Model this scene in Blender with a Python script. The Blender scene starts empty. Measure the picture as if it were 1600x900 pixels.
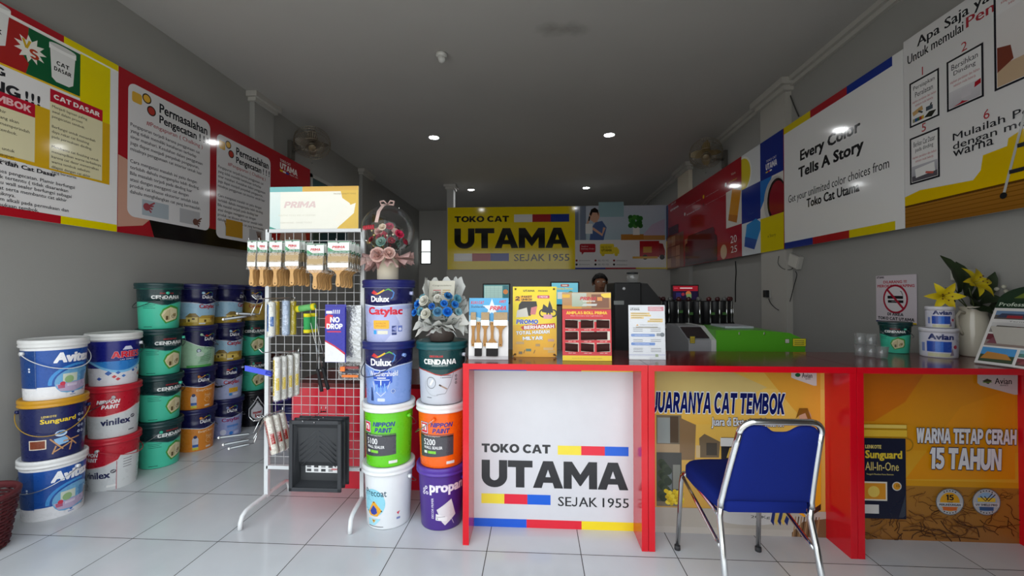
import bpy, bmesh, math, random
from mathutils import Matrix, Vector
from mathutils.geometry import tessellate_polygon
random.seed(7)
PI = math.pi
C = bpy.context.scene.collection
scene = bpy.context.scene

# ------------------------------------------------------------------ camera, world, exposure
FPX, CAMH, YAW, PITCH = 655.0, 1.33, math.radians(3.32), math.atan(7 / 655.0)
cam_data = bpy.data.cameras.new('camera'); cam = bpy.data.objects.new('camera', cam_data); C.objects.link(cam)
cam_data.sensor_width = 36.0; cam_data.lens = 36.0 * FPX / 1600.0; cam_data.clip_start = 0.02
cam.location = (0, 0, CAMH); cam.rotation_euler = (PI / 2 + PITCH, 0, YAW)
scene.camera = cam
scene.view_settings.view_transform = 'Standard'; scene.view_settings.look = 'None'
scene.view_settings.exposure = EXPO = 0.0
scene.view_settings.gamma = 1.0; scene.view_settings.use_curve_mapping = False
SKY = 2.9
LINTEL = 2.95
w = bpy.data.worlds.new('overcast_sky'); scene.world = w; w.use_nodes = True
nt = w.node_tree; nt.nodes.clear()
wo = nt.nodes.new('ShaderNodeOutputWorld'); bg = nt.nodes.new('ShaderNodeBackground')
tc = nt.nodes.new('ShaderNodeTexCoord'); sx = nt.nodes.new('ShaderNodeSeparateXYZ'); cr = nt.nodes.new('ShaderNodeValToRGB')
cr.color_ramp.elements[0].position = 0.0; cr.color_ramp.elements[0].color = (0.76, 0.77, 0.78, 1)
cr.color_ramp.elements[1].position = 0.7; cr.color_ramp.elements[1].color = (0.84, 0.93, 1.0, 1)
nt.links.new(tc.outputs['Generated'], sx.inputs[0]); nt.links.new(sx.outputs['Z'], cr.inputs[0])
nt.links.new(cr.outputs[0], bg.inputs['Color']); bg.inputs['Strength'].default_value = SKY
nt.links.new(bg.outputs[0], wo.inputs[0])
# hazy sun outside, high behind the photographer's left shoulder; it lights the forecourt, not the shop
sd = bpy.data.lights.new('sun', 'SUN'); sd.energy = 3.2; sd.angle = math.radians(12); sd.color = (1, .97, .92)
so = bpy.data.objects.new('sun', sd); C.objects.link(so); so.rotation_euler = (math.radians(16), 0, math.radians(-25))
# the shop front opening lets the sky in: a sampling portal over it
pd = bpy.data.lights.new('shopfront_portal', 'AREA'); pd.shape = 'RECTANGLE'; pd.size = 4.4; pd.size_y = 3.0
pd.cycles.is_portal = True
po = bpy.data.objects.new('shopfront_portal', pd); C.objects.link(po); po.location = (-0.93, 0.78, 1.48); po.rotation_euler = (PI / 2, 0, 0)

# ------------------------------------------------------------------ measuring: pixel of the 1600x900 photo -> world
def pray(px, py):
    x = (px - 800) / FPX; z = (450 - py) / FPX
    fy = math.cos(PITCH) - z * math.sin(PITCH); fz = math.sin(PITCH) + z * math.cos(PITCH)
    c, s = math.cos(YAW), math.sin(YAW)
    return x * c - fy * s, x * s + fy * c, fz
def at_z(px, py, z=0.0):
    r = pray(px, py); t = (z - CAMH) / r[2]; return Vector((r[0] * t, r[1] * t, z))
def at_y(px, py, Y):
    r = pray(px, py); t = Y / r[1]; return Vector((r[0] * t, Y, CAMH + r[2] * t))
def at_x(px, py, X):
    r = pray(px, py); t = X / r[0]; return Vector((X, r[1] * t, CAMH + r[2] * t))

# ------------------------------------------------------------------ materials
def hexc(h):
    if not isinstance(h, str): return tuple(h)[:3]
    o = []
    for i in (0, 2, 4):
        c = int(h[i:i + 2], 16) / 255.0
        o.append(c / 12.92 if c <= 0.04045 else ((c + 0.055) / 1.055) ** 2.4)
    return tuple(o)
MATS = {}
def mk(name, rough=0.5, metal=0.0, spec=0.5, nscale=40.0, var=0.06, bump=0.0, bscale=60.0, coat=0.0, trans=0.0, emit=0.0, sheen=0.0, sss=0.0):
    m = bpy.data.materials.new(name); m.use_nodes = True; t = m.node_tree; L = t.links
    b = t.nodes['Principled BSDF']
    at = t.nodes.new('ShaderNodeAttribute'); at.attribute_name = 'Col'
    co = t.nodes.new('ShaderNodeTexCoord'); n = t.nodes.new('ShaderNodeTexNoise'); n.inputs['Scale'].default_value = nscale; n.inputs['Detail'].default_value = 3
    L.new(co.outputs['Object'], n.inputs['Vector'])
    mr = t.nodes.new('ShaderNodeMapRange'); mr.inputs['To Min'].default_value = 1 - var; mr.inputs['To Max'].default_value = 1 + var
    L.new(n.outputs['Fac'], mr.inputs['Value'])
    mx = t.nodes.new('ShaderNodeVectorMath'); mx.operation = 'SCALE'
    L.new(at.outputs['Color'], mx.inputs[0]); L.new(mr.outputs[0], mx.inputs['Scale']); L.new(mx.outputs[0], b.inputs['Base Color'])
    rr = t.nodes.new('ShaderNodeMapRange'); rr.inputs['To Min'].default_value = rough * 0.85; rr.inputs['To Max'].default_value = min(1, rough * 1.15)
    L.new(n.outputs['Fac'], rr.inputs['Value']); L.new(rr.outputs[0], b.inputs['Roughness'])
    b.inputs['Metallic'].default_value = metal; b.inputs['Specular IOR Level'].default_value = spec
    b.inputs['Coat Weight'].default_value = coat; b.inputs['Transmission Weight'].default_value = trans
    b.inputs['Sheen Weight'].default_value = sheen
    if sss: b.inputs['Subsurface Weight'].default_value = sss; b.inputs['Subsurface Radius'].default_value = (.02, .008, .004)
    if emit: L.new(at.outputs['Color'], b.inputs['Emission Color']); b.inputs['Emission Strength'].default_value = emit
    if bump:
        n2 = t.nodes.new('ShaderNodeTexNoise'); n2.inputs['Scale'].default_value = bscale; n2.inputs['Detail'].default_value = 4
        L.new(co.outputs['Object'], n2.inputs['Vector'])
        bp = t.nodes.new('ShaderNodeBump'); bp.inputs['Strength'].default_value = bump; bp.inputs['Distance'].default_value = 0.01
        L.new(n2.outputs['Fac'], bp.inputs['Height']); L.new(bp.outputs[0], b.inputs['Normal'])
    MATS[name] = m; return m
mk('wall_paint', .75, spec=.25, nscale=1.3, var=.07, bump=.05, bscale=90)
mk('plaster', .8, spec=.2, nscale=3, var=.04)
mk('banner', .09, spec=.35, nscale=2, var=.02)
mk('paper', .55, spec=.3, nscale=30, var=.03)
mk('card_gloss', .22, spec=.5, nscale=15, var=.03)
mk('plastic', .33, spec=.5, nscale=25, var=.03)
mk('label', .28, spec=.5, nscale=25, var=.02)
mk('matte_plastic', .5, spec=.45, nscale=30, var=.05, bump=.05, bscale=300)
mk('laminate', .16, spec=.5, nscale=8, var=.04)
mk('chrome', .14, metal=1, nscale=10, var=.05)
mk('steel', .3, metal=1, nscale=20, var=.06)
mk('painted_wire', .35, spec=.5, nscale=30, var=.03)
mk('rubber', .6, spec=.3, nscale=50, var=.08)
mk('fabric', .9, spec=.08, nscale=220, var=.18, bump=.25, bscale=700)
mk('cloth', .85, spec=.15, nscale=90, var=.1, bump=.15, bscale=200)
mk('bristle', .8, spec=.2, nscale=160, var=.2, bump=.3, bscale=400)
mk('wood', .5, spec=.35, nscale=30, var=.14)
mk('leaf', .45, spec=.4, nscale=25, var=.2)
mk('petal', .6, spec=.25, nscale=30, var=.1, bump=.1, bscale=80)
mk('ceramic', .12, spec=.55, nscale=5, var=.04)
mk('skin', .55, spec=.35, nscale=40, var=.07, sss=.1)
mk('hair', .6, spec=.3, nscale=150, var=.3, bump=.5, bscale=200)
mk('wicker', .6, spec=.3, nscale=80, var=.2)
mk('screen', .2, emit=.55, nscale=5, var=.02)
mk('lamp_glow', .4, emit=130.0, nscale=3, var=0)
mk('foil', .22, metal=.7, nscale=30, var=.08, bump=.5, bscale=45)
mk('asphalt', .9, spec=.2, nscale=60, var=.2)
mk('window_glow', .5, emit=1.6, nscale=3, var=0.02)
def thin_clear(name, tint, fac_bump=0.0, mixmin=.05, mixmax=.42, painted_reflection=0.0):
    m = bpy.data.materials.new(name); m.use_nodes = True; t = m.node_tree; t.nodes.clear(); L = t.links
    o = t.nodes.new('ShaderNodeOutputMaterial'); tr = t.nodes.new('ShaderNodeBsdfTransparent'); tr.inputs[0].default_value = (*tint, 1)
    g = t.nodes.new('ShaderNodeBsdfGlossy'); g.inputs['Roughness'].default_value = .06
    lw = t.nodes.new('ShaderNodeLayerWeight'); lw.inputs['Blend'].default_value = .22
    mr = t.nodes.new('ShaderNodeMapRange'); mr.inputs['To Min'].default_value = mixmin; mr.inputs['To Max'].default_value = mixmax
    mx = t.nodes.new('ShaderNodeMixShader')
    L.new(lw.outputs['Fresnel'], mr.inputs[0]); L.new(mr.outputs[0], mx.inputs[0]); L.new(tr.outputs[0], mx.inputs[1]); L.new(g.outputs[0], mx.inputs[2]); L.new(mx.outputs[0], o.inputs[0])
    if painted_reflection:
        df = t.nodes.new('ShaderNodeBsdfDiffuse'); df.inputs[0].default_value = (.8, .82, .82, 1); m2 = t.nodes.new('ShaderNodeMixShader'); m2.inputs[0].default_value = painted_reflection; L.new(mx.outputs[0], m2.inputs[1]); L.new(df.outputs[0], m2.inputs[2]); L.new(m2.outputs[0], o.inputs[0])  # white diffuse share stands in for bright outdoors reflected in the glass
    if fac_bump:
        co = t.nodes.new('ShaderNodeTexCoord'); n2 = t.nodes.new('ShaderNodeTexNoise'); n2.inputs['Scale'].default_value = 40
        bp = t.nodes.new('ShaderNodeBump'); bp.inputs['Strength'].default_value = fac_bump; bp.inputs['Distance'].default_value = .02
        L.new(co.outputs['Object'], n2.inputs['Vector']); L.new(n2.outputs['Fac'], bp.inputs['Height']); L.new(bp.outputs[0], g.inputs['Normal'])
    MATS[name] = m
thin_clear('clear_glass', (.985, .99, .99), 0, .03, .28); thin_clear('cup_glass', (.96, .97, .97), 0, .08, .4, .10); thin_clear('clear_film', (.97, .97, .97), .6, .12)

def mat_floor():
    m = bpy.data.materials.new('glazed_floor_tile'); m.use_nodes = True; t = m.node_tree; L = t.links; b = t.nodes['Principled BSDF']
    geo = t.nodes.new('ShaderNodeNewGeometry'); sp = t.nodes.new('ShaderNodeSeparateXYZ'); L.new(geo.outputs['Position'], sp.inputs[0])
    def math_(op, a, bb=None):
        n = t.nodes.new('ShaderNodeMath'); n.operation = op
        for i, v in enumerate((a, bb)):
            if v is None: continue
            if isinstance(v, (int, float)): n.inputs[i].default_value = v
            else: L.new(v, n.inputs[i])
        return n.outputs[0]
    ux = math_('DIVIDE', math_('ADD', sp.outputs['X'], 2.66 + 4.81), .481); uy = math_('DIVIDE', math_('ADD', sp.outputs['Y'], -2.158 + 5.05), .505)
    fx = math_('FRACT', ux); fy = math_('FRACT', uy)
    ex = math_('MINIMUM', fx, math_('SUBTRACT', 1.0, fx)); ey = math_('MINIMUM', fy, math_('SUBTRACT', 1.0, fy))
    e = math_('MINIMUM', ex, ey)
    g = math_('LESS_THAN', e, .0045)
    cx = math_('FLOOR', ux); cy = math_('FLOOR', uy)
    wn = t.nodes.new('ShaderNodeTexWhiteNoise'); wn.noise_dimensions = '2D'; cb = t.nodes.new('ShaderNodeCombineXYZ'); L.new(cx, cb.inputs[0]); L.new(cy, cb.inputs[1]); L.new(cb.outputs[0], wn.inputs['Vector'])
    ns = t.nodes.new('ShaderNodeTexNoise'); ns.inputs['Scale'].default_value = 5; ns.inputs['Detail'].default_value = 5; L.new(geo.outputs['Position'], ns.inputs['Vector'])
    tone = math_('ADD', math_('MULTIPLY', wn.outputs['Value'], .06), math_('MULTIPLY', ns.outputs['Fac'], .12))
    rp = t.nodes.new('ShaderNodeValToRGB'); rp.color_ramp.elements[0].color = (.54, .565, .585, 1); rp.color_ramp.elements[1].color = (.68, .705, .725, 1); rp.color_ramp.elements[1].position = .18
    L.new(tone, rp.inputs[0])
    mx = t.nodes.new('ShaderNodeMix'); mx.data_type = 'RGBA'; L.new(g, mx.inputs['Factor']); L.new(rp.outputs[0], mx.inputs['A']); mx.inputs['B'].default_value = (.05, .048, .045, 1)
    L.new(mx.outputs['Result'], b.inputs['Base Color'])
    L.new(math_('ADD', math_('MULTIPLY', g, .6), math_('ADD', .1, math_('MULTIPLY', ns.outputs['Fac'], .1))), b.inputs['Roughness'])
    b.inputs['Specular IOR Level'].default_value = .45
    bp = t.nodes.new('ShaderNodeBump'); bp.inputs['Strength'].default_value = .25; bp.inputs['Distance'].default_value = .003; L.new(math_('SUBTRACT', 1.0, g), bp.inputs['Height']); L.new(bp.outputs[0], b.inputs['Normal'])
    MATS['floor'] = m
mat_floor()
def mat_ceiling():
    m = bpy.data.materials.new('ceiling_paint'); m.use_nodes = True; t = m.node_tree; L = t.links; b = t.nodes['Principled BSDF']
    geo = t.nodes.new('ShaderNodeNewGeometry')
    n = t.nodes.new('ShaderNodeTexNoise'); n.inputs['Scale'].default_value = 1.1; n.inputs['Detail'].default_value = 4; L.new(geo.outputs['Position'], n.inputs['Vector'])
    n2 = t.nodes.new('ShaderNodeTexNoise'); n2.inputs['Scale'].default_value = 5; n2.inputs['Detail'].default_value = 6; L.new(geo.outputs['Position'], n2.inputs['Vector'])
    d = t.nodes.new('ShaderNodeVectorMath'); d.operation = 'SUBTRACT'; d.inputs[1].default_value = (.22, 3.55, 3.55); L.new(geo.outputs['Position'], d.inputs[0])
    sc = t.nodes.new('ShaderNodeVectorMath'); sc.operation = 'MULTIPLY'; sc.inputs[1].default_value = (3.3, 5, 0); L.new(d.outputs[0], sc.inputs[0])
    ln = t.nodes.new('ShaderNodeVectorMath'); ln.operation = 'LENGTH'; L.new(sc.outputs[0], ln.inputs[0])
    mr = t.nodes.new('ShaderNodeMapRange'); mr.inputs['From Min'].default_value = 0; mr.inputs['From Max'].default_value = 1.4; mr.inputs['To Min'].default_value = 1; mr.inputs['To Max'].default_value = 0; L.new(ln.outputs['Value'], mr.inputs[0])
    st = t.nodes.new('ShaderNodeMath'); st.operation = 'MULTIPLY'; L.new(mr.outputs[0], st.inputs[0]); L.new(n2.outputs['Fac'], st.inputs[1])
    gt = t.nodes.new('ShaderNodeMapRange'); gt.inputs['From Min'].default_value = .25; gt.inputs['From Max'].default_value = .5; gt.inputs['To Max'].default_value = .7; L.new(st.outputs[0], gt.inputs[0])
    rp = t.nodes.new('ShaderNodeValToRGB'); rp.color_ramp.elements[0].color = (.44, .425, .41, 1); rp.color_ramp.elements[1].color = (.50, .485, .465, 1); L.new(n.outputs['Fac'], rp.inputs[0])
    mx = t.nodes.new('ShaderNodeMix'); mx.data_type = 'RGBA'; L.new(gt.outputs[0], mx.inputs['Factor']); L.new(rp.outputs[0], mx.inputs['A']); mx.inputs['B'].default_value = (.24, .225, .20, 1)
    L.new(mx.outputs['Result'], b.inputs['Base Color']); b.inputs['Roughness'].default_value = .8; b.inputs['Specular IOR Level'].default_value = .2
    MATS['ceiling'] = m
mat_ceiling()

# ------------------------------------------------------------------ mesh builder
class MB:
    def __init__(s, T=None): s.v = []; s.f = []; s.m = []; s.c = []; s.sm = []; s.T = T or Matrix()
    def add(s, vs, fs, mat, col, smooth=False, T=None):
        M = s.T @ T if T is not None else s.T
        n = len(s.v); s.v += [tuple(M @ Vector(v)) for v in vs]
        if isinstance(col, list): s.c += [hexc(c) for c in col]
        else: s.c += [hexc(col)] * len(vs)
        s.f += [tuple(n + i for i in f) for f in fs]; s.m += [mat] * len(fs); s.sm += [smooth] * len(fs)
    def box(s, x0, x1, y0, y1, z0, z1, mat, col, bev=0.0, T=None, seg=2):
        if bev <= 0:
            vs = [(x, y, z) for z in (z0, z1) for y in (y0, y1) for x in (x0, x1)]
            s.add(vs, [(0, 2, 3, 1), (4, 5, 7, 6), (0, 1, 5, 4), (2, 6, 7, 3), (0, 4, 6, 2), (1, 3, 7, 5)], mat, col, False, T); return
        bm = bmesh.new(); bmesh.ops.create_cube(bm, size=1)
        for v in bm.verts: v.co = ((x0 + x1) / 2 + v.co.x * (x1 - x0), (y0 + y1) / 2 + v.co.y * (y1 - y0), (z0 + z1) / 2 + v.co.z * (z1 - z0))
        bmesh.ops.bevel(bm, geom=bm.edges[:], offset=bev, segments=seg, affect='EDGES', profile=.5)
        s.bm(bm, mat, col, False, T)
    def bm(s, bm, mat, col, smooth=True, T=None):
        bm.verts.index_update()
        s.add([v.co[:] for v in bm.verts], [tuple(v.index for v in f.verts) for f in bm.faces], mat, col, smooth, T); bm.free()
    def lathe(s, prof, mat, col, seg=40, T=None, smooth=True, a0=0.0, a1=2 * PI):
        # profile [(r, z, optional colour)], revolved round z
        full = abs(a1 - a0 - 2 * PI) < 1e-6; na = seg if full else seg + 1
        vs = []; cs = []
        for p in prof:
            for i in range(na):
                a = a0 + (a1 - a0) * i / seg; vs.append((p[0] * math.cos(a), p[0] * math.sin(a), p[1])); cs.append(p[2] if len(p) > 2 else col)
        fs = []
        for j in range(len(prof) - 1):
            for i in range(seg):
                k = (i + 1) % na
                fs.append((j * na + i, j * na + k, (j + 1) * na + k, (j + 1) * na + i))
        s.add(vs, fs, mat, cs, smooth, T)
    def tube(s, pts, r, mat, col, seg=8, T=None, cap=True, closed=False):
        P = [Vector(p) for p in pts]; n = len(P)
        rr = r if isinstance(r, (list, tuple)) else [r] * n
        vs = []; up = None
        for i, p in enumerate(P):
            if closed: t = P[(i + 1) % n] - P[i - 1]
            else: t = P[min(i + 1, n - 1)] - P[max(i - 1, 0)]
            if t.length < 1e-9: t = Vector((0, 0, 1))
            t.normalize()
            if up is None:
                up = Vector((0, 0, 1)) if abs(t.z) < .9 else Vector((1, 0, 0))
            a = up - t * up.dot(t)
            if a.length < 1e-5: a = t.orthogonal()
            a.normalize(); up = a; b = t.cross(a)
            for k in range(seg):
                q = 2 * PI * k / seg; vs.append(tuple(p + (a * math.cos(q) + b * math.sin(q)) * rr[i]))
        fs = []
        for i in range(n if closed else n - 1):
            j = (i + 1) % n
            for k in range(seg):
                l = (k + 1) % seg; fs.append((i * seg + k, i * seg + l, j * seg + l, j * seg + k))
        if cap and not closed:
            fs.append(tuple(reversed(range(seg)))); fs.append(tuple((n - 1) * seg + k for k in range(seg)))
        s.add(vs, fs, mat, col, True, T)
    def prism(s, pts, z0, z1, mat, col, T=None, smooth=False):   # outline in xy, extruded in z
        n = len(pts); vs = [(x, y, z0) for x, y in pts] + [(x, y, z1) for x, y in pts]
        fs = [tuple(reversed(range(n))), tuple(range(n, 2 * n))]
        s.add(vs, fs, mat, col, False, T)
        s.add(vs, [(i, (i + 1) % n, n + (i + 1) % n, n + i) for i in range(n)], mat, col, smooth, T)
    def ball(s, c, r, mat, col, seg=12, T=None, sc=(1, 1, 1)):
        k = max(6, seg // 2); prof = [(max(1e-4, r * math.sin(PI * i / k)), -r * math.cos(PI * i / k)) for i in range(k + 1)]
        M = Matrix.Translation(c) @ Matrix.Diagonal((*sc, 1))
        s.lathe(prof, mat, col, seg, (T @ M) if T is not None else M)
    def build(s, name, parent=None, loc=None, rz=0.0):
        me = bpy.data.meshes.new(name); me.from_pydata(s.v, [], s.f)
        a = me.attributes.new('Col', 'FLOAT_COLOR', 'POINT')
        flat = []
        for c in s.c: flat += [c[0], c[1], c[2], 1.0]
        a.data.foreach_set('color', flat)
        names = []; idx = []
        for m in s.m:
            if m not in names: names.append(m)
            idx.append(names.index(m))
        for m in names: me.materials.append(MATS[m])
        me.polygons.foreach_set('material_index', idx); me.polygons.foreach_set('use_smooth', s.sm)
        me.update()
        o = bpy.data.objects.new(name, me); C.objects.link(o)
        if parent: o.parent = parent
        if loc is not None: o.location = loc
        if rz: o.rotation_euler = (0, 0, rz)
        return o
def tag(o, label, cat, group=None):
    o['label'] = label; o['category'] = cat
    if group: o['group'] = group
    return o
def thing(name, label, cat, loc=(0, 0, 0), rz=0.0, group=None):
    o = bpy.data.objects.new(name, None); C.objects.link(o); o.location = loc; o.rotation_euler = (0, 0, rz); o.empty_display_size = .05
    return tag(o, label, cat, group)
def struct(mb, name, parent=None):
    o = mb.build(name, parent)
    if parent is None: o['kind'] = 'structure'
    return o
def kids(o): return [c for c in bpy.data.objects if c.parent == o]
def dup(root, loc, rz=None, label=None, group=None):
    r = root.copy(); C.objects.link(r); r.location = loc
    if rz is not None: r.rotation_euler = (0, 0, rz)
    if label: r['label'] = label
    if group: r['group'] = group
    for ch in kids(root):
        c = ch.copy(); C.objects.link(c); c.parent = r
        for g in kids(ch):
            d = g.copy(); C.objects.link(d); d.parent = c
    return r

# ------------------------------------------------------------------ printed artwork (flat shapes in u, v)
GLY = {}
def glyph(body, shear):
    k = (body, shear)
    if k not in GLY:
        cu = bpy.data.curves.new('t', 'FONT'); cu.body = body; cu.shear = shear; cu.resolution_u = 2
        o = bpy.data.objects.new('t', cu); me = o.to_mesh()
        vs = [(v.co.x, v.co.y) for v in me.vertices]; fs = [tuple(p.vertices) for p in me.polygons]
        o.to_mesh_clear(); bpy.data.objects.remove(o); bpy.data.curves.remove(cu); GLY[k] = (vs, fs)
    return GLY[k]
def arc(cx, cy, rx, ry, ix, iy, a0, a1, n=14):      # a thick bend of a letter
    p = [(cx + rx * math.cos(math.radians(a0 + (a1 - a0) * i / n)), cy + ry * math.sin(math.radians(a0 + (a1 - a0) * i / n))) for i in range(n + 1)]
    return p + [(cx + ix * math.cos(math.radians(a1 - (a1 - a0) * i / n)), cy + iy * math.sin(math.radians(a1 - (a1 - a0) * i / n))) for i in range(n + 1)]
def bx(x0, y0, x1, y1): return [(x0, y0), (x1, y0), (x1, y1), (x0, y1)]
_v = [[(0, 1), (.27, 1), (.47, 0), (.22, 0)], [(.22, 0), (.47, 0), (.72, 1), (.5, 1)], [(.5, 1), (.72, 1), (.97, 0), (.72, 0)], [(.72, 0), (.97, 0), (1.19, 1), (.92, 1)]]
HEAVY = {  # heavy display capitals, unit height: (width, outlines)
 'A': (1.04, [[(0, 0), (.28, 0), (.34, .2), (.41, .4), (.52, .74), (.52, 1), (.36, 1)], [(1.04, 0), (.76, 0), (.70, .2), (.63, .4), (.52, .74), (.52, 1), (.68, 1)][::-1], [(.34, .2), (.70, .2), (.63, .4), (.41, .4)]]),
 'T': (.86, [bx(0, .76, .86, 1), bx(.29, 0, .57, .77)]),
 'U': (.9, [bx(0, .4, .27, 1), bx(.63, .4, .9, 1), arc(.45, .4, .45, .415, .18, .17, 180, 360)]),
 'M': (1.16, [bx(0, 0, .26, 1), bx(.9, 0, 1.16, 1), [(.2, 1), (.26, .58), (.58, .1), (.58, .5), (.27, 1)], [(.96, 1), (.89, 1), (.58, .5), (.58, .1), (.9, .58)]]),
 'O': (1.04, [arc(.52, .5, .52, .515, .25, .28, 0, 360, 28)]),
 'K': (.92, [bx(0, 0, .27, 1), [(.27, .58), (.55, 1), (.89, 1), (.53, .53), (.92, 0), (.59, 0), (.36, .34), (.27, .24)]]),
 'C': (.92, [arc(.52, .5, .52, .515, .25, .28, 42, 318, 24)]),
 'E': (.72, [bx(0, 0, .27, 1), bx(.26, 0, .72, .22), bx(.26, .39, .66, .6), bx(.26, .78, .72, 1)]),
 'S': (.76, [arc(.38, .715, .36, .30, .12, .09, 30, 270), arc(.38, .30, .38, .315, .13, .10, -150, 90)]),
 'J': (.6, [bx(.33, .35, .6, 1), arc(.25, .32, .35, .335, .1, .1, 200, 365)]),
 'R': (.86, [bx(0, 0, .27, 1), arc(.4, .68, .42, .32, .15, .1, -90, 90), bx(.26, .78, .41, 1), bx(.26, .36, .41, .58), [(.3, .38), (.58, 0), (.9, 0), (.62, .42)]]),
 'P': (.82, [bx(0, 0, .27, 1), arc(.4, .67, .42, .33, .15, .1, -90, 90), bx(.26, .77, .41, 1), bx(.26, .34, .41, .57)]),
 'B': (.86, [bx(0, 0, .27, 1), arc(.42, .73, .38, .27, .13, .08, -90, 90), bx(.26, .81, .43, 1), arc(.42, .28, .44, .28, .17, .09, -90, 90), bx(.26, .37, .43, .65), bx(.26, 0, .43, .19)]),
 'D': (.94, [bx(0, 0, .27, 1), arc(.4, .5, .54, .5, .26, .27, -90, 90, 18), bx(.26, .77, .41, 1), bx(.26, 0, .41, .23)]),
 'N': (.92, [bx(0, 0, .26, 1), bx(.66, 0, .92, 1), [(.1, 1), (.28, 1), (.82, 0), (.64, 0)]]),
 'Y': (.92, [[(0, 1), (.3, 1), (.6, .38), (.32, .38)], [(.92, 1), (.62, 1), (.32, .38), (.6, .38)], bx(.32, 0, .6, .42)]),
 'H': (.9, [bx(0, 0, .27, 1), bx(.63, 0, .9, 1), bx(.26, .38, .64, .62)]),
 'W': (1.19, _v), 'I': (.27, [bx(0, 0, .27, 1)]), 'L': (.68, [bx(0, 0, .27, 1), bx(.26, 0, .68, .24)]),
 'V': (.98, [[(0, 1), (.29, 1), (.6, 0), (.36, 0)], [(.98, 1), (.69, 1), (.38, 0), (.62, 0)]]),
 'X': (.96, [[(0, 1), (.31, 1), (.96, 0), (.65, 0)], [(.96, 1), (.65, 1), (0, 0), (.31, 0)]]),
 'G': (.98, [arc(.52, .5, .52, .515, .25, .28, 42, 330, 24), bx(.55, .3, .98, .52), bx(.74, .08, .98, .4)]),
 '1': (.5, [bx(.22, 0, .5, 1), [(.0, .72), (.25, .72), (.25, 1), (.18, 1)]]),
 '5': (.8, [bx(.12, .78, .74, 1), bx(.08, .5, .34, 1), arc(.38, .325, .42, .335, .16, .12, -155, 120)]),
 '0': (.86, [arc(.43, .5, .43, .515, .17, .28, 0, 360, 28)]),
 '2': (.78, [arc(.38, .66, .38, .35, .12, .12, -30, 165), [(0, 0), (0, .2), (.42, .56), (.68, .46), (.4, .22)], bx(0, 0, .78, .22)]),
}
def heavy(body):
    x = 0.0; out = []
    for ch in body:
        if ch == ' ': x += .34; continue
        wd, ps = HEAVY[ch]
        for p in ps: out.append([(x + a, b) for a, b in p])
        x += wd + .05
    return out
def tess(pts):
    return [tuple(f) for f in tessellate_polygon([[Vector((a, b, 0)) for a, b in pts]])]
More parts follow.
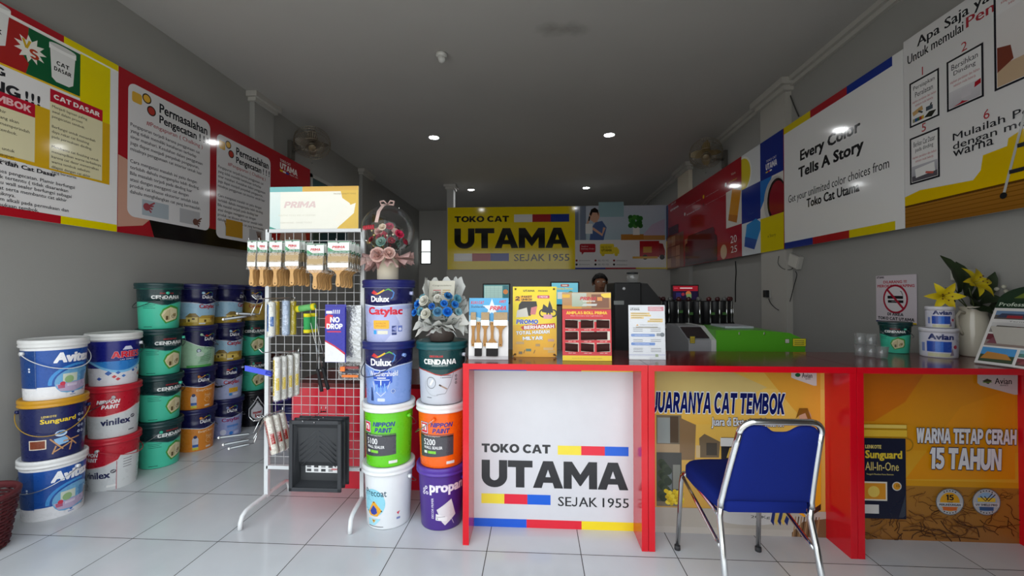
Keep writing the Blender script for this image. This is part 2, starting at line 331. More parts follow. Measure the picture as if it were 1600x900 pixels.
class Art:
    def __init__(s, eps=5e-5): s.it = []; s.n = 0; s.eps = eps
    def put(s, pts, fs, col, sub=None):
        if sub is None: s.n += 1; sub = 0.0
        s.it.append((pts, fs, col, s.n + sub))
    def rect(s, x, y, w_, h, col, col2=None, dirx=False):
        cols = col if col2 is None else ([col, col2, col2, col] if dirx else [col, col, col2, col2])
        s.put([(x, y), (x + w_, y), (x + w_, y + h), (x, y + h)], [(0, 1, 2, 3)], cols)
    def box2(s, a, b, col, col2=None, dirx=False): s.rect(min(a[0], b[0]), min(a[1], b[1]), abs(a[0] - b[0]), abs(a[1] - b[1]), col, col2, dirx)
    def poly(s, pts, col): s.put(list(pts), tess(pts), col)
    def circ(s, x, y, r, col, ry=None, seg=28):
        ry = ry or r; s.put([(x + r * math.cos(2 * PI * i / seg), y + ry * math.sin(2 * PI * i / seg)) for i in range(seg)], [tuple(range(seg))], col)
    def ring(s, x, y, r0, r1, col, a0=0.0, a1=2 * PI, seg=32, sy=1.0):
        p = []; f = []
        for i in range(seg + 1):
            a = a0 + (a1 - a0) * i / seg
            p += [(x + r0 * math.cos(a), y + sy * r0 * math.sin(a)), (x + r1 * math.cos(a), y + sy * r1 * math.sin(a))]
        for i in range(seg): f.append((2 * i, 2 * i + 1, 2 * i + 3, 2 * i + 2))
        s.put(p, f, col)
    def rrect(s, x, y, w_, h, r, col, seg=6):
        p = []
        for cx, cy, a in ((x + w_ - r, y + r, -PI / 2), (x + w_ - r, y + h - r, 0), (x + r, y + h - r, PI / 2), (x + r, y + r, PI)):
            for i in range(seg + 1): q = a + PI / 2 * i / seg; p.append((cx + r * math.cos(q), cy + r * math.sin(q)))
        s.put(p, [tuple(range(len(p)))], col)
    def frame(s, x, y, w_, h, t, col):
        s.put([(x, y), (x + w_, y), (x + w_, y + h), (x, y + h), (x + t, y + t), (x + w_ - t, y + t), (x + w_ - t, y + h - t), (x + t, y + h - t)],
              [(0, 1, 5, 4), (1, 2, 6, 5), (2, 3, 7, 6), (3, 0, 4, 7)], col)
    def line(s, pts, t, col):
        p = []; f = []
        for i, (x, y) in enumerate(pts):
            x0, y0 = pts[max(0, i - 1)]; x1, y1 = pts[min(len(pts) - 1, i + 1)]
            dx, dy = x1 - x0, y1 - y0; l = math.hypot(dx, dy) or 1; p += [(x - dy / l * t / 2, y + dx / l * t / 2), (x + dy / l * t / 2, y - dx / l * t / 2)]
        for i in range(len(pts) - 1): f.append((2 * i + 1, 2 * i + 3, 2 * i + 2, 2 * i))
        s.put(p, f, col)
    def text(s, body, x, y, w_=None, h=None, col='111111', bold=0.0, it=0.0, al='l', rot=0.0, out=None, ow=.04):
        # the box of the glyphs: lower left at x, y (al l / c / r), width w_ and height h (one may be None)
        if bold > .028 and all(c == ' ' or c in HEAVY for c in body):
            e_ = max(0.0, bold - .045); pcs = [([(a + b * it, b) for a, b in p], tess(p)) for p in heavy(body)]; st = [(0, 0)] if e_ < .004 else [(-e_, -e_ * .5), (e_, -e_ * .5), (-e_, e_ * .5), (e_, e_ * .5)]
        else:
            pcs = [glyph(body, it)]
            st = [(0, 0)] if bold <= .004 else [(-bold, 0), (0, 0), (bold, 0)] if bold < .021 else [(i * bold, j * bold * .7) for i in (-1, 0, 1) for j in (-1, 0, 1)]
        if not pcs or not pcs[0][0]: return
        xs = [v[0] for p in pcs for v in p[0]]; ys = [v[1] for p in pcs for v in p[0]]
        mxx = max(d[0] for d in st); mxy = max(d[1] for d in st)
        x0, x1, y0, y1 = min(xs) - mxx, max(xs) + mxx, min(ys) - mxy, max(ys) + mxy
        kx = w_ / (x1 - x0) if w_ else None; ky = h / (y1 - y0) if h else None
        if kx is None: kx = ky
        if ky is None: ky = kx
        W = (x1 - x0) * kx; ox = 0 if al == 'l' else -W / 2 if al == 'c' else -W
        c, sn = math.cos(rot), math.sin(rot)
        def mp(v, d):
            a, b = (v[0] + d[0] - x0) * kx + ox, (v[1] + d[1] - y0) * ky
            return (x + a * c - b * sn, y + a * sn + b * c)
        if out:
            s.n += 1; o8 = [(ow * math.cos(i * PI / 4), ow * math.sin(i * PI / 4)) for i in range(8)]; tot = len(pcs) * len(o8) * len(st); i = 0
            for d in o8:
                for d2 in st:
                    for v, f in pcs: s.put([mp(q, (d[0] + d2[0], d[1] + d2[1])) for q in v], f, out, .9 * i / tot); i += 1
        s.n += 1; tot = len(pcs) * len(st); i = 0
        for d in st:
            for v, f in pcs: s.put([mp(q, d) for q in v], f, col, .9 * i / tot); i += 1
    def lines(s, rows, x, y, lh, size, col='333333', bold=0.0, w_=None, al='l'):
        s.n += 1
        for i, r in enumerate(rows):
            if not r: continue
            vs, fs = glyph(r, 0.0); k = size; x0 = min(v[0] for v in vs); x1 = max(v[0] for v in vs)
            ox = x - (x0 * k if al == 'l' else (x0 + x1) / 2 * k)
            for j, d in enumerate(((-bold, 0), (bold, 0)) if bold else ((0, 0),)): s.put([(ox + (v[0] + d[0]) * k, y - i * lh + v[1] * k) for v in vs], fs, col, .4 * j)
    def sejak(s, a, b, col):     # the shop's 'SEJAK 1955' line, with a J that stands on the base line
        x, y, W, h = a[0], a[1], b[0] - a[0], b[1] - a[1]
        s.text('SE', x, y, W * .19, h, col, .012); s.text('AK', x + W * .295, y, W * .265, h, col, .012); s.text('1955', x + W * .63, y, W * .37, h, col, .012)
        t = h * .15; jx = x + W * .262; r = h * .24; s.line([(jx, y + h), (jx, y + r + t / 2)] + [(jx - r + r * math.cos(-q), y + r + t / 2 + r * math.sin(-q)) for q in [i * PI / 8 for i in range(1, 8)]], t, col)
    def bars(s, x, y, w_, h, cols):
        n = len(cols)
        for i, c in enumerate(cols): s.rect(x + w_ * i / n, y, w_ / n, h, c)
    def clip(s, x0, x1, y0=None, y1=None):   # cut the artwork at the edge of the sheet
        out = []
        for pts, fs, col, n in s.it:
            if min(p[0] for p in pts) >= x0 and max(p[0] for p in pts) <= x1 and (y0 is None or (min(p[1] for p in pts) >= y0 and max(p[1] for p in pts) <= y1)): out.append((pts, fs, col, n)); continue
            bm = bmesh.new(); cl = bm.verts.layers.float_color.new('c'); vs = []
            for i, p in enumerate(pts):
                v = bm.verts.new((p[0], p[1], 0)); v[cl] = (*hexc(col[i] if isinstance(col, list) else col), 1); vs.append(v)
            for f in fs:
                try: bm.faces.new([vs[i] for i in f])
                except ValueError: pass
            for co, no in (((x0, 0, 0), (-1, 0, 0)), ((x1, 0, 0), (1, 0, 0))) + ((((0, y0, 0), (0, -1, 0)), ((0, y1, 0), (0, 1, 0))) if y0 is not None else ()):
                bmesh.ops.bisect_plane(bm, geom=bm.verts[:] + bm.edges[:] + bm.faces[:], plane_co=co, plane_no=no, clear_outer=True)
            bm.verts.index_update()
            if bm.faces: out.append(([v.co[:2] for v in bm.verts], [tuple(v.index for v in f.verts) for f in bm.faces], [tuple(v[cl])[:3] for v in bm.verts], n))
            bm.free()
        s.it = out
    def flat(s, mb, O, U, V, mat='banner'):
        O, U, V = Vector(O), Vector(U), Vector(V); N = U.cross(V)
        for pts, fs, col, n in s.it:
            vs = [tuple(O + U * p[0] + V * p[1] + N * (s.eps * n)) for p in pts]
            mb.add(vs, fs, mat, col)
    def wrap(s, mb, r0, r1, H, mat='label', step=3.75, z0=0.0):
        # round a tapered pail: u = arc length at the mean radius, v = height; u = 0 faces -y
        R = (r0 + r1) / 2; du = R * math.radians(step)
        for pts, fs, col, n in s.it:
            bm = bmesh.new(); vs = [bm.verts.new((p[0], p[1], 0)) for p in pts]
            for f in fs:
                try: bm.faces.new([vs[i] for i in f])
                except ValueError: pass
            a, b = min(p[0] for p in pts), max(p[0] for p in pts); k = math.ceil(a / du)
            while k * du < b:
                bmesh.ops.bisect_plane(bm, geom=bm.verts[:] + bm.edges[:] + bm.faces[:], plane_co=(k * du, 0, 0), plane_no=(1, 0, 0)); k += 1
            bm.verts.index_update()
            out = []
            for v in bm.verts:
                th = v.co.x / R; z = v.co.y; rr = r0 + (r1 - r0) * z / H + 5e-4 + s.eps * n
                out.append((rr * math.sin(th), -rr * math.cos(th), z0 + z))
            mb.add(out, [tuple(v.index for v in f.verts) for f in bm.faces], mat, col if not isinstance(col, list) else col[0], True)
            bm.free()

# ================================================================== the setting
WL, WR, CE, YB, YFAR = -3.18, 2.66, 3.55, 8.5, 11.2
WALLC, WALLB = '9c9b97', 'b2b0ab'
m = MB(); m.box(-3.4, 2.9, .75, YFAR + .2, -.12, 0, 'floor', 'c8ccd0'); struct(m, 'floor')
m = MB(); m.box(-12, 12, -14, .75, -.2, -.03, 'asphalt', 'aaa7a0'); struct(m, 'floor_outside')
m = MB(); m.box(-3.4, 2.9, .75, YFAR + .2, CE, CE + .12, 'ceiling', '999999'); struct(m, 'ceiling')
m = MB(); m.box(-3.4, WL, .75, YFAR + .2, 0, CE, 'wall_paint', WALLC)
for a, b in ((4.46, 4.80), (7.35, 7.75)): m.box(WL, -3.12, a, b, 0, CE, 'wall_paint', WALLC)
struct(m, 'wall_left')
m = MB(); m.box(WR, 2.9, .75, YFAR + .2, 0, CE, 'wall_paint', WALLC)
m.box(2.595, WR, 4.515, 5.0, 0, CE, 'wall_paint', 'b4b1aa'); m.box(2.595, WR, 7.3, 7.85, 0, 2.95, 'wall_paint', WALLC); m.box(2.595, WR, 7.3, 7.85, 2.95, CE, 'wall_paint', 'd6cdbb')  # far pillar's cream upper part puts the lamp light into the colour
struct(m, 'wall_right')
m = MB(); m.box(-1.83, WR, YB + .01, YB + .13, 0, 3.075, 'wall_paint', WALLB); m.box(-1.835, -1.70, YB + .011, YB + .2, 0, CE, 'wall_paint', 'adadaa')
struct(m, 'wall_back')
m = MB()
p0 = at_y(657, 413, YFAR); p1 = at_y(674, 374, YFAR)
WX0, WX1, WZ0, WZ1 = p0.x, p1.x, p0.z, p1.z
m.box(-3.4, WX0, YFAR, YFAR + .15, 0, CE, 'wall_paint', WALLB); m.box(WX1, 2.9, YFAR, YFAR + .15, 0, CE, 'wall_paint', WALLB)
m.box(WX0, WX1, YFAR, YFAR + .15, 0, WZ0, 'wall_paint', WALLB); m.box(WX0, WX1, YFAR, YFAR + .15, WZ1, CE, 'wall_paint', WALLB)
struct(m, 'wall_far')
m = MB(); m.box(-3.4, 2.9, .75, .87, LINTEL, CE + .3, 'wall_paint', WALLC); m.box(1.27, 2.9, .75, .87, 0, LINTEL, 'wall_paint', WALLC); struct(m, 'wall_front')
# far window with a transom, day behind it
m = MB(); t = .025
m.box(WX0, WX0 + t, YFAR - .01, YFAR + .05, WZ0, WZ1, 'wood', '3a2c22'); m.box(WX1 - t, WX1, YFAR - .01, YFAR + .05, WZ0, WZ1, 'wood', '3a2c22')
m.box(WX0, WX1, YFAR - .01, YFAR + .05, WZ1 - t, WZ1, 'wood', '3a2c22'); m.box(WX0, WX1, YFAR - .01, YFAR + .05, WZ0, WZ0 + t, 'wood', '3a2c22')
zm = WZ0 + (WZ1 - WZ0) * .48; m.box(WX0, WX1, YFAR - .01, YFAR + .05, zm, zm + .02, 'wood', '3a2c22')
wf = struct(m, 'window_1')
m = MB(); m.box(WX0 + t, WX1 - t, YFAR + .02, YFAR + .03, WZ0 + t, WZ1 - t, 'window_glow', 'dfe6e4'); g = m.build('pane', wf)
# cornice mouldings and pillar capitals
def cornice(mb, pts, side):
    # stepped moulding along a wall path; side +1 = grows towards +x
    for (x, y0, y1) in pts:
        for d, z0 in ((.035, .085), (.07, .045)):
            a, b = (x, x + d * side) if side > 0 else (x + d * side, x)
            mb.box(a, b, y0, y1, CE - z0, CE - .0, 'plaster', 'b7b4ae')
m = MB()
for a, b in ((4.46, 4.80), (7.35, 7.75)):
    for d, z0 in ((.03, .1), (.06, .06)): m.box(WL, -3.12 + d, a - d, b + d, CE - z0, CE - .002, 'plaster', 'bab7b1')
struct(m, 'trim_1')
m = MB(); cornice(m, [(WR, .87, YFAR)], -1)
for a, b, x in ((4.515, 5.0, 2.595), (7.3, 7.85, 2.595)):
    for d, z0 in ((.04, .12), (.08, .07)): m.box(x - d, WR, a - d, b + d, CE - z0, CE - .002, 'plaster', 'bab7b1')
struct(m, 'trim_2')
m = MB()
for d, z0 in ((.03, .1), (.06, .05)): m.box(-1.835 - d, -1.70 + d, YB + .012 - d, YB + .2 + d, CE - z0, CE - .002, 'plaster', 'c0bdb7')
struct(m, 'trim_3')

# ------------------------------------------------------------------ recessed ceiling lights
def downlight(x, y, label, z=CE):
    r = thing('ceiling_downlight', label, 'ceiling light', (x, y, z), 0, 'recessed ceiling lights')
    m = MB(); m.lathe([(.062, .0), (.085, -.004), (.09, -.010), (.088, -.013), (.070, -.013), (.066, -.008)], 'plastic', 'd8d8d6', 32); m.build('trim_ring', r)
    m = MB(); m.lathe([(.001, -.007), (.066, -.007)], 'lamp_glow', 'fbfdff', 28); m.build('diffuser', r)
downlight(-1.458, 5.886, 'lit round downlight nearer the shop front, left of the two')
downlight(1.024, 5.933, 'lit round downlight nearer the shop front, right of the two')
pa = at_z(736, 296, CE); downlight(pa.x, pa.y, 'lit round downlight deep in the shop above the yellow back banner')
pa = at_z(916, 293, CE); downlight(pa.x, pa.y, 'lit round downlight deep in the shop above the photo half of the back banner')
# dome camera
pa = at_z(690, 84, CE)
r = thing('security_camera', 'small white dome security camera under the ceiling near the front', 'camera', (pa.x, pa.y, CE))
m = MB(); m.lathe([(.001, 0), (.052, 0), (.052, -.02), (.046, -.034), (.03, -.036)], 'plastic', 'd0cfcb', 32); m.build('base', r)
m = MB(); m.ball((0, 0, -.05), .036, 'plastic', 'cfcfcc', 20); m.lathe([(.012, -.03), (.015, -.012), (.001, -.011)], 'plastic', '151515', 16, Matrix.Translation((.004, -.022, -.066)) @ Matrix.Rotation(2.2, 4, 'X')); m.build('camera_ball', r)

# ================================================================== wall banners
XL, XR = -3.107, 2.58
def LP(px, py): p = at_x(px, py, XL); return (p.y, p.z)
def RP(px, py): p = at_x(px, py, XR); return (-p.y, p.z)
def crop(fn, ox, oy, k): return lambda x, y: fn(ox + x * k, oy + y * k)
def tb(A, s_, a, b, col='1a1a1a', bold=.0, **k):   # text fitted to the box with corners a (lower left) and b (upper right)
    A.text(s_, a[0], a[1], b[0] - a[0], b[1] - a[1], col, bold, **k)
def board(name, label, A, O, U, V, u0, u1, v0, v1, cat, base, th=.008, group=None, back=.06):
    # a rigid printed sheet with thickness, on two battens
    O, U, V = Vector(O), Vector(U), Vector(V); N = U.cross(V)
    r = thing(name, label, cat, O + U * ((u0 + u1) / 2) + V * v0, 0, group); M = Matrix.Translation(-r.location)
    mb = MB(M)
    c = [O + U * u + V * v + N * d for d in (-th, 0) for u, v in ((u0, v0), (u1, v0), (u1, v1), (u0, v1))]
    mb.add([tuple(p) for p in c], [(4, 5, 6, 7), (3, 2, 1, 0), (0, 1, 5, 4), (1, 2, 6, 5), (2, 3, 7, 6), (3, 0, 4, 7)], 'banner', base)
    A.flat(mb, O, U, V); mb.build('printed_sheet', r)
    for v in (v0 + .12, v1 - .16):
        mb = MB(M)
        c = [O + U * u + V * (v + dv) + N * d for d in (-back, -th) for u, dv in ((u0 + .03, 0), (u1 - .03, 0), (u1 - .03, .04), (u0 + .03, .04))]
        mb.add([tuple(p) for p in c], [(4, 5, 6, 7), (3, 2, 1, 0), (0, 1, 5, 4), (1, 2, 6, 5), (2, 3, 7, 6), (3, 0, 4, 7)], 'wood', '6b5a45')
        mb.build('batten', r)
    return r
RED, DRED, YEL, BLU, WHT = 'c0202c', 'a81622', 'e6d200', '12308c', 'e9e7e6'
ZB0, ZB1 = 1.78, 3.02
# ---- left wall, first banner (primer against wall paint)
A = Art(); a0, a1 = 1.25, 2.931
A.rect(a0, ZB0, a1 - a0, ZB1 - ZB0, WHT)
zi = 2.975
A.rect(a0, zi, LP(100, 62)[0] - a0, ZB1 - zi, DRED); A.rect(LP(100, 62)[0], zi, a1 - LP(100, 62)[0], ZB1 - zi, YEL)
A.rect(a0, zi - .012, a1 - a0, .012, 'f2efe8')
yb = LP(95, 348)[0]; A.rect(a0, ZB0, yb - a0, .052, 'b01a26'); A.rect(yb, ZB0, a1 - yb, .052, YEL)
q = crop(LP, 0, 0, .25)
Yg, Yy = q(500, 600)[0], q(690, 420)[0]; zg = q(500, 604)[1]
A.rect(Yg, q(684, 1436)[1] if 0 else LP(171, 289)[1], Yy - Yg, zi - .012 - LP(171, 289)[1], 'dfc500', 'e8d800')
A.rect(a0, zg, Yg - a0, zi - .02 - zg, 'a5211f'); A.poly([q(180, 165), q(170, 270), q(135, 330), q(180, 400), (q(160, 470)[0], zg), (Yg, zg), (Yg, zi - .02), (q(180, 165)[0], zi - .02)], '0f5a33')
A.rect(a0, zg - .012, Yg - a0, .012, 'e3b820')
# star burst with VS
cx, cy = q(190, 310); pts = []
for i in range(22):
    rr = (.085 if i % 2 == 0 else .05); pts.append((cx + rr * math.cos(2 * PI * i / 22), cy + rr * math.sin(2 * PI * i / 22)))
A.poly(pts, 'e9e6dc'); tb(A, 'V', (cx - .045, cy - .002), (cx + .005, cy + .05), 'caa21c', .04); tb(A, 'S', (cx - .005, cy - .05), (cx + .045, cy + .01), 'b03a1f', .04)
def print_pail(A, x, y, w_, h, body='e3e3e1', lid='f1f1ef', words=None):
    A.poly([(x, y + h * .9), (x + w_, y + h * .9), (x + w_ * .92, y + .02), (x + w_ * .75, y), (x + w_ * .25, y), (x + w_ * .08, y + .02)], body)
    A.rect(x - w_ * .03, y + h * .82, w_ * 1.06, h * .14, lid); A.circ(x + w_ / 2, y + h * .96, w_ * .53, 'd2d2d0', h * .06)
    if words:
        for i, wd in enumerate(words): A.text(wd, x + w_ / 2, y + h * (.46 - .17 * i), w_ * (.5 if len(wd) < 4 else .68), h * .11, '2a2a2a', .03, al='c')
print_pail(A, q(310, 450)[0], zg + .03, q(470, 450)[0] - q(310, 450)[0], .245, words=['CAT', 'DASAR'])
print_pail(A, LP(14, 60)[0] - .21, zg + .09, .21, .25, words=['CAT', 'TEMBOK'])
A.text('G', q(32, 478)[0], q(20, 480)[1], None, .05, '2a2a2e', .03, al='r'); A.text('ING', q(128, 583)[0], q(70, 598)[1] - .004, .165, .066, '2a2a2e', .03, al='r')
for i in range(3): A.text('!', q(156 + i * 38, 600)[0], q(70, 598)[1] - .004, None, .066, '2a2a2e', .03)
# two columns
Y0, Y1 = q(312, 600)[0], q(640, 720)[0]; zt = q(312, 552)[1]; zr = q(312, 632)[1]; zb = LP(78, 265)[1]
A.rect(Yg - .3, LP(171, 289)[1], Yy - Yg + .3, .012, 'd3a51a'); A.rect(Y1, LP(171, 289)[1], Yy - Y1, zr - LP(171, 289)[1], 'd8a816')
A.rect(a0, zb + .0, Y0 - a0, LP(54, 163)[1] - zb, 'd9ab1c')
A.rect(Y0, LP(160, 283)[1], Y1 - Y0, zr - LP(160, 283)[1], 'e4dcb4'); A.rect(Y0, zr, Y1 - Y0, zt - zr, 'b81a30'); tb(A, 'CAT DASAR', (Y0 + .02, zr + .025), (Y1 - .02, zt - .025), 'f2e9e6', .035)
Y2 = q(218, 700)[0]; zt2, zr2 = LP(54, 163)[1], LP(54, 184)[1]; A.rect(a0, zb + .02, Y2 - a0, zr2 - zb - .02, 'e4dcb4'); A.rect(a0, zr2, Y2 - a0, zt2 - zr2, 'b81a30'); A.text('TEMBOK', Y2 - .02, zr2 + .02, None, zt2 - zr2 - .04, 'e9b9bb', .03, al='r')
sz = .026
A.lines(['Menjadi lapisan paling', 'awal dalam proses', 'pengecatan tembok.', '', 'Berfungsi untuk menambah', 'daya rekat cat finishing', 'pada permukaan dinding.', '', 'Membantu cat finishing untuk', 'menampilkan warna terbaiknya', 'karena cat dasar menetralkan', 'warna tembok sebelum', 'dilapisi dengan cat akhir', 'yang berwarna.'], Y0 + .012, zr - .034, .0325, .0245, '4a463a', .012)
A.lines(['lapisan akhir', 'atau cat yang akan', 'memberi memperindah', 'tampilan tembok.', '', '', 'digunakan untuk', 'interior maupun', 'eksterior tembok.'], Y2 - .27, zr2 - .036, .036, .026, '4a463a', .012)
A.text('Fungsi Tembok dan Cat Dasar', q(350, 1118)[0], LP(88, 279)[1], .55, .034, '24242a', .03, al='r')
A.lines(['Cat dasar sangat penting dalam proses pengecatan. Plamir berfungsi', 'untuk meratakan permukaan tembok tertentu ( tidak disarankan', 'menempel ) sedangkan cat dasar atau wall sealer berfungsi sebagai', 'perekat cat, meningkatkan daya rekat serta membantu cat akhir', 'untuk mencapai akurasi warna terbaiknya.', 'Selain itu mencegah munculnya garam alkali pada permukaan dan', 'mencegah tumbuhnya jamur di permukaan tembok.'], a0 + .55, LP(88, 279)[1] - .042, .0325, .031, '3a3a40', .010)
A.clip(a0, a1 - .001)
board('wall_banner', 'white and yellow banner on left wall with red box headed CAT DASAR', A, (XL, 0, 0), (0, 1, 0), (0, 0, 1), a0, a1, ZB0, ZB1, 'banner', WHT)
# ---- left wall, second banner (red, two white text panels)
A = Art(); b0, b1 = 2.935, 5.58
A.rect(b0, ZB0, b1 - b0, ZB1 - ZB0, 'a51c26')
A.poly([(b0, 2.36), (b0 + .12, 2.33), (b0 + .28, 2.2), (b0 + .33, 1.98), (b0 + .2, 1.86), (b0, 1.82)], 'c99a86')
A.poly([(b0 + .3, ZB0), (b0 + .25, 1.93), (b0 + .6, 1.95), (b0 + 1.3, 1.93), (b0 + 1.75, 1.92), (b0 + 2.2, 1.9), (b1, 1.9), (b1, ZB0)], '17120f')
A.rect(5.0, 1.95, .5, .45, '8f2a2e'); A.circ(5.2, 2.5, .12, 'b8806a'); A.poly([(5.0, 2.38), (5.4, 2.38), (5.52, 1.95), (4.9, 1.95)], 'c09a8c')
def cups(A, x, y, k):
    A.rrect(x, y, .1 * k, .1 * k, .02 * k, 'd8a93a'); A.circ(x + .15 * k, y + .09 * k, .045 * k, 'e7b23c'); A.ring(x + .15 * k, y + .09 * k, .036 * k, .048 * k, '3a2a20'); A.circ(x + .2 * k, y - .01 * k, .045 * k, 'b0382c'); A.ring(x + .2 * k, y - .01 * k, .036 * k, .048 * k, '3a2a20')
def panel(A, x0, x1, z0, z1, hand):
    A.rrect(x0, z0, x1 - x0, z1 - z0, .06, 'dcdadb'); W = x1 - x0; cups(A, x0 + .03, z1 - .14, .82)
    A.text('Permasalahan', x0 + .265, z1 - .13, W - .30, .08, '26262c', .028); A.text('Pengecatan ! ! !', x0 + .265, z1 - .235, W - .285, .088, '26262c', .028)
    A.text('#Pengapuran ( Chalking )', x0 + .15, z1 - .285, W - .24, .046, 'a8484c', .01)
    A.lines(['Pengapuran terjadi karena penggunaan cat', 'yang tidak memiliki ketahanan terhadap', 'sinar matahari. Kesalahan dalam penggunaan', 'juga dapat menjadi penyebab pengapuran,', 'misalnya penggunaan cat interior untuk luar', '', 'Cara mengatasi masalah ini yaitu dengan', 'terlebih dahulu mengamplas lebih dinding.', 'Bila masalah terjadi pada dinding luar', 'atasi dengan mengganti cat dengan', 'produk cat khusus eksterior setelah lebih', 'dahulu menghilangkan cat yang bermasalah.'], x0 + .02, z1 - .335, .047, W / 20.5, '3a3a40', .014)
    A.rect(x0 + .12, z0 + .03, .24, .125, 'aab4bc'); A.rect(x0 + .47, z0 + .03, .22, .125, 'b3b3b6')
    for (hx, hy, col) in ((x0 + .14, z0 + .10, hand[0]), (x0 + .62, z0 + .06, hand[1])):
        A.circ(hx + .02, hy, .03, col)
        for i in range(4): A.line([(hx + .02, hy), (hx + .09 - .01 * i, hy + .045 - .028 * i)] if hand[2] else [(hx + .01 * i, hy), (hx - .03 + .022 * i, hy + .08)], .013, col)
panel(A, 3.007, 3.812, 1.914, 2.945, ('a04a52', '6d4a40', 1)); panel(A, 3.893, 4.72, 1.868, 2.888, ('8a6a2a', '6d4a40', 0))
A.rect(4.02, 1.9, .24, .17, 'b98a2c')
A.text('TOKO CAT', 4.9, 2.928, .22, .03, 'e8d8d4', .02); A.text('UTAMA', 4.9, 2.84, .37, .075, 'f0e4e0', .05); A.bars(4.9, 2.805, .18, .022, ['e0c020', 'f0e0e0', '1c3a9a']); A.text('SEJAK 1955', 5.1, 2.805, .18, .022, 'e8d8d4', .01)
board('wall_banner', 'red banner on left wall with two white rounded panels headed Permasalahan', A, (XL, 0, 0), (0, 1, 0), (0, 0, 1), b0, b1, ZB0, ZB1, 'banner', 'a51c26')
# ---- framed pictures further along the left wall
for y0, y1, z0, z1, c1, c2, lab in ((5.68, 6.9, 1.85, 3.0, '3c5a5c', '2c4446', 'pale framed dark green notice on left wall just past the red banner'),
                                    (7.82, 8.6, 1.85, 2.9, 'b09a5c', '8a7a48', 'tan poster on left wall behind the far pillar'),
                                    (8.7, 9.6, 1.9, 2.85, '5e2622', '431a18', 'dark red poster deepest along the left wall')):
    r = thing('framed_poster', lab, 'poster', (WL, (y0 + y1) / 2, z0)); mb = MB(Matrix.Translation(-r.location))
    for aa in ((y0, y0 + .05, z0, z1), (y1 - .05, y1, z0, z1), (y0, y1, z0, z0 + .05), (y0, y1, z1 - .05, z1)): mb.box(WL, WL + .03, *aa, 'plastic', 'a9a9a4')
    mb.build('frame', r)
    A = Art(); A.rect(y0 + .05, z0 + .05, y1 - y0 - .1, z1 - z0 - .1, c1); A.rect(y0 + .12, z0 + .25, y1 - y0 - .24, z1 - z0 - .45, c2)
    mb = MB(Matrix.Translation(-r.location)); mb.box(WL, WL + .012, y0 + .04, y1 - .04, z0 + .04, z1 - .04, 'paper', c1); A.flat(mb, (WL + .013, 0, 0), (0, 1, 0), (0, 0, 1), 'banner'); mb.build('print', r)

# ---- right wall, mosaic banner
A = Art(); q = crop(RP, 1020, 180, .26667); e0, e1 = -8.49, -4.525
Z0, Z1 = 1.785, 3.045
A.rect(e0, Z0, e1 - e0, Z1 - Z0, '9c1624')
A.rect(e0, 2.35, .13, Z1 - 2.35, '0f2a78'); A.rect(e0, Z0, .13, 2.05 - Z0 + .3, 'd8b21c')
def col3(x): return q(x, 500)[0]
xa, xb, xc, xd = col3(430), col3(521), col3(631), col3(767)
za = q(521, 437)[1]; zb_ = q(521, 640)[1]
# column of tiles
A.box2((xb, q(521, 440)[1]), (xc, Z1), 'd6d8da'); A.circ(xb + .02, 2.80, .20, 'd9c326', .21); A.ring(xb + .02, 2.80, .2, .225, 'f0eee4')
A.box2((xb, q(521, 640)[1]), (xc, q(521, 440)[1]), '112a86'); A.text('Clean', (xb + xc) / 2, 2.27, .14, .03, '30488f', 0, al='c')
A.box2((xb, Z0), (xc, q(521, 640)[1]), 'cfd6da'); A.poly([(xb + .06, 1.9), (xb + .30, 1.84), (xb + .48, 2.12), (xb + .34, 2.2), (xb + .12, 2.16)], '2b86c8'); A.poly([(xb + .06, 1.9), (xb + .30, 1.84), (xb + .36, 1.95), (xb + .08, 2.02)], '1a4f9e')
A.box2((xc, q(700, 355)[1]), (xd, Z1), '102a86'); A.text('UTAMA', (xc + xd) / 2, 2.70, .22, .07, 'e6e6ee', .04, al='c'); A.text('TOKO CAT', (xc + xd) / 2, 2.785, .2, .025, 'd6d6e0', .01, al='c'); A.bars((xc + xd) / 2 - .11, 2.67, .12, .015, ['d8c020', 'c03030', 'e8e8e8'])
A.box2((xc, q(700, 588)[1]), (xd, q(700, 355)[1]), 'd6d3cf'); A.poly([(xc, q(700, 355)[1]), (xc + .24, q(700, 355)[1]), (xc + .12, 2.42), (xc, 2.28)], '1f6fc0')
A.circ(xd - .16, 2.33, .22, 'b9b7b4', .26); A.circ(xd - .13, 2.33, .18, '2a1414', .23); A.circ(xd - .12, 2.33, .155, '8c1a28', .2); A.poly([(xc + .1, 2.1), (xc + .22, 2.18), (xc + .3, 2.1)], 'd8592c')
A.box2((xc, Z0), (xd, q(700, 588)[1]), 'd7c316'); A.text('a Story', (xc + xd) / 2, 1.93, .16, .045, '3a3a26', .0, al='c')
A.rect(xd, Z0, e1 - xd, Z1 - Z0, 'd7c316')
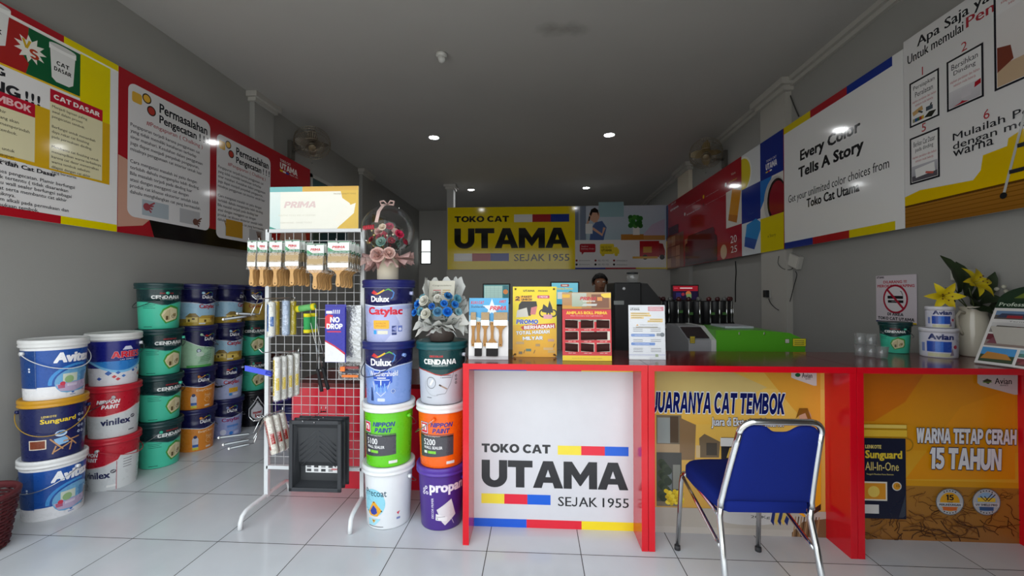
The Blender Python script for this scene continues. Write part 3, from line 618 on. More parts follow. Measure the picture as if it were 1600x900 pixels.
# left of it: sofa sample tiles, words, year
zc = q(430, 665)[1]; A.box2((xa, zc), (xb, q(430, 480)[1] + .06), 'd9d4ca'); A.poly([(xa + .06, zc + .1), (xa + .3, zc + .03), (xa + .42, zc + .42), (xa + .18, zc + .5)], 'd08a1e'); A.poly([(xa + .06, zc + .1), (xa + .3, zc + .03), (xa + .33, zc + .12), (xa + .08, zc + .18)], 'b26c14')
tb(A, '20', q(456, 752), q(492, 698), 'e4d8d6', -.01); tb(A, '25', q(458, 808), q(494, 760), 'e4d8d6', -.01)
A.rect(xb - .35, 2.42, .35, Z1 - 2.42, '9c1624'); A.box2((xa, zc), (xb, q(430, 480)[1] + .06), 'd9d4ca'); A.poly([(xa + .06, zc + .1), (xa + .3, zc + .03), (xa + .42, zc + .42), (xa + .18, zc + .5)], 'd08a1e'); A.poly([(xa + .06, zc + .1), (xa + .3, zc + .03), (xa + .33, zc + .12), (xa + .08, zc + .18)], 'b26c14')
tb(A, 'Color', q(446, 400), q(494, 364), 'd9b62a', .01); A.text('Warna', q(458, 0)[0], q(458, 356)[1], .12, .03, 'd9c0b0', 0)
tb(A, 'Decorative Paint', q(196, 542), q(282, 490), 'e6d4d6', .02); tb(A, 'Industrial Paint', q(200, 588), q(276, 540), 'e6d4d6', .02)
tb(A, 'Wood Paint', q(310, 478), q(386, 438), 'e6d4d6', .02); tb(A, 'Automotive Paint', q(308, 526), q(428, 462), 'e6d4d6', .02)
for px, py, c in ((188, 580, 'e8e8e8'), (298, 478, 'e0b020'), (298, 524, '7a0f18'), (428, 408, 'e8e8e8')): A.circ(*q(px, py), .03, c)
tb(A, 'UTAMA', q(104, 566), q(152, 526), 'e6dada', .04); A.text('TOKO CAT', q(104, 0)[0], q(104, 536)[1] + .01, .3, .035, 'e6dada', .02)
zs = 1.79
A.rect(q(82, 0)[0] + .0, zs, q(178, 0)[0] - q(82, 0)[0], .62, '7d4a3a')
for i in range(3):
    for j in range(3): A.rect(q(84, 0)[0] + j * .24, zs + .02 + i * .2, .22, .18, ['b98a6a', '8f5a48', 'a87458'][(i + j) % 3])
A.rect(q(92, 0)[0], 2.42, .55, .16, '3a1820'); A.rect(q(178, 0)[0] + .05, 2.05, .45, .2, 'b07a56')
A.rrect(q(186, 0)[0], zs + .04, q(374, 0)[0] - q(186, 0)[0], .34, .07, '4a0f18'); A.rrect(q(200, 0)[0], zs + .2, q(360, 0)[0] - q(200, 0)[0], .3, .08, '5c141e'); A.rect(q(186, 0)[0], zs, q(374, 0)[0] - q(186, 0)[0], .05, '2c0a10'); A.circ(q(412, 0)[0], zs + .1, .1, 'c9a78a')
A.clip(e0, e1, Z0, Z1)
board('wall_banner', 'deep red banner on right wall ending in blue, yellow and white picture tiles', A, (XR, 0, 0), (0, -1, 0), (0, 0, 1), e0, e1, Z0, Z1, 'banner', '9c1624')
# ---- right wall, Every Color
A = Art(); q = crop(RP, 1200, 80, .34453); c0, c1 = -4.515, -3.09
A.rect(c0, ZB0, c1 - c0, Z1 - ZB0, 'e6e5e4')
x1, x2, x3 = RP(1266, 176)[0], RP(1323, 138)[0], RP(1394, 88)[0]
for a, b, c in ((c0, x1, 'd9c314'), (x1, x2, 'a81e28'), (x2, x3, '15318c')): A.rect(a, Z1 - .07, b - a, .07, c)
x1, x2, x3 = RP(1270, 383)[0], RP(1327, 373)[0], RP(1399, 355)[0]
for a, b, c in ((c0, x1, '15318c'), (x1, x2, 'a81e28'), (x2, x3, 'd9c314')): A.rect(a, ZB0, b - a, .065, c)
A.text('Every Color', q(142, 0)[0], q(142, 502)[1] - .028, q(416, 0)[0] - q(142, 0)[0], .135, '1c1c20', .035)
A.text('Tells A Story', q(134, 0)[0], q(134, 580)[1] - .028, q(430, 0)[0] - q(134, 0)[0], .135, '1c1c20', .035)
A.text('Get your unlimited color choices from', q(88, 0)[0], q(88, 692)[1] - .022, q(545, 0)[0] - q(88, 0)[0], .10, '26262a', .008)
A.text('Toko Cat Utama', q(170, 0)[0], q(170, 712)[1], q(410, 0)[0] - q(170, 0)[0], .085, '1c1c20', .03)
board('wall_banner', 'white banner on right wall reading Every Color Tells A Story', A, (XR, 0, 0), (0, -1, 0), (0, 0, 1), c0, c1, ZB0, Z1, 'banner', 'e6e5e4')
# ---- right wall, steps of painting
A = Art(); d0, d1 = -3.086, -1.35; ZD = 3.09
A.rect(d0, ZB0, d1 - d0, ZD - ZB0, 'dbd9d8')
A.rect(d0, ZB0, d1 - d0, .14, '8a5a1c', '9a6822')
for i in range(5): A.rect(d0, ZB0 + .02 + i * .026, d1 - d0, .004, '74490f')
zz = ZB0 + .14
A.rect(d0, zz, d1 - d0, .014, '5c3a12')
A.poly([(d0, zz + .014), (d1, zz + .014), (d1, q(1160, 340)[1] + .12), q(1160, 350), q(1090, 395), q(1085, 430), q(975, 472), q(965, 540), q(930, 585), q(850, 600), q(690, 630), (d0, q(625, 662)[1])], 'd9b400')
k = crop(RP, 1400, 0, .2)
A.text('Apa Saja yang diperlukan', k(160, 0)[0], k(160, 372)[1] - .02, 1.0, .085, '222226', .02)
A.text('Untuk memulai', k(85, 0)[0], k(85, 512)[1], k(525, 0)[0] - k(85, 0)[0], .062, '222226', .02); A.text('Pengecatan', k(545, 0)[0], k(85, 512)[1] - .016, .50, .085, 'a63038', .02)
def step(A, num, t1, t2, xa, xb, za, zb, pic, nx):
    A.frame(xa, za, xb - xa, zb - za, .012, '1c1c24'); W = xb - xa; H = zb - za
    A.rect(xa + .012, za + .012, W - .024, H - .024, 'e4e2e1')
    A.text(num, nx, zb + .012, None, .055, 'b0383e', .0, al='c')
    A.text(t1, (xa + xb) / 2, zb - .07, W * .72, .035, '2a2a2e', .005, al='c'); A.text(t2, (xa + xb) / 2, zb - .115, W * .6, .035, '2a2a2e', .005, al='c')
    A.text('siapkan peralatan dan bahan', (xa + xb) / 2, zb - .155, W * .8, .022, 'b0484c', .0, al='c'); A.text('sebelum mulai bekerja', (xa + xb) / 2, zb - .183, W * .6, .022, 'b0484c', .0, al='c')
    pic(A, xa + .015, za + .015, W - .03, H - .215)
def pic1(A, x, y, w_, h):
    A.line([(x + .05 * w_, y + .75 * h), (x + .45 * w_, y + .95 * h)], .03, 'c6a06a'); A.line([(x + .28 * w_, y + .82 * h), (x + .45 * w_, y + .6 * h)], .012, '4a4a4a'); A.rect(x + .58 * w_, y + .55 * h, .26 * w_, .3 * h, '4c5660'); A.line([(x + .75 * w_, y + .85 * h), (x + .8 * w_, y + h)], .01, '333333')
    A.bars(x + .05 * w_, y + .12 * h, .45 * w_, .26 * h, ['8a8a6a', '2c4c8c', '3a6a4a', 'a03a2a', 'c8a030']); A.poly([(x + .5 * w_, y + .15 * h), (x + .8 * w_, y + .02 * h), (x + .97 * w_, y + .38 * h), (x + .7 * w_, y + .45 * h)], '2c2c24')
def pic2(A, x, y, w_, h):
    A.rect(x, y, w_, h, 'bdb9be', 'd3d0d2'); A.rect(x + .4 * w_, y + .3 * h, .3 * w_, .6 * h, 'cdc8cc'); A.poly([(x + .8 * w_, y + .62 * h), (x + w_, y + .72 * h), (x + w_, y + h), (x + .82 * w_, y + .92 * h)], 'a81c28'); A.poly([(x + .1 * w_, y), (x + .65 * w_, y), (x + .5 * w_, y + .1 * h), (x + .42 * w_, y + .18 * h), (x + .36 * w_, y + .1 * h)], 'b02030')
def pic3(A, x, y, w_, h):
    A.rect(x, y, w_, h, 'd4cbc6', 'e0dcda'); A.rect(x, y, w_, .28 * h, 'c4a888'); A.poly([(x, y + .2 * h), (x + .24 * w_, y + .3 * h), (x + .2 * w_, y + .5 * h), (x, y + .55 * h)], '7a3a2a')
def pic5(A, x, y, w_, h):
    A.rect(x, y, w_, h, '8e8c94', 'b9b7bd'); A.rect(x, y, w_, .35 * h, '5a565c'); A.line([(x + .15 * w_, y + .5 * h), (x + .9 * w_, y + .62 * h)], .06, 'e6e4e2'); A.line([(x + .55 * w_, y + .4 * h), (x + .85 * w_, y + .25 * h)], .014, 'c05a50')
f1 = (q(640, 0)[0], q(775, 0)[0]); step(A, '1', 'Persiapkan', 'Peralatan', f1[0], f1[1], q(640, 352)[1], q(640, 150)[1], pic1, q(700, 0)[0])
f2 = (q(810, 0)[0], q(978, 0)[0]); step(A, '2', 'Bersihkan', 'Dinding', f2[0], f2[1], q(815, 277)[1], q(810, 52)[1], pic2, k(530, 0)[0])
step(A, '3', 'Tutup bagian', 'yang tidak', q(1027, 0)[0], q(1027, 0)[0] + .37, q(1030, 183)[1], q(1030, 183)[1] + .62, pic3, k(930, 0)[0])
step(A, '5', 'Berikan Cat Dasar', 'pada dinding', f1[0], f1[1], q(645, 608)[1], q(640, 400)[1], pic5, q(705, 0)[0])
A.text('6', q(990, 0)[0], q(990, 308)[1], None, .055, 'b0383e', .0, al='c')
xx = q(836, 0)[0]; A.text('Mulailah Pengecatan', xx, q(836, 405)[1] - .02, .73, .058, '26262a', .005); A.text('dengan memberikan', xx, q(836, 442)[1] - .025, .73, .058, '26262a', .005); A.text('warna', xx, q(836, 476)[1] - .01, .23, .038, '26262a', .005)
lx = q(1070, 655)
A.line([lx, (lx[0] + .16, lx[1] + .62)], .014, 'b9b9b4'); A.line([(lx[0] + .3, lx[1] - .0), (lx[0] + .34, lx[1] + .62)], .014, 'a5a5a0')
for i in range(4): A.rect(lx[0] + .03 + i * .04, lx[1] + .11 + i * .13, .28 - .03 * i, .022, '2c2c30')
A.circ(lx[0], lx[1], .018, '222222')
A.clip(d0, d1, ZB0, ZD)
board('wall_banner', 'white banner with numbered painting steps and yellow paint edge, nearest on right wall', A, (XR, 0, 0), (0, -1, 0), (0, 0, 1), d0, d1, ZB0, ZD, 'banner', 'dbd9d8')
# ---- back wall: yellow shop banner and photo banner
YS = 8.49
def BP(px, py): p = at_y(px, py, YS); return (p.x, p.z)
q = crop(BP, 690, 300, .23125); x0 = BP(700, 0)[0]; xm = BP(898, 0)[0]; x1 = BP(1040, 0)[0]; z0, z1 = 1.80, 3.07
A = Art(); A.rect(x0, z0, xm - x0, z1 - z0, 'e2c800'); Q = q
tb(A, 'TOKO CAT', Q(88, 205), Q(455, 160), '111110', .05); A.bars(Q(490, 0)[0], Q(490, 204)[1], Q(862, 0)[0] - Q(490, 0)[0], Q(490, 152)[1] - Q(490, 204)[1], ['d8d6d2', 'a01e26', '14308a'])
tb(A, 'UTAMA', Q(86, 384), Q(862, 240), '111110', .06)
A.bars(Q(84, 0)[0], Q(84, 468)[1], Q(455, 0)[0] - Q(84, 0)[0], Q(84, 416)[1] - Q(84, 468)[1], ['d8d6d2', 'a01e26', '14308a']); A.sejak(Q(490, 467), Q(864, 418), '111110')
board('shop_banner', 'large yellow banner with heavy black lettering on the back partition', A, (0, YS, 0), (1, 0, 0), (0, 0, 1), x0, xm, z0, z1, 'banner', 'e2c800', back=.015)
A = Art(); A.rect(xm, z0, x1 - xm, z1 - z0, 'cfcdcc'); zp = Q(900, 325)[1]
A.rect(xm, zp, x1 - xm, z1 - zp, '9fb4bd', 'b9bfcb'); A.rect(xm, zp, Q(975, 0)[0] - xm, z1 - zp, '6f7a8c'); A.rect(Q(925, 0)[0], zp, .03, z1 - zp, '9aa2ae'); A.rect(Q(1060, 0)[0], Q(0, 180)[1], .5, .3, '8eaeb4')
A.poly([Q(1330, 325), Q(1509, 325), Q(1509, 180), Q(1420, 220)], 'b4a4b8')
# woman on the telephone (generic figure)
A.poly([Q(1000, 325), Q(1010, 245), Q(1040, 205), Q(1085, 195), Q(1115, 240), Q(1100, 300), Q(1095, 325)], '4a5f8c'); A.circ(*Q(1032, 160), .105, 'c79a80', .125)
A.poly([Q(1000, 150), Q(1010, 118), Q(1035, 105), Q(1058, 122), Q(1062, 165), Q(1052, 140), Q(1020, 138), Q(1008, 165)], '1c1410'); A.line([Q(1035, 180), Q(1040, 205)], .09, 'c79a80')
A.line([Q(990, 260), Q(985, 215), Q(1000, 175)], .04, 'c79a80'); A.line([Q(1000, 165), Q(995, 195)], .03, '202024'); A.line([Q(1100, 240), Q(1085, 290), Q(1020, 245)], .05, 'c79a80'); A.rect(Q(972, 0)[0], Q(0, 290)[1], .14, .2, 'd8d8d4')
A.box2(Q(1212, 325), Q(1365, 285), 'a8702c'); A.box2(Q(1365, 325), Q(1509, 292), 'b07f45'); A.box2(Q(1293, 290), Q(1338, 235), 'd8d6d0')
for i in range(16): A.circ(Q(1310 + 34 * math.sin(i * 2.4), 0)[0], Q(0, 212 + 28 * math.cos(i * 1.7))[1], .05, ['2f6a2c', '3f7d33', '275a26'][i % 3])
def callout(a, b, col): A.rrect(*a, b[0] - a[0], b[1] - a[1], .03, col)
callout(Q(933, 408), Q(1040, 350), '9c2630'); A.poly([Q(945, 405), Q(965, 405), Q(948, 425)], '9c2630'); tb(A, 'Ready to', Q(945, 375), Q(990, 362), 'd8b0b0'); tb(A, 'Delivery Order', Q(943, 392), Q(1032, 378), 'd8b0b0')
callout(Q(1070, 420), Q(1165, 350), 'd3bb28'); A.poly([Q(1165, 418), Q(1165, 372), Q(1185, 372), Q(1200, 392), Q(1200, 418)], 'd3bb28'); tb(A, 'FREE DELIVERY', Q(1078, 382), Q(1150, 366), '5c5210'); tb(A, 'UTAMA', Q(1080, 402), Q(1150, 386), '5c5210', .03); A.circ(*Q(1090, 422), .035, 'c9b42c'); A.circ(*Q(1180, 422), .035, 'c9b42c')
A.box2(Q(1338, 440), Q(1470, 330), 'a01820'); A.poly([Q(1470, 430), Q(1470, 345), Q(1495, 350), Q(1509, 395), Q(1509, 430)], '8c141c'); A.box2(Q(1362, 410), Q(1420, 370), 'b8862c'); A.circ(*Q(1375, 440), .05, '1a1a1a'); A.circ(*Q(1490, 440), .05, '1a1a1a'); A.box2(Q(1290, 450), Q(1460, 435), 'c89a3c')
for i, px in enumerate((912, 1040, 1165)):
    for j, py in enumerate((463, 490)):
        A.circ(*Q(px, py), .022, ['7a2a2a', '222222'][j]); tb(A, ['@tokocatutama', '0821 955 1955', 'www.tokocatutama.com'][i], Q(px + 16, py + 6), Q(px + 90, py - 6), '6a6a6a')
A.bars(xm, z0, x1 - xm, Q(0, 515)[1] - z0, ['2c3484', '982432', 'cdb81e'])
board('shop_banner', 'pale photo banner with woman on phone and red truck on the back partition', A, (0, YS, 0), (1, 0, 0), (0, 0, 1), xm + .002, x1, z0, z1, 'banner', 'cfcdcc', back=.015)

# ================================================================== red counter
CTY, CPY, CBK, CTZ = 2.2, 2.385, 2.75, .955
CRED = 'd10a1e'
def CP(px, py): p = at_y(px, py, CPY); return (p.x, p.z)
def counter(x0, x1, label, A, base):
    r = thing('counter_unit', label, 'counter', ((x0 + x1) / 2, (CTY + CBK) / 2, 0), 0, 'red counter units'); M = Matrix.Translation(-r.location); t = .033
    m = MB(M); m.box(x0, x1, CTY + .0015, CBK, CTZ - .03, CTZ, 'laminate', '5e1517', .001); tbd = m.build('top_board', r)
    m = MB(M); m.box(x0, x1, CTY, CTY + .0014, CTZ - .0305, CTZ, 'laminate', CRED); eb = m.build('edge_band', tbd); eb['label'] = 'bright red front edge'
    for a in (x0, x1 - t):
        m = MB(M); m.box(a, a + t, CTY + .001, CBK, 0, CTZ - .03, 'laminate', CRED, .0015); m.build('side_panel', r)
    m = MB(M); m.box(x0 + t, x1 - t, CPY + .001, CPY + .016, .0, CTZ - .03, 'laminate', base)
    A.clip(x0 + t, x1 - t, 0, CTZ - .03); A.flat(m, (0, CPY + .0005, 0), (1, 0, 0), (0, 0, 1), 'card_gloss'); m.build('front_panel', r)
    m = MB(M); m.box(x0 + t, x1 - t, CPY + .02, CBK - .02, .45, .47, 'laminate', CRED); m.build('shelf', r)
    return r
cx = [-.388, .574, 1.602, 2.585]
# unit 1
A = Art(); q = crop(CP, 720, 560, 1 / 3.0); u0, u1 = cx[0] + .033, cx[1] - .033
A.rect(u0, 0, u1 - u0, .925, 'd2d2d6')
s1, s2 = q(308, 0)[0], q(565, 0)[0]
for a, b, c in ((u0, s1, '1658cc'), (s1, s2, 'dc1f33'), (s2, u1, 'eed41c')): A.rect(a, 0, b - a, .047, c); A.rect(a, .885, b - a, .04, c)
tb(A, 'TOKO CAT', (q(98, 0)[0], q(98, 440)[1]), (q(420, 0)[0], q(98, 398)[1]), '262629', .05)
za, zb2 = q(620, 455)[1], q(620, 412)[1]; A.bars(q(454, 0)[0], za, q(785, 0)[0] - q(454, 0)[0], zb2 - za, ['ebd63a', 'e01f38', '0f5cd0'])
tb(A, 'UTAMA', (q(98, 0)[0], q(98, 602)[1]), (q(783, 0)[0], q(98, 472)[1] - .003), '262629', .06)
za, zb2 = q(97, 678)[1], q(97, 632)[1]; A.bars(q(97, 0)[0], za, q(420, 0)[0] - q(97, 0)[0], zb2 - za, ['ebd63a', 'e01f38', '0f5cd0'])
A.sejak((q(455, 0)[0], q(455, 692)[1]), (q(786, 0)[0], q(455, 648)[1]), '262629')
counter(cx[0], cx[1] - .001, 'red counter unit with white panel and heavy black lettering, beside the pail stacks', A, 'e2e2e6')
# unit 2
A = Art(); q = crop(CP, 1010, 560, .37783); u0, u1 = cx[1] + .033, cx[2] - .033
A.rect(u0, 0, u1 - u0, .925, 'd7a24a', 'edc25a')
A.rect(u0, .6, u1 - u0, .2, 'e8b44c', 'f0c766'); A.poly([q(42, 50), q(340, 48), q(500, 120), q(300, 200), q(42, 130)], 'd9c07a'); A.poly([q(480, 50), q(720, 50), q(720, 330), q(600, 200)], 'e9a83c')
A.poly([q(590, 330), q(720, 300), q(720, 640), q(560, 600)], 'f0b020')
# house and paving
A.box2(q(42, 610), q(145, 235), '7d705c'); A.box2(q(46, 350), q(98, 245), '9aa09c'); A.box2(q(42, 388), q(138, 355), 'b59a76'); A.poly([q(138, 245), q(205, 275), q(200, 420), q(138, 420)], '8c6f4e'); A.box2(q(98, 348), q(132, 240), '5c4c3c')
A.poly([q(218, 330), q(240, 312), q(305, 345), q(300, 410), q(222, 410)], '77644c'); A.box2(q(248, 400), q(292, 350), '4a4238'); A.box2(q(205, 410), q(222, 360), 'd6b98a')
A.box2(q(42, 590), q(145, 390), '4c4c48'); A.box2(q(80, 560), q(105, 460), '70787a'); A.box2(q(110, 540), q(140, 440), '8a8a80')
for i in range(14): A.circ(q(60 + (i % 4) * 9, 0)[0], q(0, 430 + i * 11)[1], .022, ['3a4630', '2f3a28'][i % 2])
for i in range(34): A.circ(q(78 + (i * 37) % 68, 0)[0], q(0, 545 + (i * 23) % 55)[1], .011, ['e2c21a', 'c9a812', 'f0d63a'][i % 3])
A.box2((u0, q(0, 730)[1]), (u1, q(0, 612)[1]), 'b9b0a4'); A.rect(u0, 0, u1 - u0, q(0, 690)[1], 'c2bab0'); A.poly([(q(595, 0)[0], 0), (u1, 0), (u1, q(0, 640)[1]), (q(640, 0)[0], q(0, 655)[1]), (q(595, 0)[0], q(0, 700)[1])], '7a5a3c')
for i in range(9): A.line([(q(600 + i * 12, 0)[0], .0), (q(612 + i * 12, 0)[0], .11)], .006, ['a58058', '4a3420'][i % 2])
# paint pail in the print
A.box2(q(310, 660), q(525, 330), '1c1a20'); A.box2(q(310, 670), q(525, 600), 'ccc9c6'); A.circ((q(310, 0)[0] + q(525, 0)[0]) / 2, q(0, 660)[1], (q(525, 0)[0] - q(310, 0)[0]) / 2, 'ccc9c6', .02); A.box2(q(305, 362), q(530, 332), 'd9d6d2'); tb(A, 'AVITEX', q(330, 410), q(520, 372), 'd8b04a', .04); tb(A, '20 Kg', q(430, 662), q(510, 650), '5a5a5a', .02)
# person in a yellow dress waving ribbons
A.poly([q(600, 620), q(620, 400), q(620, 290), q(700, 280), q(720, 300), q(720, 610), q(650, 655)], 'eca31a'); A.poly([q(660, 640), q(720, 600), q(720, 625), q(670, 655)], '3a2416'); A.circ(*q(655, 245), .032, 'd0a084', .045); A.poly([q(615, 250), q(630, 205), q(665, 205), q(682, 255), q(672, 268), q(655, 225), q(630, 235)], '8a5a1c')
for i in range(5): A.poly([q(520 + i * 16, 630), q(532 + i * 16, 628), q(525 + i * 14, 690), q(512 + i * 14, 672)], ['1c2c6c', 'd9b95c'][i % 2])
A.text('JUARANYA CAT TEMBOK', q(572, 0)[0], q(0, 223)[1] + .0, q(572, 0)[0] - q(22, 0)[0], q(0, 136)[1] - q(0, 223)[1], '10185c', .05, it=.18, al='r', out='e9eef4', ow=.05)
tb(A, 'Juara di Eksterior & Interior', q(268, 288), q(572, 248), 'eef0f0', .02, out='22284e', ow=.05)
A.poly([q(597, 40), q(702, 40), q(702, 112), q(690, 112), q(610, 84), q(597, 78)], 'dcdad8'); A.circ(*q(624, 68), .014, '1c6a3c', .011); A.text('Avian', q(640, 0)[0], q(0, 72)[1], .055, .026, '1c2a2c', .02); A.text('BRANDS', q(655, 0)[0], q(0, 79)[1], .026, .007, '1c2a2c', .01)
counter(cx[1] + .001, cx[2] - .001, 'red counter unit with orange poster of house behind the blue chair', A, 'd7a24a')
# unit 3
A = Art(); q = crop(CP, 1320, 560, .37787); u0, u1 = cx[2] + .033, cx[3] - .033; zh = q(0, 520)[1]
A.rect(u0, zh, u1 - u0, .925 - zh, 'e0a018', 'e8900c'); A.rect(u0, zh + .03, u1 - u0, .16, 'e8ae2c', 'e6a31c'); A.rect(u0, 0, u1 - u0, zh, 'a06a30', 'b07a2c')
A.poly([q(70, 62), q(330, 62), q(250, 180), q(120, 260), q(70, 260)], 'e07a0c'); A.poly([q(250, 500), q(480, 200), q(705, 120), q(705, 500)], 'ec9a10')
rng = random.Random(5)
def crack(A, x, y, n, s_, col):
    a = rng.uniform(0, 2 * PI); pts = [(x, y)]
    for i in range(n):
        a += rng.uniform(-1.0, 1.0); pts.append((pts[-1][0] + s_ * math.cos(a), pts[-1][1] + s_ * .6 * math.sin(a)))
    A.line([(px, min(zh - .01, max(0.002, py))) for px, py in pts], s_ * .14, col)
for i in range(150):
    yv = rng.random() ** .8 * (zh - .02); crack(A, rng.uniform(u0, u1), yv, 5, .012 + .03 * (1 - yv / zh), ['5c3514', '7a4a1c', '4a2a10', '8a5a28'][i % 4])
# gold lidded pail
A.box2((u0, q(0, 655)[1]), q(246, 320), '141a34'); A.box2((u0, q(0, 325)[1]), q(252, 272), 'b98a0c'); A.box2((u0, q(0, 318)[1]), q(252, 296), 'f0c43c'); A.box2((u0, q(0, 284)[1]), q(250, 274), 'f4d468'); A.poly([q(218, 655), q(246, 560), q(246, 648), q(236, 655)], '39404e'); A.ring(q(246, 0)[0], q(0, 350)[1], .03, .036, 'a87c14', -PI / 2, PI / 2)
tb(A, 'LENKOTE', q(80, 370), q(146, 356), 'e6d27a', .04); tb(A, 'Sunguard', q(80, 420), q(232, 380), 'e8cc3a', .035); tb(A, 'All-In-One', q(80, 460), q(218, 428), 'e6d27a', .005); A.text('Tangguh Menahan Panas Ekstrem', q(80, 0)[0], q(0, 478)[1], .14, .010, 'd8c87a', .02)
A.box2((u0, q(0, 582)[1]), q(170, 508), 'ece6d8'); A.box2((u0, q(0, 576)[1]), q(164, 514), 'e69a24'); A.circ(q(110, 0)[0], q(0, 545)[1], .03, 'f2d060'); A.box2((u0, q(0, 635)[1]), q(136, 602), 'e4e2de')
A.circ(*q(210, 526), .024, 'd9d6d0'); A.circ(*q(210, 526), .019, 'e09a24'); A.text('15', q(210, 0)[0], q(0, 524)[1], None, .014, '222222', .02, al='c')
tb(A, 'WARNA TETAP CERAH', q(292, 348), q(704, 292), 'e6e6ea', .06, it=.08, out='23264a', ow=.05); tb(A, '15 TAHUN', q(346, 455), q(642, 372), 'e6e6ea', .06, it=.08, out='23264a', ow=.04)
for cxp, kind in ((428, 0), (578, 1)):
    cx_, cy_ = q(cxp, 590); A.circ(cx_, cy_, .071, '6e6e70'); A.circ(cx_, cy_, .067, 'b9babc'); A.circ(cx_, cy_, .05, 'e0a21c' if kind == 0 else '8fb6d8')
    if kind == 0: A.text('15', cx_, cy_ + .008, None, .03, '1a1a1a', .03, al='c'); A.text('Tahun', cx_, cy_ - .004, None, .008, '1a1a1a', .01, al='c'); A.rect(cx_ - .035, cy_ - .046, .07, .02, 'd86a2c')
    else:
        A.rect(cx_ - .045, cy_, .09, .022, 'e6c53c'); A.line([(cx_ - .03, cy_ + .03), (cx_ - .005, cy_ + .005), (cx_ + .03, cy_ + .045)], .005, '2a2a2a'); A.line([(cx_ - .01, cy_ + .03), (cx_ + .01, cy_ + .005), (cx_ + .045, cy_ + .04)], .005, '2a2a2a'); A.rect(cx_ - .035, cy_ - .046, .07, .022, '2f5a8c')
    A.rrect(cx_ - .064, cy_ - .026, .128, .022, .005, 'c9cacc'); A.text('PERLINDUNGAN' if kind == 0 else 'UV SHIELD PRO', cx_, cy_ - .021, .108, .011, '3a3a40', .03, al='c')
    for s_ in (-1, 1):
        for i in range(5): A.circ(cx_ + .059 * math.sin((i - 2) * .25), cy_ + s_ * .059 * math.cos((i - 2) * .25), .0035, '2a2a2a', seg=6)
A.poly([q(540, 62), q(706, 62), q(706, 148), q(692, 148), q(552, 110), q(540, 100)], 'd3d1d0'); A.poly([q(560, 92), q(580, 82), q(600, 90), q(585, 105)], '27402c'); A.line([q(562, 98), q(600, 96)], .004, '6aa040'); A.text('Avian', q(610, 0)[0], q(0, 97)[1], .085, .032, '1f2f30', .02); A.text('BRANDS', q(632, 0)[0], q(0, 105)[1], .04, .009, '1f2f30', .01)
counter(cx[2] + .001, cx[3], 'red counter unit with orange poster reading WARNA TETAP CERAH', A, 'e0a018')

# ================================================================== paint pails
# label drawings: u along the wrap (0 = middle of the label), v = height, H = height of the printed wall
def swoosh(A, x, y, k):
    A.poly([(x, y + .012 * k), (x + .012 * k, y + .024 * k), (x + .03 * k, y + .012 * k), (x + .03 * k, y + .004 * k), (x + .014 * k, y + .006 * k)], 'c8282c')
    A.poly([(x + .018 * k, y + .006 * k), (x + .035 * k, y + .008 * k), (x + .06 * k, y + .022 * k), (x + .055 * k, y + .027 * k), (x + .034 * k, y + .014 * k)], 'e6b428')
    A.poly([(x + .05 * k, y + .018 * k), (x + .072 * k, y + .026 * k), (x + .09 * k, y + .016 * k), (x + .092 * k, y + .02 * k), (x + .072 * k, y + .032 * k)], '5aa83c')
    A.line([(x + .085 * k, y + .024 * k), (x + .094 * k, y + .014 * k), (x + .09 * k, y - .004 * k), (x + .082 * k, y - .012 * k)], .005 * k, '3a78c0')
def wave_top(A, W, H, low, dip, col, rim='d9dde6', slope=0.0, c=0.0):
    # dark field over the label, its lower edge swelling downwards round u = c
    e = []
    for i in range(25):
        u = -W + 2 * W * i / 24; e.append((u, low - dip * math.exp(-((u - c) / .075) ** 2) + slope * u))
    A.poly([(u, v - .006) for u, v in e] + [(W, H), (-W, H)], rim); A.poly(e + [(W, H), (-W, H)], col)
def house(A, x, y, k, line='4a9a3c', fill='d9cfa8'):
    o = [(-.062, .01), (-.045, .048), (0, .075), (.055, .055), (.062, .0), (.05, -.028), (-.028, -.052), (-.05, -.02)]
    A.poly([(x + a * k * 1.1, y + b * k * 1.12) for a, b in o], line); A.poly([(x + a * k * .93, y + b * k * .9) for a, b in o], fill)
    A.poly([(x + a * k, y + b * k) for a, b in ((-.05, .0), (-.02, .045), (-.005, .05), (-.005, -.03), (-.025, -.038))], 'c4b88c'); A.rect(x - .03 * k, y - .03 * k, .016 * k, .03 * k, '5a4a2c'); A.rect(x + .02 * k, y - .004 * k, .024 * k, .022 * k, '9a8a5c'); A.ring(x + .02 * k, y - .004 * k, .008 * k, .012 * k, '5a4a2c'); A.line([(x - .005 * k, y - .03 * k), (x - .005 * k, y + .052 * k)], .002, '8a7a4a')
def L_cendana(A, W, H):
    wave_top(A, W, H, .215, .028, '123436', '2a6a60', c=.02)
    A.text('DECOLUX', .03, .268, .085, .011, 'a8242c', .04, al='c'); A.text('CENDANA', .03, .231, .185, .027, 'e9ece9', .05, al='c'); A.text('INTERIOR EXTERIOR', .03, .222, .08, .006, 'b9c9c4', .01, al='c')
    for i in range(3): A.rect(-.12, .185 - i * .013, .082 - .012 * (i % 2), .003, '1c6a5c')
    A.rect(-.12, .018, .06, .004, '14463f'); house(A, .055, .1, 1.0)
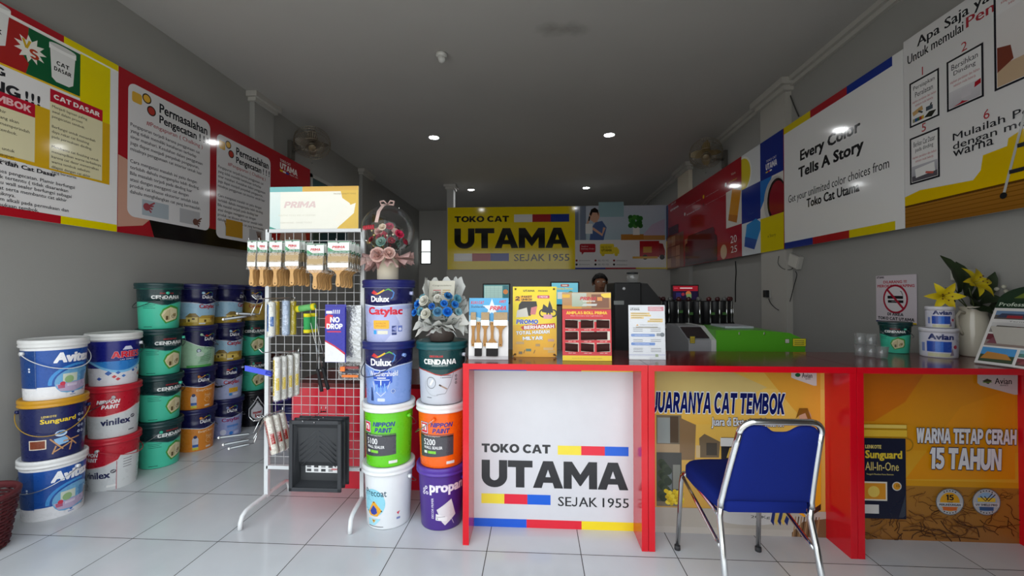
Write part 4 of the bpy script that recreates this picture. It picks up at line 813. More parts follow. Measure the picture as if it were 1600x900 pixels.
def L_cendana_grey(A, W, H):
    wave_top(A, W, H, .2, .03, '164042', 'b03a30', c=-.0)
    A.text('DECOLUX', -.03, .268, .075, .011, 'c8282c', .04, al='c'); A.text('CENDANA', -.012, .228, .19, .030, 'eef0ee', .05, al='c'); A.text('INTERIOR PRIMER COAT', -.01, .218, .09, .007, 'c9d6d2', .01, al='c')
    A.ring(-.062, .125, .026, .0285, '55565c', sy=1.15); A.poly([(-.072, .115), (-.064, .108), (-.046, .138), (-.054, .145)], 'eceae4'); A.line([(-.015, .115), (.03, .09)], .008, '9a8272'); A.line([(-.015, .115), (-.003, .108)], .009, '4a3a34')
    A.ring(-.04, .115, .062, .0632, '8a8a92', PI * .9, PI * 1.6, sy=1.0); A.line([(-.03, .058), (.02, .065), (.05, .12), (.07, .19)], .002, '6a6a72')
    for i in range(2): A.rect(.0, .165 - i * .012, .055, .003, '4a4a52'); A.circ(-.006, .1665 - i * .012, .002, '222222', seg=6)
    for i, (a, b) in enumerate(((.085, .16), (.085, .14), (.085, .12))): A.ring(a, b, .004, .007, '2a2a2e')
    A.rect(-.09, .04, .03, .003, '4a4a52')
def dulux_top(A, W, H, low=.2, dip=.02, c=.03):
    wave_top(A, W, H, low, dip, '17184a', 'c9d2e0', c=c); A.text('Dulux', c + .012, .228, .082, .030, 'f2f2f4', .03, al='c'); swoosh(A, c - .032, .258, .9)
def L_catylac(A, W, H):
    A.rect(-W, 0, 2 * W, .2, '9cc4dc', '8fb4d6'); A.rect(-W, 0, 2 * W, .045, 'b79a34'); A.poly([(-W, .05), (-.12, .06), (-.06, .075), (.0, .07), (.08, .085), (W, .06), (W, .03), (-W, .03)], 'a58a3c')
    A.box2((-.115, .03), (-.03, .075), 'd9c270'); A.poly([(-.125, .072), (-.085, .105), (-.045, .105), (-.015, .072)], '8a7440'); A.box2((-.1, .035), (-.085, .055), '4a3a20'); A.box2((-.07, .05), (-.05, .065), '5c4c2c'); A.box2((-.02, .025), (.09, .06), 'e0c564'); A.poly([(-.03, .06), (0, .085), (.07, .085), (.1, .06)], 'b89a44'); A.box2((.02, .03), (.035, .05), '5a4422')
    for i in range(5): A.circ(.085 + .012 * (i % 3), .055 + .01 * (i % 2), .013, ['b8862c', '8a7a34', 'a86a2c'][i % 3])
    A.rect(-.02, .012, .05, .012, 'dfe3e6'); dulux_top(A, W, H); A.text('Catylac', .045, .135, .13, .046, 'b0162c', .03, al='c')
def L_catylac_back(A, W, H):      # same pail seen with its bar code seam to the viewer
    L_catylac(A, W, H)
def L_catylac_sand(A, W, H):
    A.rect(-W, 0, 2 * W, .2, 'b89a48', 'c4a658'); A.poly([(-.05, .03), (.0, .09), (.05, .03)], '8a7230'); dulux_top(A, W, H, .2, .03); A.text('Catylac', .03, .12, .12, .04, '8c1c1c', .03, al='c')
def L_green(A, W, H):
    A.rect(-W, 0, 2 * W, .2, 'a9cfae', 'b9dcba'); A.poly([(-.02, .03), (.06, .02), (.1, .09), (.09, .15), (.03, .11)], '8fb89a'); A.circ(-.01, .14, .016, '1c2a5c'); A.circ(-.01, .14, .011, 'c9d6e0'); A.circ(0, .11, .028, 'c4d8c8', .02)
    for i in range(4): A.line([(.0, .05 + i * .012), (.09, .055 + i * .016)], .005, ['6a9a6a', '5c8a5c'][i % 2])
    A.rect(-.1, .0, .2, .02, '5ab05c'); wave_top(A, W, H, .2, .02, '17184a', 'd6e2dc', slope=-.35); A.text('Dulux', .07, .222, .082, .030, 'f2f2f4', .03, al='c'); swoosh(A, .03, .252, .9); A.text('Pentalite', .075, .145, .09, .03, '4a7a5c', .005, al='c')
def L_orange(A, W, H):
    A.rect(-W, 0, 2 * W, .205, 'd8852c', 'e0922e'); dulux_top(A, W, H, .205, .022); A.text('EasyClean', .05, .145, .12, .024, 'f2dcb8', .012, al='c'); A.text('Fresh', .075, .1, .05, .024, 'f0d2a4', .005, al='c')
    A.poly([(-.05, .03), (-.01, .03), (-.008, .1), (-.02, .125), (-.04, .125), (-.052, .1)], 'c9c6d0'); A.circ(-.03, .12, .013, '1c2a5c'); A.rect(-.05, .035, .042, .022, '2c5aa0'); A.rect(-.05, .012, .042, .02, 'c9c43c'); A.ring(.07, .075, .018, .022, 'f0c080'); A.rect(.05, .015, .045, .014, 'e6d2c0')
def L_lavender(A, W, H):
    A.rect(-W, 0, 2 * W, .2, 'a7b1d6', 'b9c2e2'); dulux_top(A, W, H, .2, .02, .02); A.text('Catylac', .035, .128, .135, .046, 'b8162e', .03, al='c'); A.rect(.01, .058, .08, .042, 'e2ae34'); A.text('INTERIOR', .05, .083, .055, .007, 'a86a1c', .0, al='c'); A.text('EXTRA COVER', .05, .068, .06, .008, 'a86a1c', .0, al='c'); A.rect(.012, .03, .024, .022, '2f86c8'); A.rect(.045, .03, .05, .018, 'd4d8e8')
def L_lilac(A, W, H):
    A.rect(-W, 0, 2 * W, .2, '9aa6d8', 'b4bce4'); dulux_top(A, W, H, .2, .02, .03); A.text('Catylac', .035, .135, .15, .044, '96185a', .03, al='c'); A.rect(.0, .09, .1, .02, '5c8ad0'); A.rect(-.0, .065, .09, .018, '86a8e0'); A.circ(-.03, .05, .026, 'd6dcf0'); A.circ(.035, .035, .016, '2c7ad0'); A.rect(.06, .02, .05, .026, 'c4cced')
def L_catylac_front(A, W, H):
    A.rect(-W, 0, 2 * W, .2, 'a9b0d8', 'b9bfe2'); A.poly([(-.02, .0), (W, .0), (W, .2), (.03, .18), (.07, .1)], 'c4c8e6')
    wave_top(A, W, H, .215, .012, '17184f', 'd6dcec', c=-.05); A.text('Dulux', -.045, .226, .105, .034, 'f4f4f6', .035, al='c'); swoosh(A, -.095, .260, 1.35)
    A.text('Catylac', -.018, .142, .205, .056, 'cc1534', .04, al='c'); A.rrect(-.085, .075, .092, .048, .006, 'e6ae30'); A.text('INTERIOR', -.04, .102, .06, .009, 'b06a14', .0, al='c'); A.text('EMULSION', -.04, .087, .06, .009, 'b06a14', .0, al='c')
    A.rect(-.085, .045, .018, .022, '2f9ad8'); A.rect(-.06, .045, .06, .02, 'd9d6c4'); A.rect(.022, .058, .028, .034, '2a3a7a'); A.poly([(.022, .075), (.05, .058), (.05, .092)], '8a92c8'); A.rect(.022, .04, .028, .014, '2a3a7a'); A.rect(.058, .058, .026, .034, '6a7ac0'); A.circ(.071, .072, .009, 'd4d8f0')
def L_weather(A, W, H):
    A.rect(-W, 0, 2 * W, .22, '7d9ad6', '93b4e4'); wave_top(A, W, H, .225, .03, '17194f', 'c9d4ec', c=-.035); A.text('Dulux', -.035, .218, .12, .040, 'f6f6f8', .035, al='c'); swoosh(A, -.088, .256, 1.4)
    A.poly([(-.09, .19), (.03, .19), (.03, .125), (-.02, .095), (-.05, .095), (-.07, .12)], '2350b8'); A.text('Weathershield', -.022, .160, .165, .030, 'f4f4f8', .014, al='c'); A.rect(-.055, .147, .05, .006, 'e6e6f0'); A.rect(-.075, .137, .09, .004, 'dfe6f4')
    A.poly([(-.085, .13), (-.07, .075), (-.035, .045), (.0, .075), (.02, .13), (.016, .13), (-.003, .078), (-.035, .05), (-.066, .078), (-.08, .13)], 'c9cfe4')
    for i, hh in enumerate((.03, .045, .03, .06, .035, .05, .028)): A.rect(-.07 + i * .011, .07, .007, hh, ['5c8ad8', '74a4e6'][i % 2])
    A.rect(-.035, .11, .005, .03, 'f0f2f8'); A.circ(.035, .075, .014, '5c78b8'); A.ring(.035, .075, .010, .0125, 'c4d0ea'); A.rrect(-.055, .018, .045, .018, .005, 'cfd6ea'); A.poly([(-.1, .02), (-.095, .095), (-.088, .095), (-.082, .05), (-.08, .02)], '24386e')
def nippon_n(A, x, y, k):
    A.rect(x - .03 * k, y - .034 * k, .06 * k, .068 * k, '2a3a80'); A.rect(x - .027 * k, y - .031 * k, .054 * k, .062 * k, 'f0eef0'); A.rect(x - .024 * k, y - .028 * k, .048 * k, .056 * k, 'd81c34')
    A.rect(x - .016 * k, y - .016 * k, .011 * k, .034 * k, 'f4f4f4'); A.rect(x + .005 * k, y - .016 * k, .011 * k, .026 * k, 'f4f4f4'); A.poly([(x - .016 * k, y + .009 * k), (x - .005 * k, y + .018 * k), (x + .008 * k, y + .02 * k), (x + .016 * k, y + .01 * k), (x + .005 * k, y + .006 * k), (x - .005 * k, y + .009 * k)], 'f4f4f4')
def L_nippon(A, W, H, base, num, shift):
    A.rect(-W, 0, 2 * W, .275, base)
    nippon_n(A, -.085 + shift, .222, .95); A.text('NIPPON', -.040 + shift, .229, .125, .026, '1e2f86', .04, it=.22); A.text('PAINT', -.03 + shift, .196, .098, .026, '1e2f86', .04, it=.22)
    A.poly([(-.12 + shift, .188), (.09 + shift, .188), (.092 + shift, .07), (-.12 + shift, .055)], '46464c'); A.rect(-.12 + shift, .180, .21, .004, base); A.rect(-.12 + shift, .172, .21, .010, '2c2c30'); A.text('Water Based Sealing Interior', -.085 + shift, .174, .1, .007, 'e8e8e8', .01)
    A.text(num, -.088 + shift, .128, .075 if len(num) > 3 else .06, .034, 'f2f2f2', .012); A.text('WALL SEALER', -.088 + shift, .106, .115, .016, 'f2f2f2', .02)
    A.rect(-.088 + shift, .08, .022, .015, 'd9e6d0'); A.rect(-.06 + shift, .08, .05, .015, '7ec83c' if base != '6cc01e' else 'a4d86a'); A.rect(.05 + shift, .02, .05, .016, 'e2e2dc')
def L_nippon_green(A, W, H): L_nippon(A, W, H, '62c41c', '5100', -.025)
def L_nippon_orange(A, W, H): L_nippon(A, W, H, 'f0640e', '5200', .0)
def L_precoat(A, W, H):
    A.circ(-.06, .15, .072, '8fcfe0', .078); A.rect(-.13, .1, .09, .11, '8fcfe0'); A.text('Precoat', -.048, .188, .135, .038, '1c4456', .012, al='c')
    A.poly([(-.1, .09), (-.062, .158), (-.05, .158), (-.006, .108), (-.018, .095), (-.035, .075), (-.085, .075)], 'e6a428'); A.poly([(-.085, .1), (-.06, .138), (-.04, .118), (-.035, .095), (-.055, .082), (-.075, .085)], '2b3c9c')
    for a, b in ((-.102, .098), (-.056, .154), (-.01, .106)): A.circ(a, b, .004, '1a1a1a', seg=8)
    A.poly([(-.1, .058), (-.015, .062), (-.05, .025), (-.1, .02)], '9fd6e6'); A.poly([(-.075, .056), (-.045, .056), (-.06, .035)], 'd8a040'); A.circ(-.06, .05, .003, '222222', seg=8); A.rect(-.1, .016, .1, .003, '4a4a4a')
    A.poly([(.075, .09), (.085, .075), (.095, .095)], 'd0485c'); A.rect(.075, .05, .022, .012, '7a86b8')
def L_propan(A, W, H):
    A.text('propan', -.068, .200, .205, .058, 'ece6f2', .04); A.text('WALL PAINT PRIMER COAT', -.055, .248, .12, .007, 'b8a4d0', .01)
    for a, b in ((-.105, .225), (-.085, .21), (-.09, .24), (-.108, .206)): A.ring(a, b, .0045, .009, 'ece6f2')
    A.text('DECOR PRIMER', -.045, .07, .115, .013, 'e6e0ee', .012, rot=PI / 2)
    A.poly([(-.028, .12), (.055, .175), (.085, .08), (.02, .03), (.002, .05)], 'd9d5d8'); A.poly([(-.032, .098), (-.034, .062), (.03, .052), (.034, .075)], 'e6e3e4'); A.rect(-.03, .078, .05, .003, '8a868c'); A.rect(-.028, .066, .008, .006, '7a9a7a'); A.line([(.06, .06), (.075, .03)], .003, 'cfc4dc')
def L_avitex(A, W, H):
    A.rect(-W, .075, .22 + W - .1, .215, '1d4f9e'); A.rect(.0, .075, W, .215, '1d4f9e'); A.rect(-W, 0, 2 * W, .075, 'e2e2e4'); A.rect(-.135, .06, .003, .23, 'c4cfe0'); A.poly([(-W, .07), (-.13, .07), (-.13, .29), (-W, .29)], '17407f')
    A.text('Avitex', .04, .212, .20, .062, 'f2f2f4', .055, al='c', it=.1)
    A.ring(.06, .09, .125, .142, '3f8fd2', PI * .42, PI * 1.02, sy=.8); A.circ(.06, .095, .115, '6aa6cf', .085); A.rect(-.02, .095, .07, .05, 'c9d2c0'); A.circ(.01, .11, .022, '8fb07a'); A.rect(.07, .09, .05, .06, '4a86b8'); A.poly([(.1, .04), (.13, .06), (.14, .12), (.12, .13)], '6a4a34')
    A.poly([(-.05, .085), (.11, .095), (.12, .055), (.03, .035), (-.03, .045)], 'b9a8c4'); A.rect(-.04, .06, .03, .022, 'b05a78'); A.circ(-.02, .088, .012, 'c83a50'); A.rect(.0, .068, .05, .014, 'cfc4d6'); A.poly([(-.06, .05), (0, .03), (.1, .035), (.15, .06), (.15, .0), (-.06, .0)], 'e2e2e4')
    A.circ(.03, .028, .008, '3a6ab8', .005); A.rect(.015, .014, .03, .004, '5a7ab8'); A.rect(.09, .03, .03, .003, '7a7a80')
    for b in (.17, .185): A.circ(-.165, b, .006, 'd6dce8', seg=8)
def L_sunguard(A, W, H):
    A.rect(-W, 0, 2 * W, H, '141e52'); A.text('LENKOTE', -.03, .248, .06, .012, 'c9b25a', .03, al='l'); A.text('Sunguard', -.035, .205, .15, .036, 'e6c62c', .03)
    A.circ(.05, .145, .026, 'c9d8ec', .018); A.circ(.05, .148, .018, '4a86c0', .011); A.circ(.043, .15, .004, '1a2a4a', seg=8); A.circ(.058, .15, .004, '1a2a4a', seg=8)
    A.rect(-.09, .065, .08, .055, 'd9cdbc'); A.rect(-.085, .07, .07, .045, '7a3a24')
    A.poly([(.02, .115), (.075, .125), (.085, .085), (.035, .075)], '86b4dc')
    for a, b in (((.005, .12), (.06, .05)), ((.07, .125), (.125, .06)), ((.02, .04), (.1, .085)), ((.03, .075), (.015, .03)), ((.1, .085), (.09, .035)), ((.06, .095), (.14, .105))): A.line([a, b], .007, 'b98a5c')
    for i in range(4):
        for j in range(2): A.ring(.135 + .022 * j, .235 - i * .034, .004, .008, 'c4cbe0')
def L_aries(A, W, H):
    A.rect(-W, 0, 2 * W, .14, 'dcdce0'); A.rect(-W, .12, 2 * W, .18, '1a1f78'); e = [(-W + 2 * W * i / 24, .14 - .045 * math.cos((-W + 2 * W * i / 24 - .02) * 12)) for i in range(25)]
    A.poly([(a, b) for a, b in e] + [(W, .165), (-W, .165)], '2f7fc8'); A.poly([(a, b - .012) for a, b in e] + [(a, b + .004) for a, b in reversed(e)], '7ec0e8')
    A.text('ARIES', .05, .185, .17, .044, 'd8283c', .05, al='c', out='f0c8cc', ow=.03); A.text('CAT TEMBOK', .05, .168, .085, .008, 'dfe6f4', .02, al='c'); A.ring(.04, .248, .006, .010, 'e6e6f0'); A.ring(.058, .248, .006, .010, 'e6e6f0'); A.poly([(.02, .238), (.08, .238), (.065, .262), (.035, .262)], 'd6d8ea')
    for a, b, k, c in ((-.05, .085, .02, '2c5fae'), (-.02, .06, .014, 'c83a44'), (.0, .085, .014, '3a6ab8'), (.0, .042, .014, 'c83a44'), (.03, .06, .013, '3f78c0'), (.09, .09, .013, '2c5fae'), (.15, .06, .024, 'c02c38'), (-.1, .05, .015, '3a5aa8'), (.12, .1, .01, '6aa0d8')): A.poly([(a - k, b), (a, b - k * .8), (a + k, b), (a, b + k * .8)], c)
def L_vinilex(A, W, H):
    A.rect(-W, 0, 2 * W, H, 'cfd2d2'); A.poly([(-W, .155), (-.05, .15), (.06, .17), (.13, .2), (W, .21), (W, H), (-W, H)], 'b81a2c'); A.poly([(-W, .147), (-.05, .143), (.06, .163), (.13, .193), (W, .203), (W, .21), (.13, .2), (.06, .17), (-.05, .15), (-W, .155)], 'e6c6c6')
    A.text('NIPPON', -.03, .232, .12, .026, 'eeeeee', .04, it=.22, al='c'); A.text('PAINT', -.02, .198, .09, .026, 'eeeeee', .04, it=.22, al='c'); A.text('vinilex', .01, .085, .16, .045, '1c2350', .035, al='c'); A.circ(.105, .125, .015, '5a5a62', .013); A.line([(.096, .122), (.114, .13)], .004, 'e0e0e0'); A.rect(.08, .03, .04, .006, '3a3a40'); A.rect(-.2, .01, .0025, .19, 'a82030')
def L_vinilex_side(A, W, H):
    L_vinilex(A, W, H); A.poly([(.125, .0), (W * .6, .0), (W * .6, .225), (.14, .225), (.128, .2)], 'd6d9d8'); A.rect(.12, .0, .003, .19, 'b03040'); A.rect(.07, .022, .05, .014, 'e8e8e6')
    for i in range(4): A.rect(.155, .19 - i * .018, .05, .004, '6a6a6e')
def L_drop(A, W, H):
    A.rect(-W, 0, 2 * W, H, '16161c')
    def drop(k, col):
        A.poly([(.05 + k * a, .13 + k * b) for a, b in [(.0, .17), (-.03, .11), (-.075, .05)] + [(.08 * math.cos(t), -.0 + .085 * math.sin(t)) for t in [PI + .25 + i * (PI - .5) / 12 for i in range(13)]] + [(.075, .05), (.03, .11)]], col)
    drop(1.0, 'd9dade'); drop(.9, '16161c'); drop(.72, 'c9cace'); drop(.66, 'dcdce0'); A.text('mowi', .05, .122, .078, .03, 'a81c24', .05, al='c'); A.text('lex', .055, .085, .05, .035, 'a81c24', .05, al='c')
def L_navy(A, W, H):
    A.rect(-W, 0, 2 * W, H, '1a1c5c'); A.poly([(-.05, .0), (.09, .0), (.1, .12), (-.02, .1)], '2a2a34'); A.text('Dulux', .0, .17, .12, .042, 'e8e8ee', .03, al='c')
def L_purple(A, W, H): A.rect(-W, 0, 2 * W, H, '3a2470'); A.rect(-.06, .12, .12, .06, '5a4a90')

PAIL_H = .35
def pail(x, y, z, label, draw, body, lid, turn, rb=.122, rt=.140, grip=None, wire='b9bcc0', ht=1.6, drop=.11, group=None, lidr=.152, cat='paint pail', scale=1.0, ridged=True):
    r = thing('paint_pail', label, cat, (x, y, z), turn, group); H = .305
    T = Matrix.Diagonal((scale, scale, scale, 1))
    m = MB(T); m.lathe([(.001, .004), (rb - .008, .004), (rb - .003, .0), (rb, .006), (rt, H + .02)], 'plastic', body, 96)
    A = Art(6e-5); draw(A, PI * (rb + rt) / 2 * .985, H); A.clip(-PI * (rb + rt) / 2 * .985, PI * (rb + rt) / 2 * .985, .0, H); A.wrap(m, rb, rt, H + .02); m.build('body', r)
    m = MB(T); L = lidr
    prof = [(rt + .002, H + .004), (L - .003, H + .002), (L, H + .006), (L, H + .012)]
    if ridged: prof += [(L - .003, H + .015), (L - .003, H + .022), (L, H + .025)]
    prof += [(L, H + .041), (L - .004, H + .047), (L - .012, H + .047), (L - .016, H + .044), (L - .022, H + .0425), (.001, H + .0425)]
    m.lathe(prof, 'plastic', lid, 48); m.build('lid', r)
    m = MB(T); R = L + .004; zp = H - .03; pts = []
    for i in range(25):
        a = -PI / 2 + PI * i / 24; k = math.cos(a); pts.append((R * math.sin(a + ht) * (1 - .0 * k), -R * math.cos(a + ht), zp - drop * k ** 1.0))
    m.tube(pts, .0026, 'painted_wire' if wire != 'b9bcc0' else 'steel', wire, 6)
    hd = m.build('handle', r)
    for s_ in (0, -1): m = MB(T); p = pts[s_]; m.tube([(p[0] * .90, p[1] * .90, p[2]), (p[0] * 1.012, p[1] * 1.012, p[2])], .011, 'plastic', body, 10); m.build('pivot_lug', hd)
    if grip:
        m = MB(T); m.tube(pts[10:15], .008, 'plastic', grip, 8); m.build('grip', hd)
    return r
R90 = PI / 2
def stack(x, y, items):
    for i, it in enumerate(items):
        k = dict(it[6]) if len(it) > 6 else {}
        dx, dy = k.pop('off', (0, 0)); pail(x + dx, y + dy, i * PAIL_H + .0005, it[0], it[1], it[2], it[3], it[4], grip=it[5], **k)
# ---- stacks along the left wall, from the shop front inwards (bottom pail first)
WH = 'e4e4e4'
stack(-2.935, 2.398, [
    ('blue and white Avitex style pail with white lid, bottom of front stack beside the basket'.replace('Avitex style ', 'emulsion '), L_avitex, WH, 'e0e0de', math.radians(72), None, dict(rb=.128, rt=.142, ht=-1.2, drop=.10)),
    ('navy pail with gold lid and deck chair picture, middle of the front left stack', L_sunguard, '141e52', 'c58f1c', math.radians(42), None, dict(rb=.128, rt=.142, ht=0.0, wire='a8842c', drop=.13)),
    ('blue and white pail with white lid, topmost of the front left stack', L_avitex, WH, 'dededc', math.radians(74), None, dict(rb=.126, rt=.142, ht=.1, wire='d6d6d6', drop=.10))])
stack(-2.945, 2.768, [
    ('white pail with red lid showing its seam, bottom of second stack from the front', L_vinilex_side, 'cfd2d2', 'bd1f30', math.radians(2), None, dict(rb=.126, rt=.14, ht=1.8, wire='c02838', drop=.06)),
    ('white pail with red lid and slanted red band, middle of second stack from the front', L_vinilex, 'cfd2d2', 'bd1f30', math.radians(48), None, dict(rb=.126, rt=.14, ht=-1.6)),
    ('white lidded pail with red lettering on deep blue and scattered diamonds', L_aries, 'dcdce0', 'dcdcd8', math.radians(56), None, dict(rb=.124, rt=.14, ht=2.6))])
TQ, DG = '49c8a6', '123436'
stack(-2.934, 3.115, [
    ('turquoise pail with dark green lid, on the floor under three more turquoise pails', L_cendana, TQ, '153a3b', math.radians(66), None, dict(rb=.122, rt=.138, ht=-1.9)),
    ('turquoise pail with dark green lid, second from the floor in the all turquoise stack', L_cendana, TQ, '153a3b', math.radians(64), None, dict(rb=.122, rt=.138, ht=2.2)),
    ('turquoise pail with dark green lid, third from the floor in the all turquoise stack', L_cendana, TQ, '153a3b', math.radians(57), None, dict(rb=.122, rt=.138, ht=2.6)),
    ('turquoise pail with dark green lid, topmost of the all turquoise stack', L_cendana, TQ, '153a3b', math.radians(50), None, dict(rb=.122, rt=.138, ht=-1.35, wire='2a3a3a', off=(-.01, 0)))])
NV = '17184a'
stack(-2.925, 3.455, [
    ('orange pail with navy top, standing on the floor in the fourth stack', L_orange, 'd8852c', '1a1c52', math.radians(52), None),
    ('orange pail with navy top, resting on another orange pail', L_orange, 'd8852c', '1a1c52', math.radians(46), None),
    ('pale green pail with navy top above the two orange pails', L_green, 'a9cfae', '1a1c52', math.radians(52), None),
    ('sky blue pail with yellow house picture on top of the pale green pail', L_catylac, '9cc4dc', '1a1c52', math.radians(56), None)])
stack(-2.91, 3.79, [
    ('lilac blue pail with purple lettering, lowest of the fifth stack', L_lilac, '9aa6d8', '1a1c52', math.radians(40), None, dict(rb=.118, rt=.134, lidr=.146)),
    ('pale lavender pail with yellow box and black handle hanging across it', L_lavender, 'b0b8da', '1a1c52', math.radians(42), '17171c', dict(ht=-.55, wire='17171c', drop=.15, rb=.118, rt=.134, lidr=.146)),
    ('sky blue pail with yellow house picture under the top of the fifth stack', L_catylac, '9cc4dc', '1a1c52', math.radians(48), None, dict(rb=.118, rt=.134, lidr=.146)),
    ('sky blue pail turned to show its dark seam, topmost of the fifth stack', L_catylac_back, '262a58', '1a1c52', math.radians(88), None, dict(rb=.118, rt=.134, lidr=.146))])
stack(-2.88, 4.12, [
    ('black pail with white drop outline on the floor deep in the left row', L_drop, '16161c', '17171c', math.radians(30), None),
    ('turquoise pail with dark green lid, directly on the black pail', L_cendana, TQ, '153a3b', math.radians(34), None, dict(rb=.112, rt=.128, lidr=.14)),
    ('turquoise pail with dark green lid, upper one above the black pail', L_cendana, TQ, '153a3b', math.radians(28), None, dict(rb=.112, rt=.128, lidr=.14)),
    ('sand coloured pail with navy top, highest of the sixth stack', L_catylac_sand, 'b89a48', '1a1c52', math.radians(30), None, dict(rb=.114, rt=.13, lidr=.142))])
stack(-2.62, 4.28, [
    ('purple pail on the floor just behind the wire rack post', L_purple, '2c1c5c', 'cfcfd6', math.radians(30), None),
    ('dark brown pail above the purple pail behind the rack post', L_purple, '4a1c14', '3a1812', math.radians(30), None)])
stack(-2.12, 3.62, [
    ('navy pail standing on the floor behind the lower wire grid', L_navy, '1a1c5c', '15174a', math.radians(10), None)])
# ---- the two stacks beside the counter
stack(-.868, 2.435, [
    ('white primer pail with yellow and blue diamond print, bottom left beside the counter', L_precoat, 'e3e6e8', 'e2e5e6', math.radians(6), None, dict(rb=.122, rt=.136, ht=2.7)),
    ('lime green sealer pail with white lid, second from the floor', L_nippon_green, '62c41c', 'e4e4e2', math.radians(8), None, dict(rb=.124, rt=.138, ht=2.6)),
    ('periwinkle blue pail with navy lid and shield print under the top pail', L_weather, '7d9ad6', '1b2366', math.radians(14), None, dict(rb=.124, rt=.138, ht=-.9, wire='2a2e4a', drop=.12)),
    ('lavender blue pail with navy lid carrying the balloon flower box', L_catylac_front, 'b4bae0', '1b1f62', math.radians(16), None, dict(rb=.126, rt=.14, ht=2.6))])
stack(-.553, 2.44, [
    ('purple pail with white plank print, on the floor against the counter', L_propan, '4a2c86', '53349a', math.radians(12), None, dict(rb=.118, rt=.134, ht=2.6, lidr=.146)),
    ('orange sealer pail with white lid, in the middle against the counter', L_nippon_orange, 'f0640e', 'e4e4e2', math.radians(2), None, dict(rb=.122, rt=.136, ht=-1.7, lidr=.148)),
    ('pale grey pail with dark teal lid carrying the blue flower bouquet', L_cendana_grey, 'c4c8d0', '1a5458', math.radians(12), None, dict(rb=.122, rt=.137, ht=2.6, lidr=.149))])

# ================================================================== wire display rack
RY = 2.5; XA, XB = -1.655, -1.055; RT = 1.72; RBZ = .27
rk = thing('wire_display_rack', 'white wire grid display rack hung with brushes and rollers', 'display rack', ((XA + XB) / 2, RY, 0)); MK = Matrix.Translation(-rk.location)
t = .0125
for x in (XA, XB):
    m = MB(MK); m.box(x - t, x + t, RY - t, RY + t, .075, RT, 'painted_wire', 'dcdfe0', .002); m.build('post', rk)
    m = MB(MK); y0, y1, z = 2.265, 2.735, .088
    dx = .0 if x == XA else .03
    pts = [(x + dx, y0, .004), (x + dx, y0 + .004, .04), (x + dx * .9, y0 + .018, .068), (x + dx * .8, y0 + .045, .084), (x + dx * .6, y0 + .09, z), (x, RY, z), (x, y1 - .09, z), (x, y1 - .045, .084), (x, y1 - .018, .068), (x, y1 - .004, .04), (x, y1, .004)]
    m.tube(pts, .0125, 'painted_wire', 'e4e6e6', 8); m.build('foot', rk)
for nm, z in (('top_rail', RT), ('bottom_rail', RBZ)):
    m = MB(MK); m.box(XA, XB, RY - t, RY + t, z - .022, z, 'painted_wire', 'dcdfe0', .002); m.build(nm, rk)
m = MB(MK); n = 11
for i in range(1, n): x = XA + (XB - XA) * i / n; m.tube([(x, RY - .004, RBZ), (x, RY - .004, RT - .01)], .0019, 'painted_wire', 'd9dbdb', 6)
nz = 27
for i in range(1, nz): z = RBZ + (RT - .02 - RBZ) * i / nz; m.tube([(XA, RY - .0005, z), (XB, RY - .0005, z)], .0019, 'painted_wire', 'd9dbdb', 6)
m.build('wire_grid', rk)
# header sign, its print colours paled to carry the sky's glare
p0, p1 = at_y(420.5, 355, RY - .012), at_y(559.5, 290, RY - .012)
r = thing('header_sign', 'yellow and white sign with painted-in glare on top of the wire rack', 'sign', ((p0.x + p1.x) / 2, RY - .01, RT)); M = Matrix.Translation(-r.location)
x0, x1, z0, z1 = p0.x, p1.x, RT + .001, p1.z; W, Hh = x1 - x0, z1 - z0
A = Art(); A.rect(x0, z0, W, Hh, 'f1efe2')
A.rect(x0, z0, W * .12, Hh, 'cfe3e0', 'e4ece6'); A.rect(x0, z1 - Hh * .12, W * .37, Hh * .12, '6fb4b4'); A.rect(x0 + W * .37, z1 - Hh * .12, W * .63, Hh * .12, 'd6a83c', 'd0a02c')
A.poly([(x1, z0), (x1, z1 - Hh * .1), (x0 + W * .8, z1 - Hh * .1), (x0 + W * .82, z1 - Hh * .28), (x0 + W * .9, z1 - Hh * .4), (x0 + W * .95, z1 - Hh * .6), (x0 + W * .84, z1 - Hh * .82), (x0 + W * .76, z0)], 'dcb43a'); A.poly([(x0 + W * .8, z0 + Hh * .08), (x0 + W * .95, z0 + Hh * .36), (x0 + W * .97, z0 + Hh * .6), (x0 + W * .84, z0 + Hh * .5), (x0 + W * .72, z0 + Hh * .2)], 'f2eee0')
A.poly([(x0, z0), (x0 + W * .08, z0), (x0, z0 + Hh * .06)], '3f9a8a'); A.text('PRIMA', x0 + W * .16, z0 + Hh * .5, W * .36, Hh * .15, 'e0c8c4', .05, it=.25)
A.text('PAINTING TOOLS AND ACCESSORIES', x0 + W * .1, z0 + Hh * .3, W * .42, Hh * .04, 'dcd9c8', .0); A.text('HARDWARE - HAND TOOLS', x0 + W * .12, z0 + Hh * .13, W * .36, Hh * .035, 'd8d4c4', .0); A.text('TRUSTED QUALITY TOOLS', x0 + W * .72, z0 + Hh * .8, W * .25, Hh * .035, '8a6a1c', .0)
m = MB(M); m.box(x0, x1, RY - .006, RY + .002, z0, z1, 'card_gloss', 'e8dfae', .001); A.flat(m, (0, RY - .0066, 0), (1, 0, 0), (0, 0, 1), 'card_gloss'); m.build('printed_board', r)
for xx in (x0 + W * .12, x0 + W * .88):
    m = MB(M); m.box(xx - .012, xx + .012, RY + .0025, RY + .008, RT + .0005, RT + .07, 'steel', 'c9cccc', .001); m.build('clip', r)

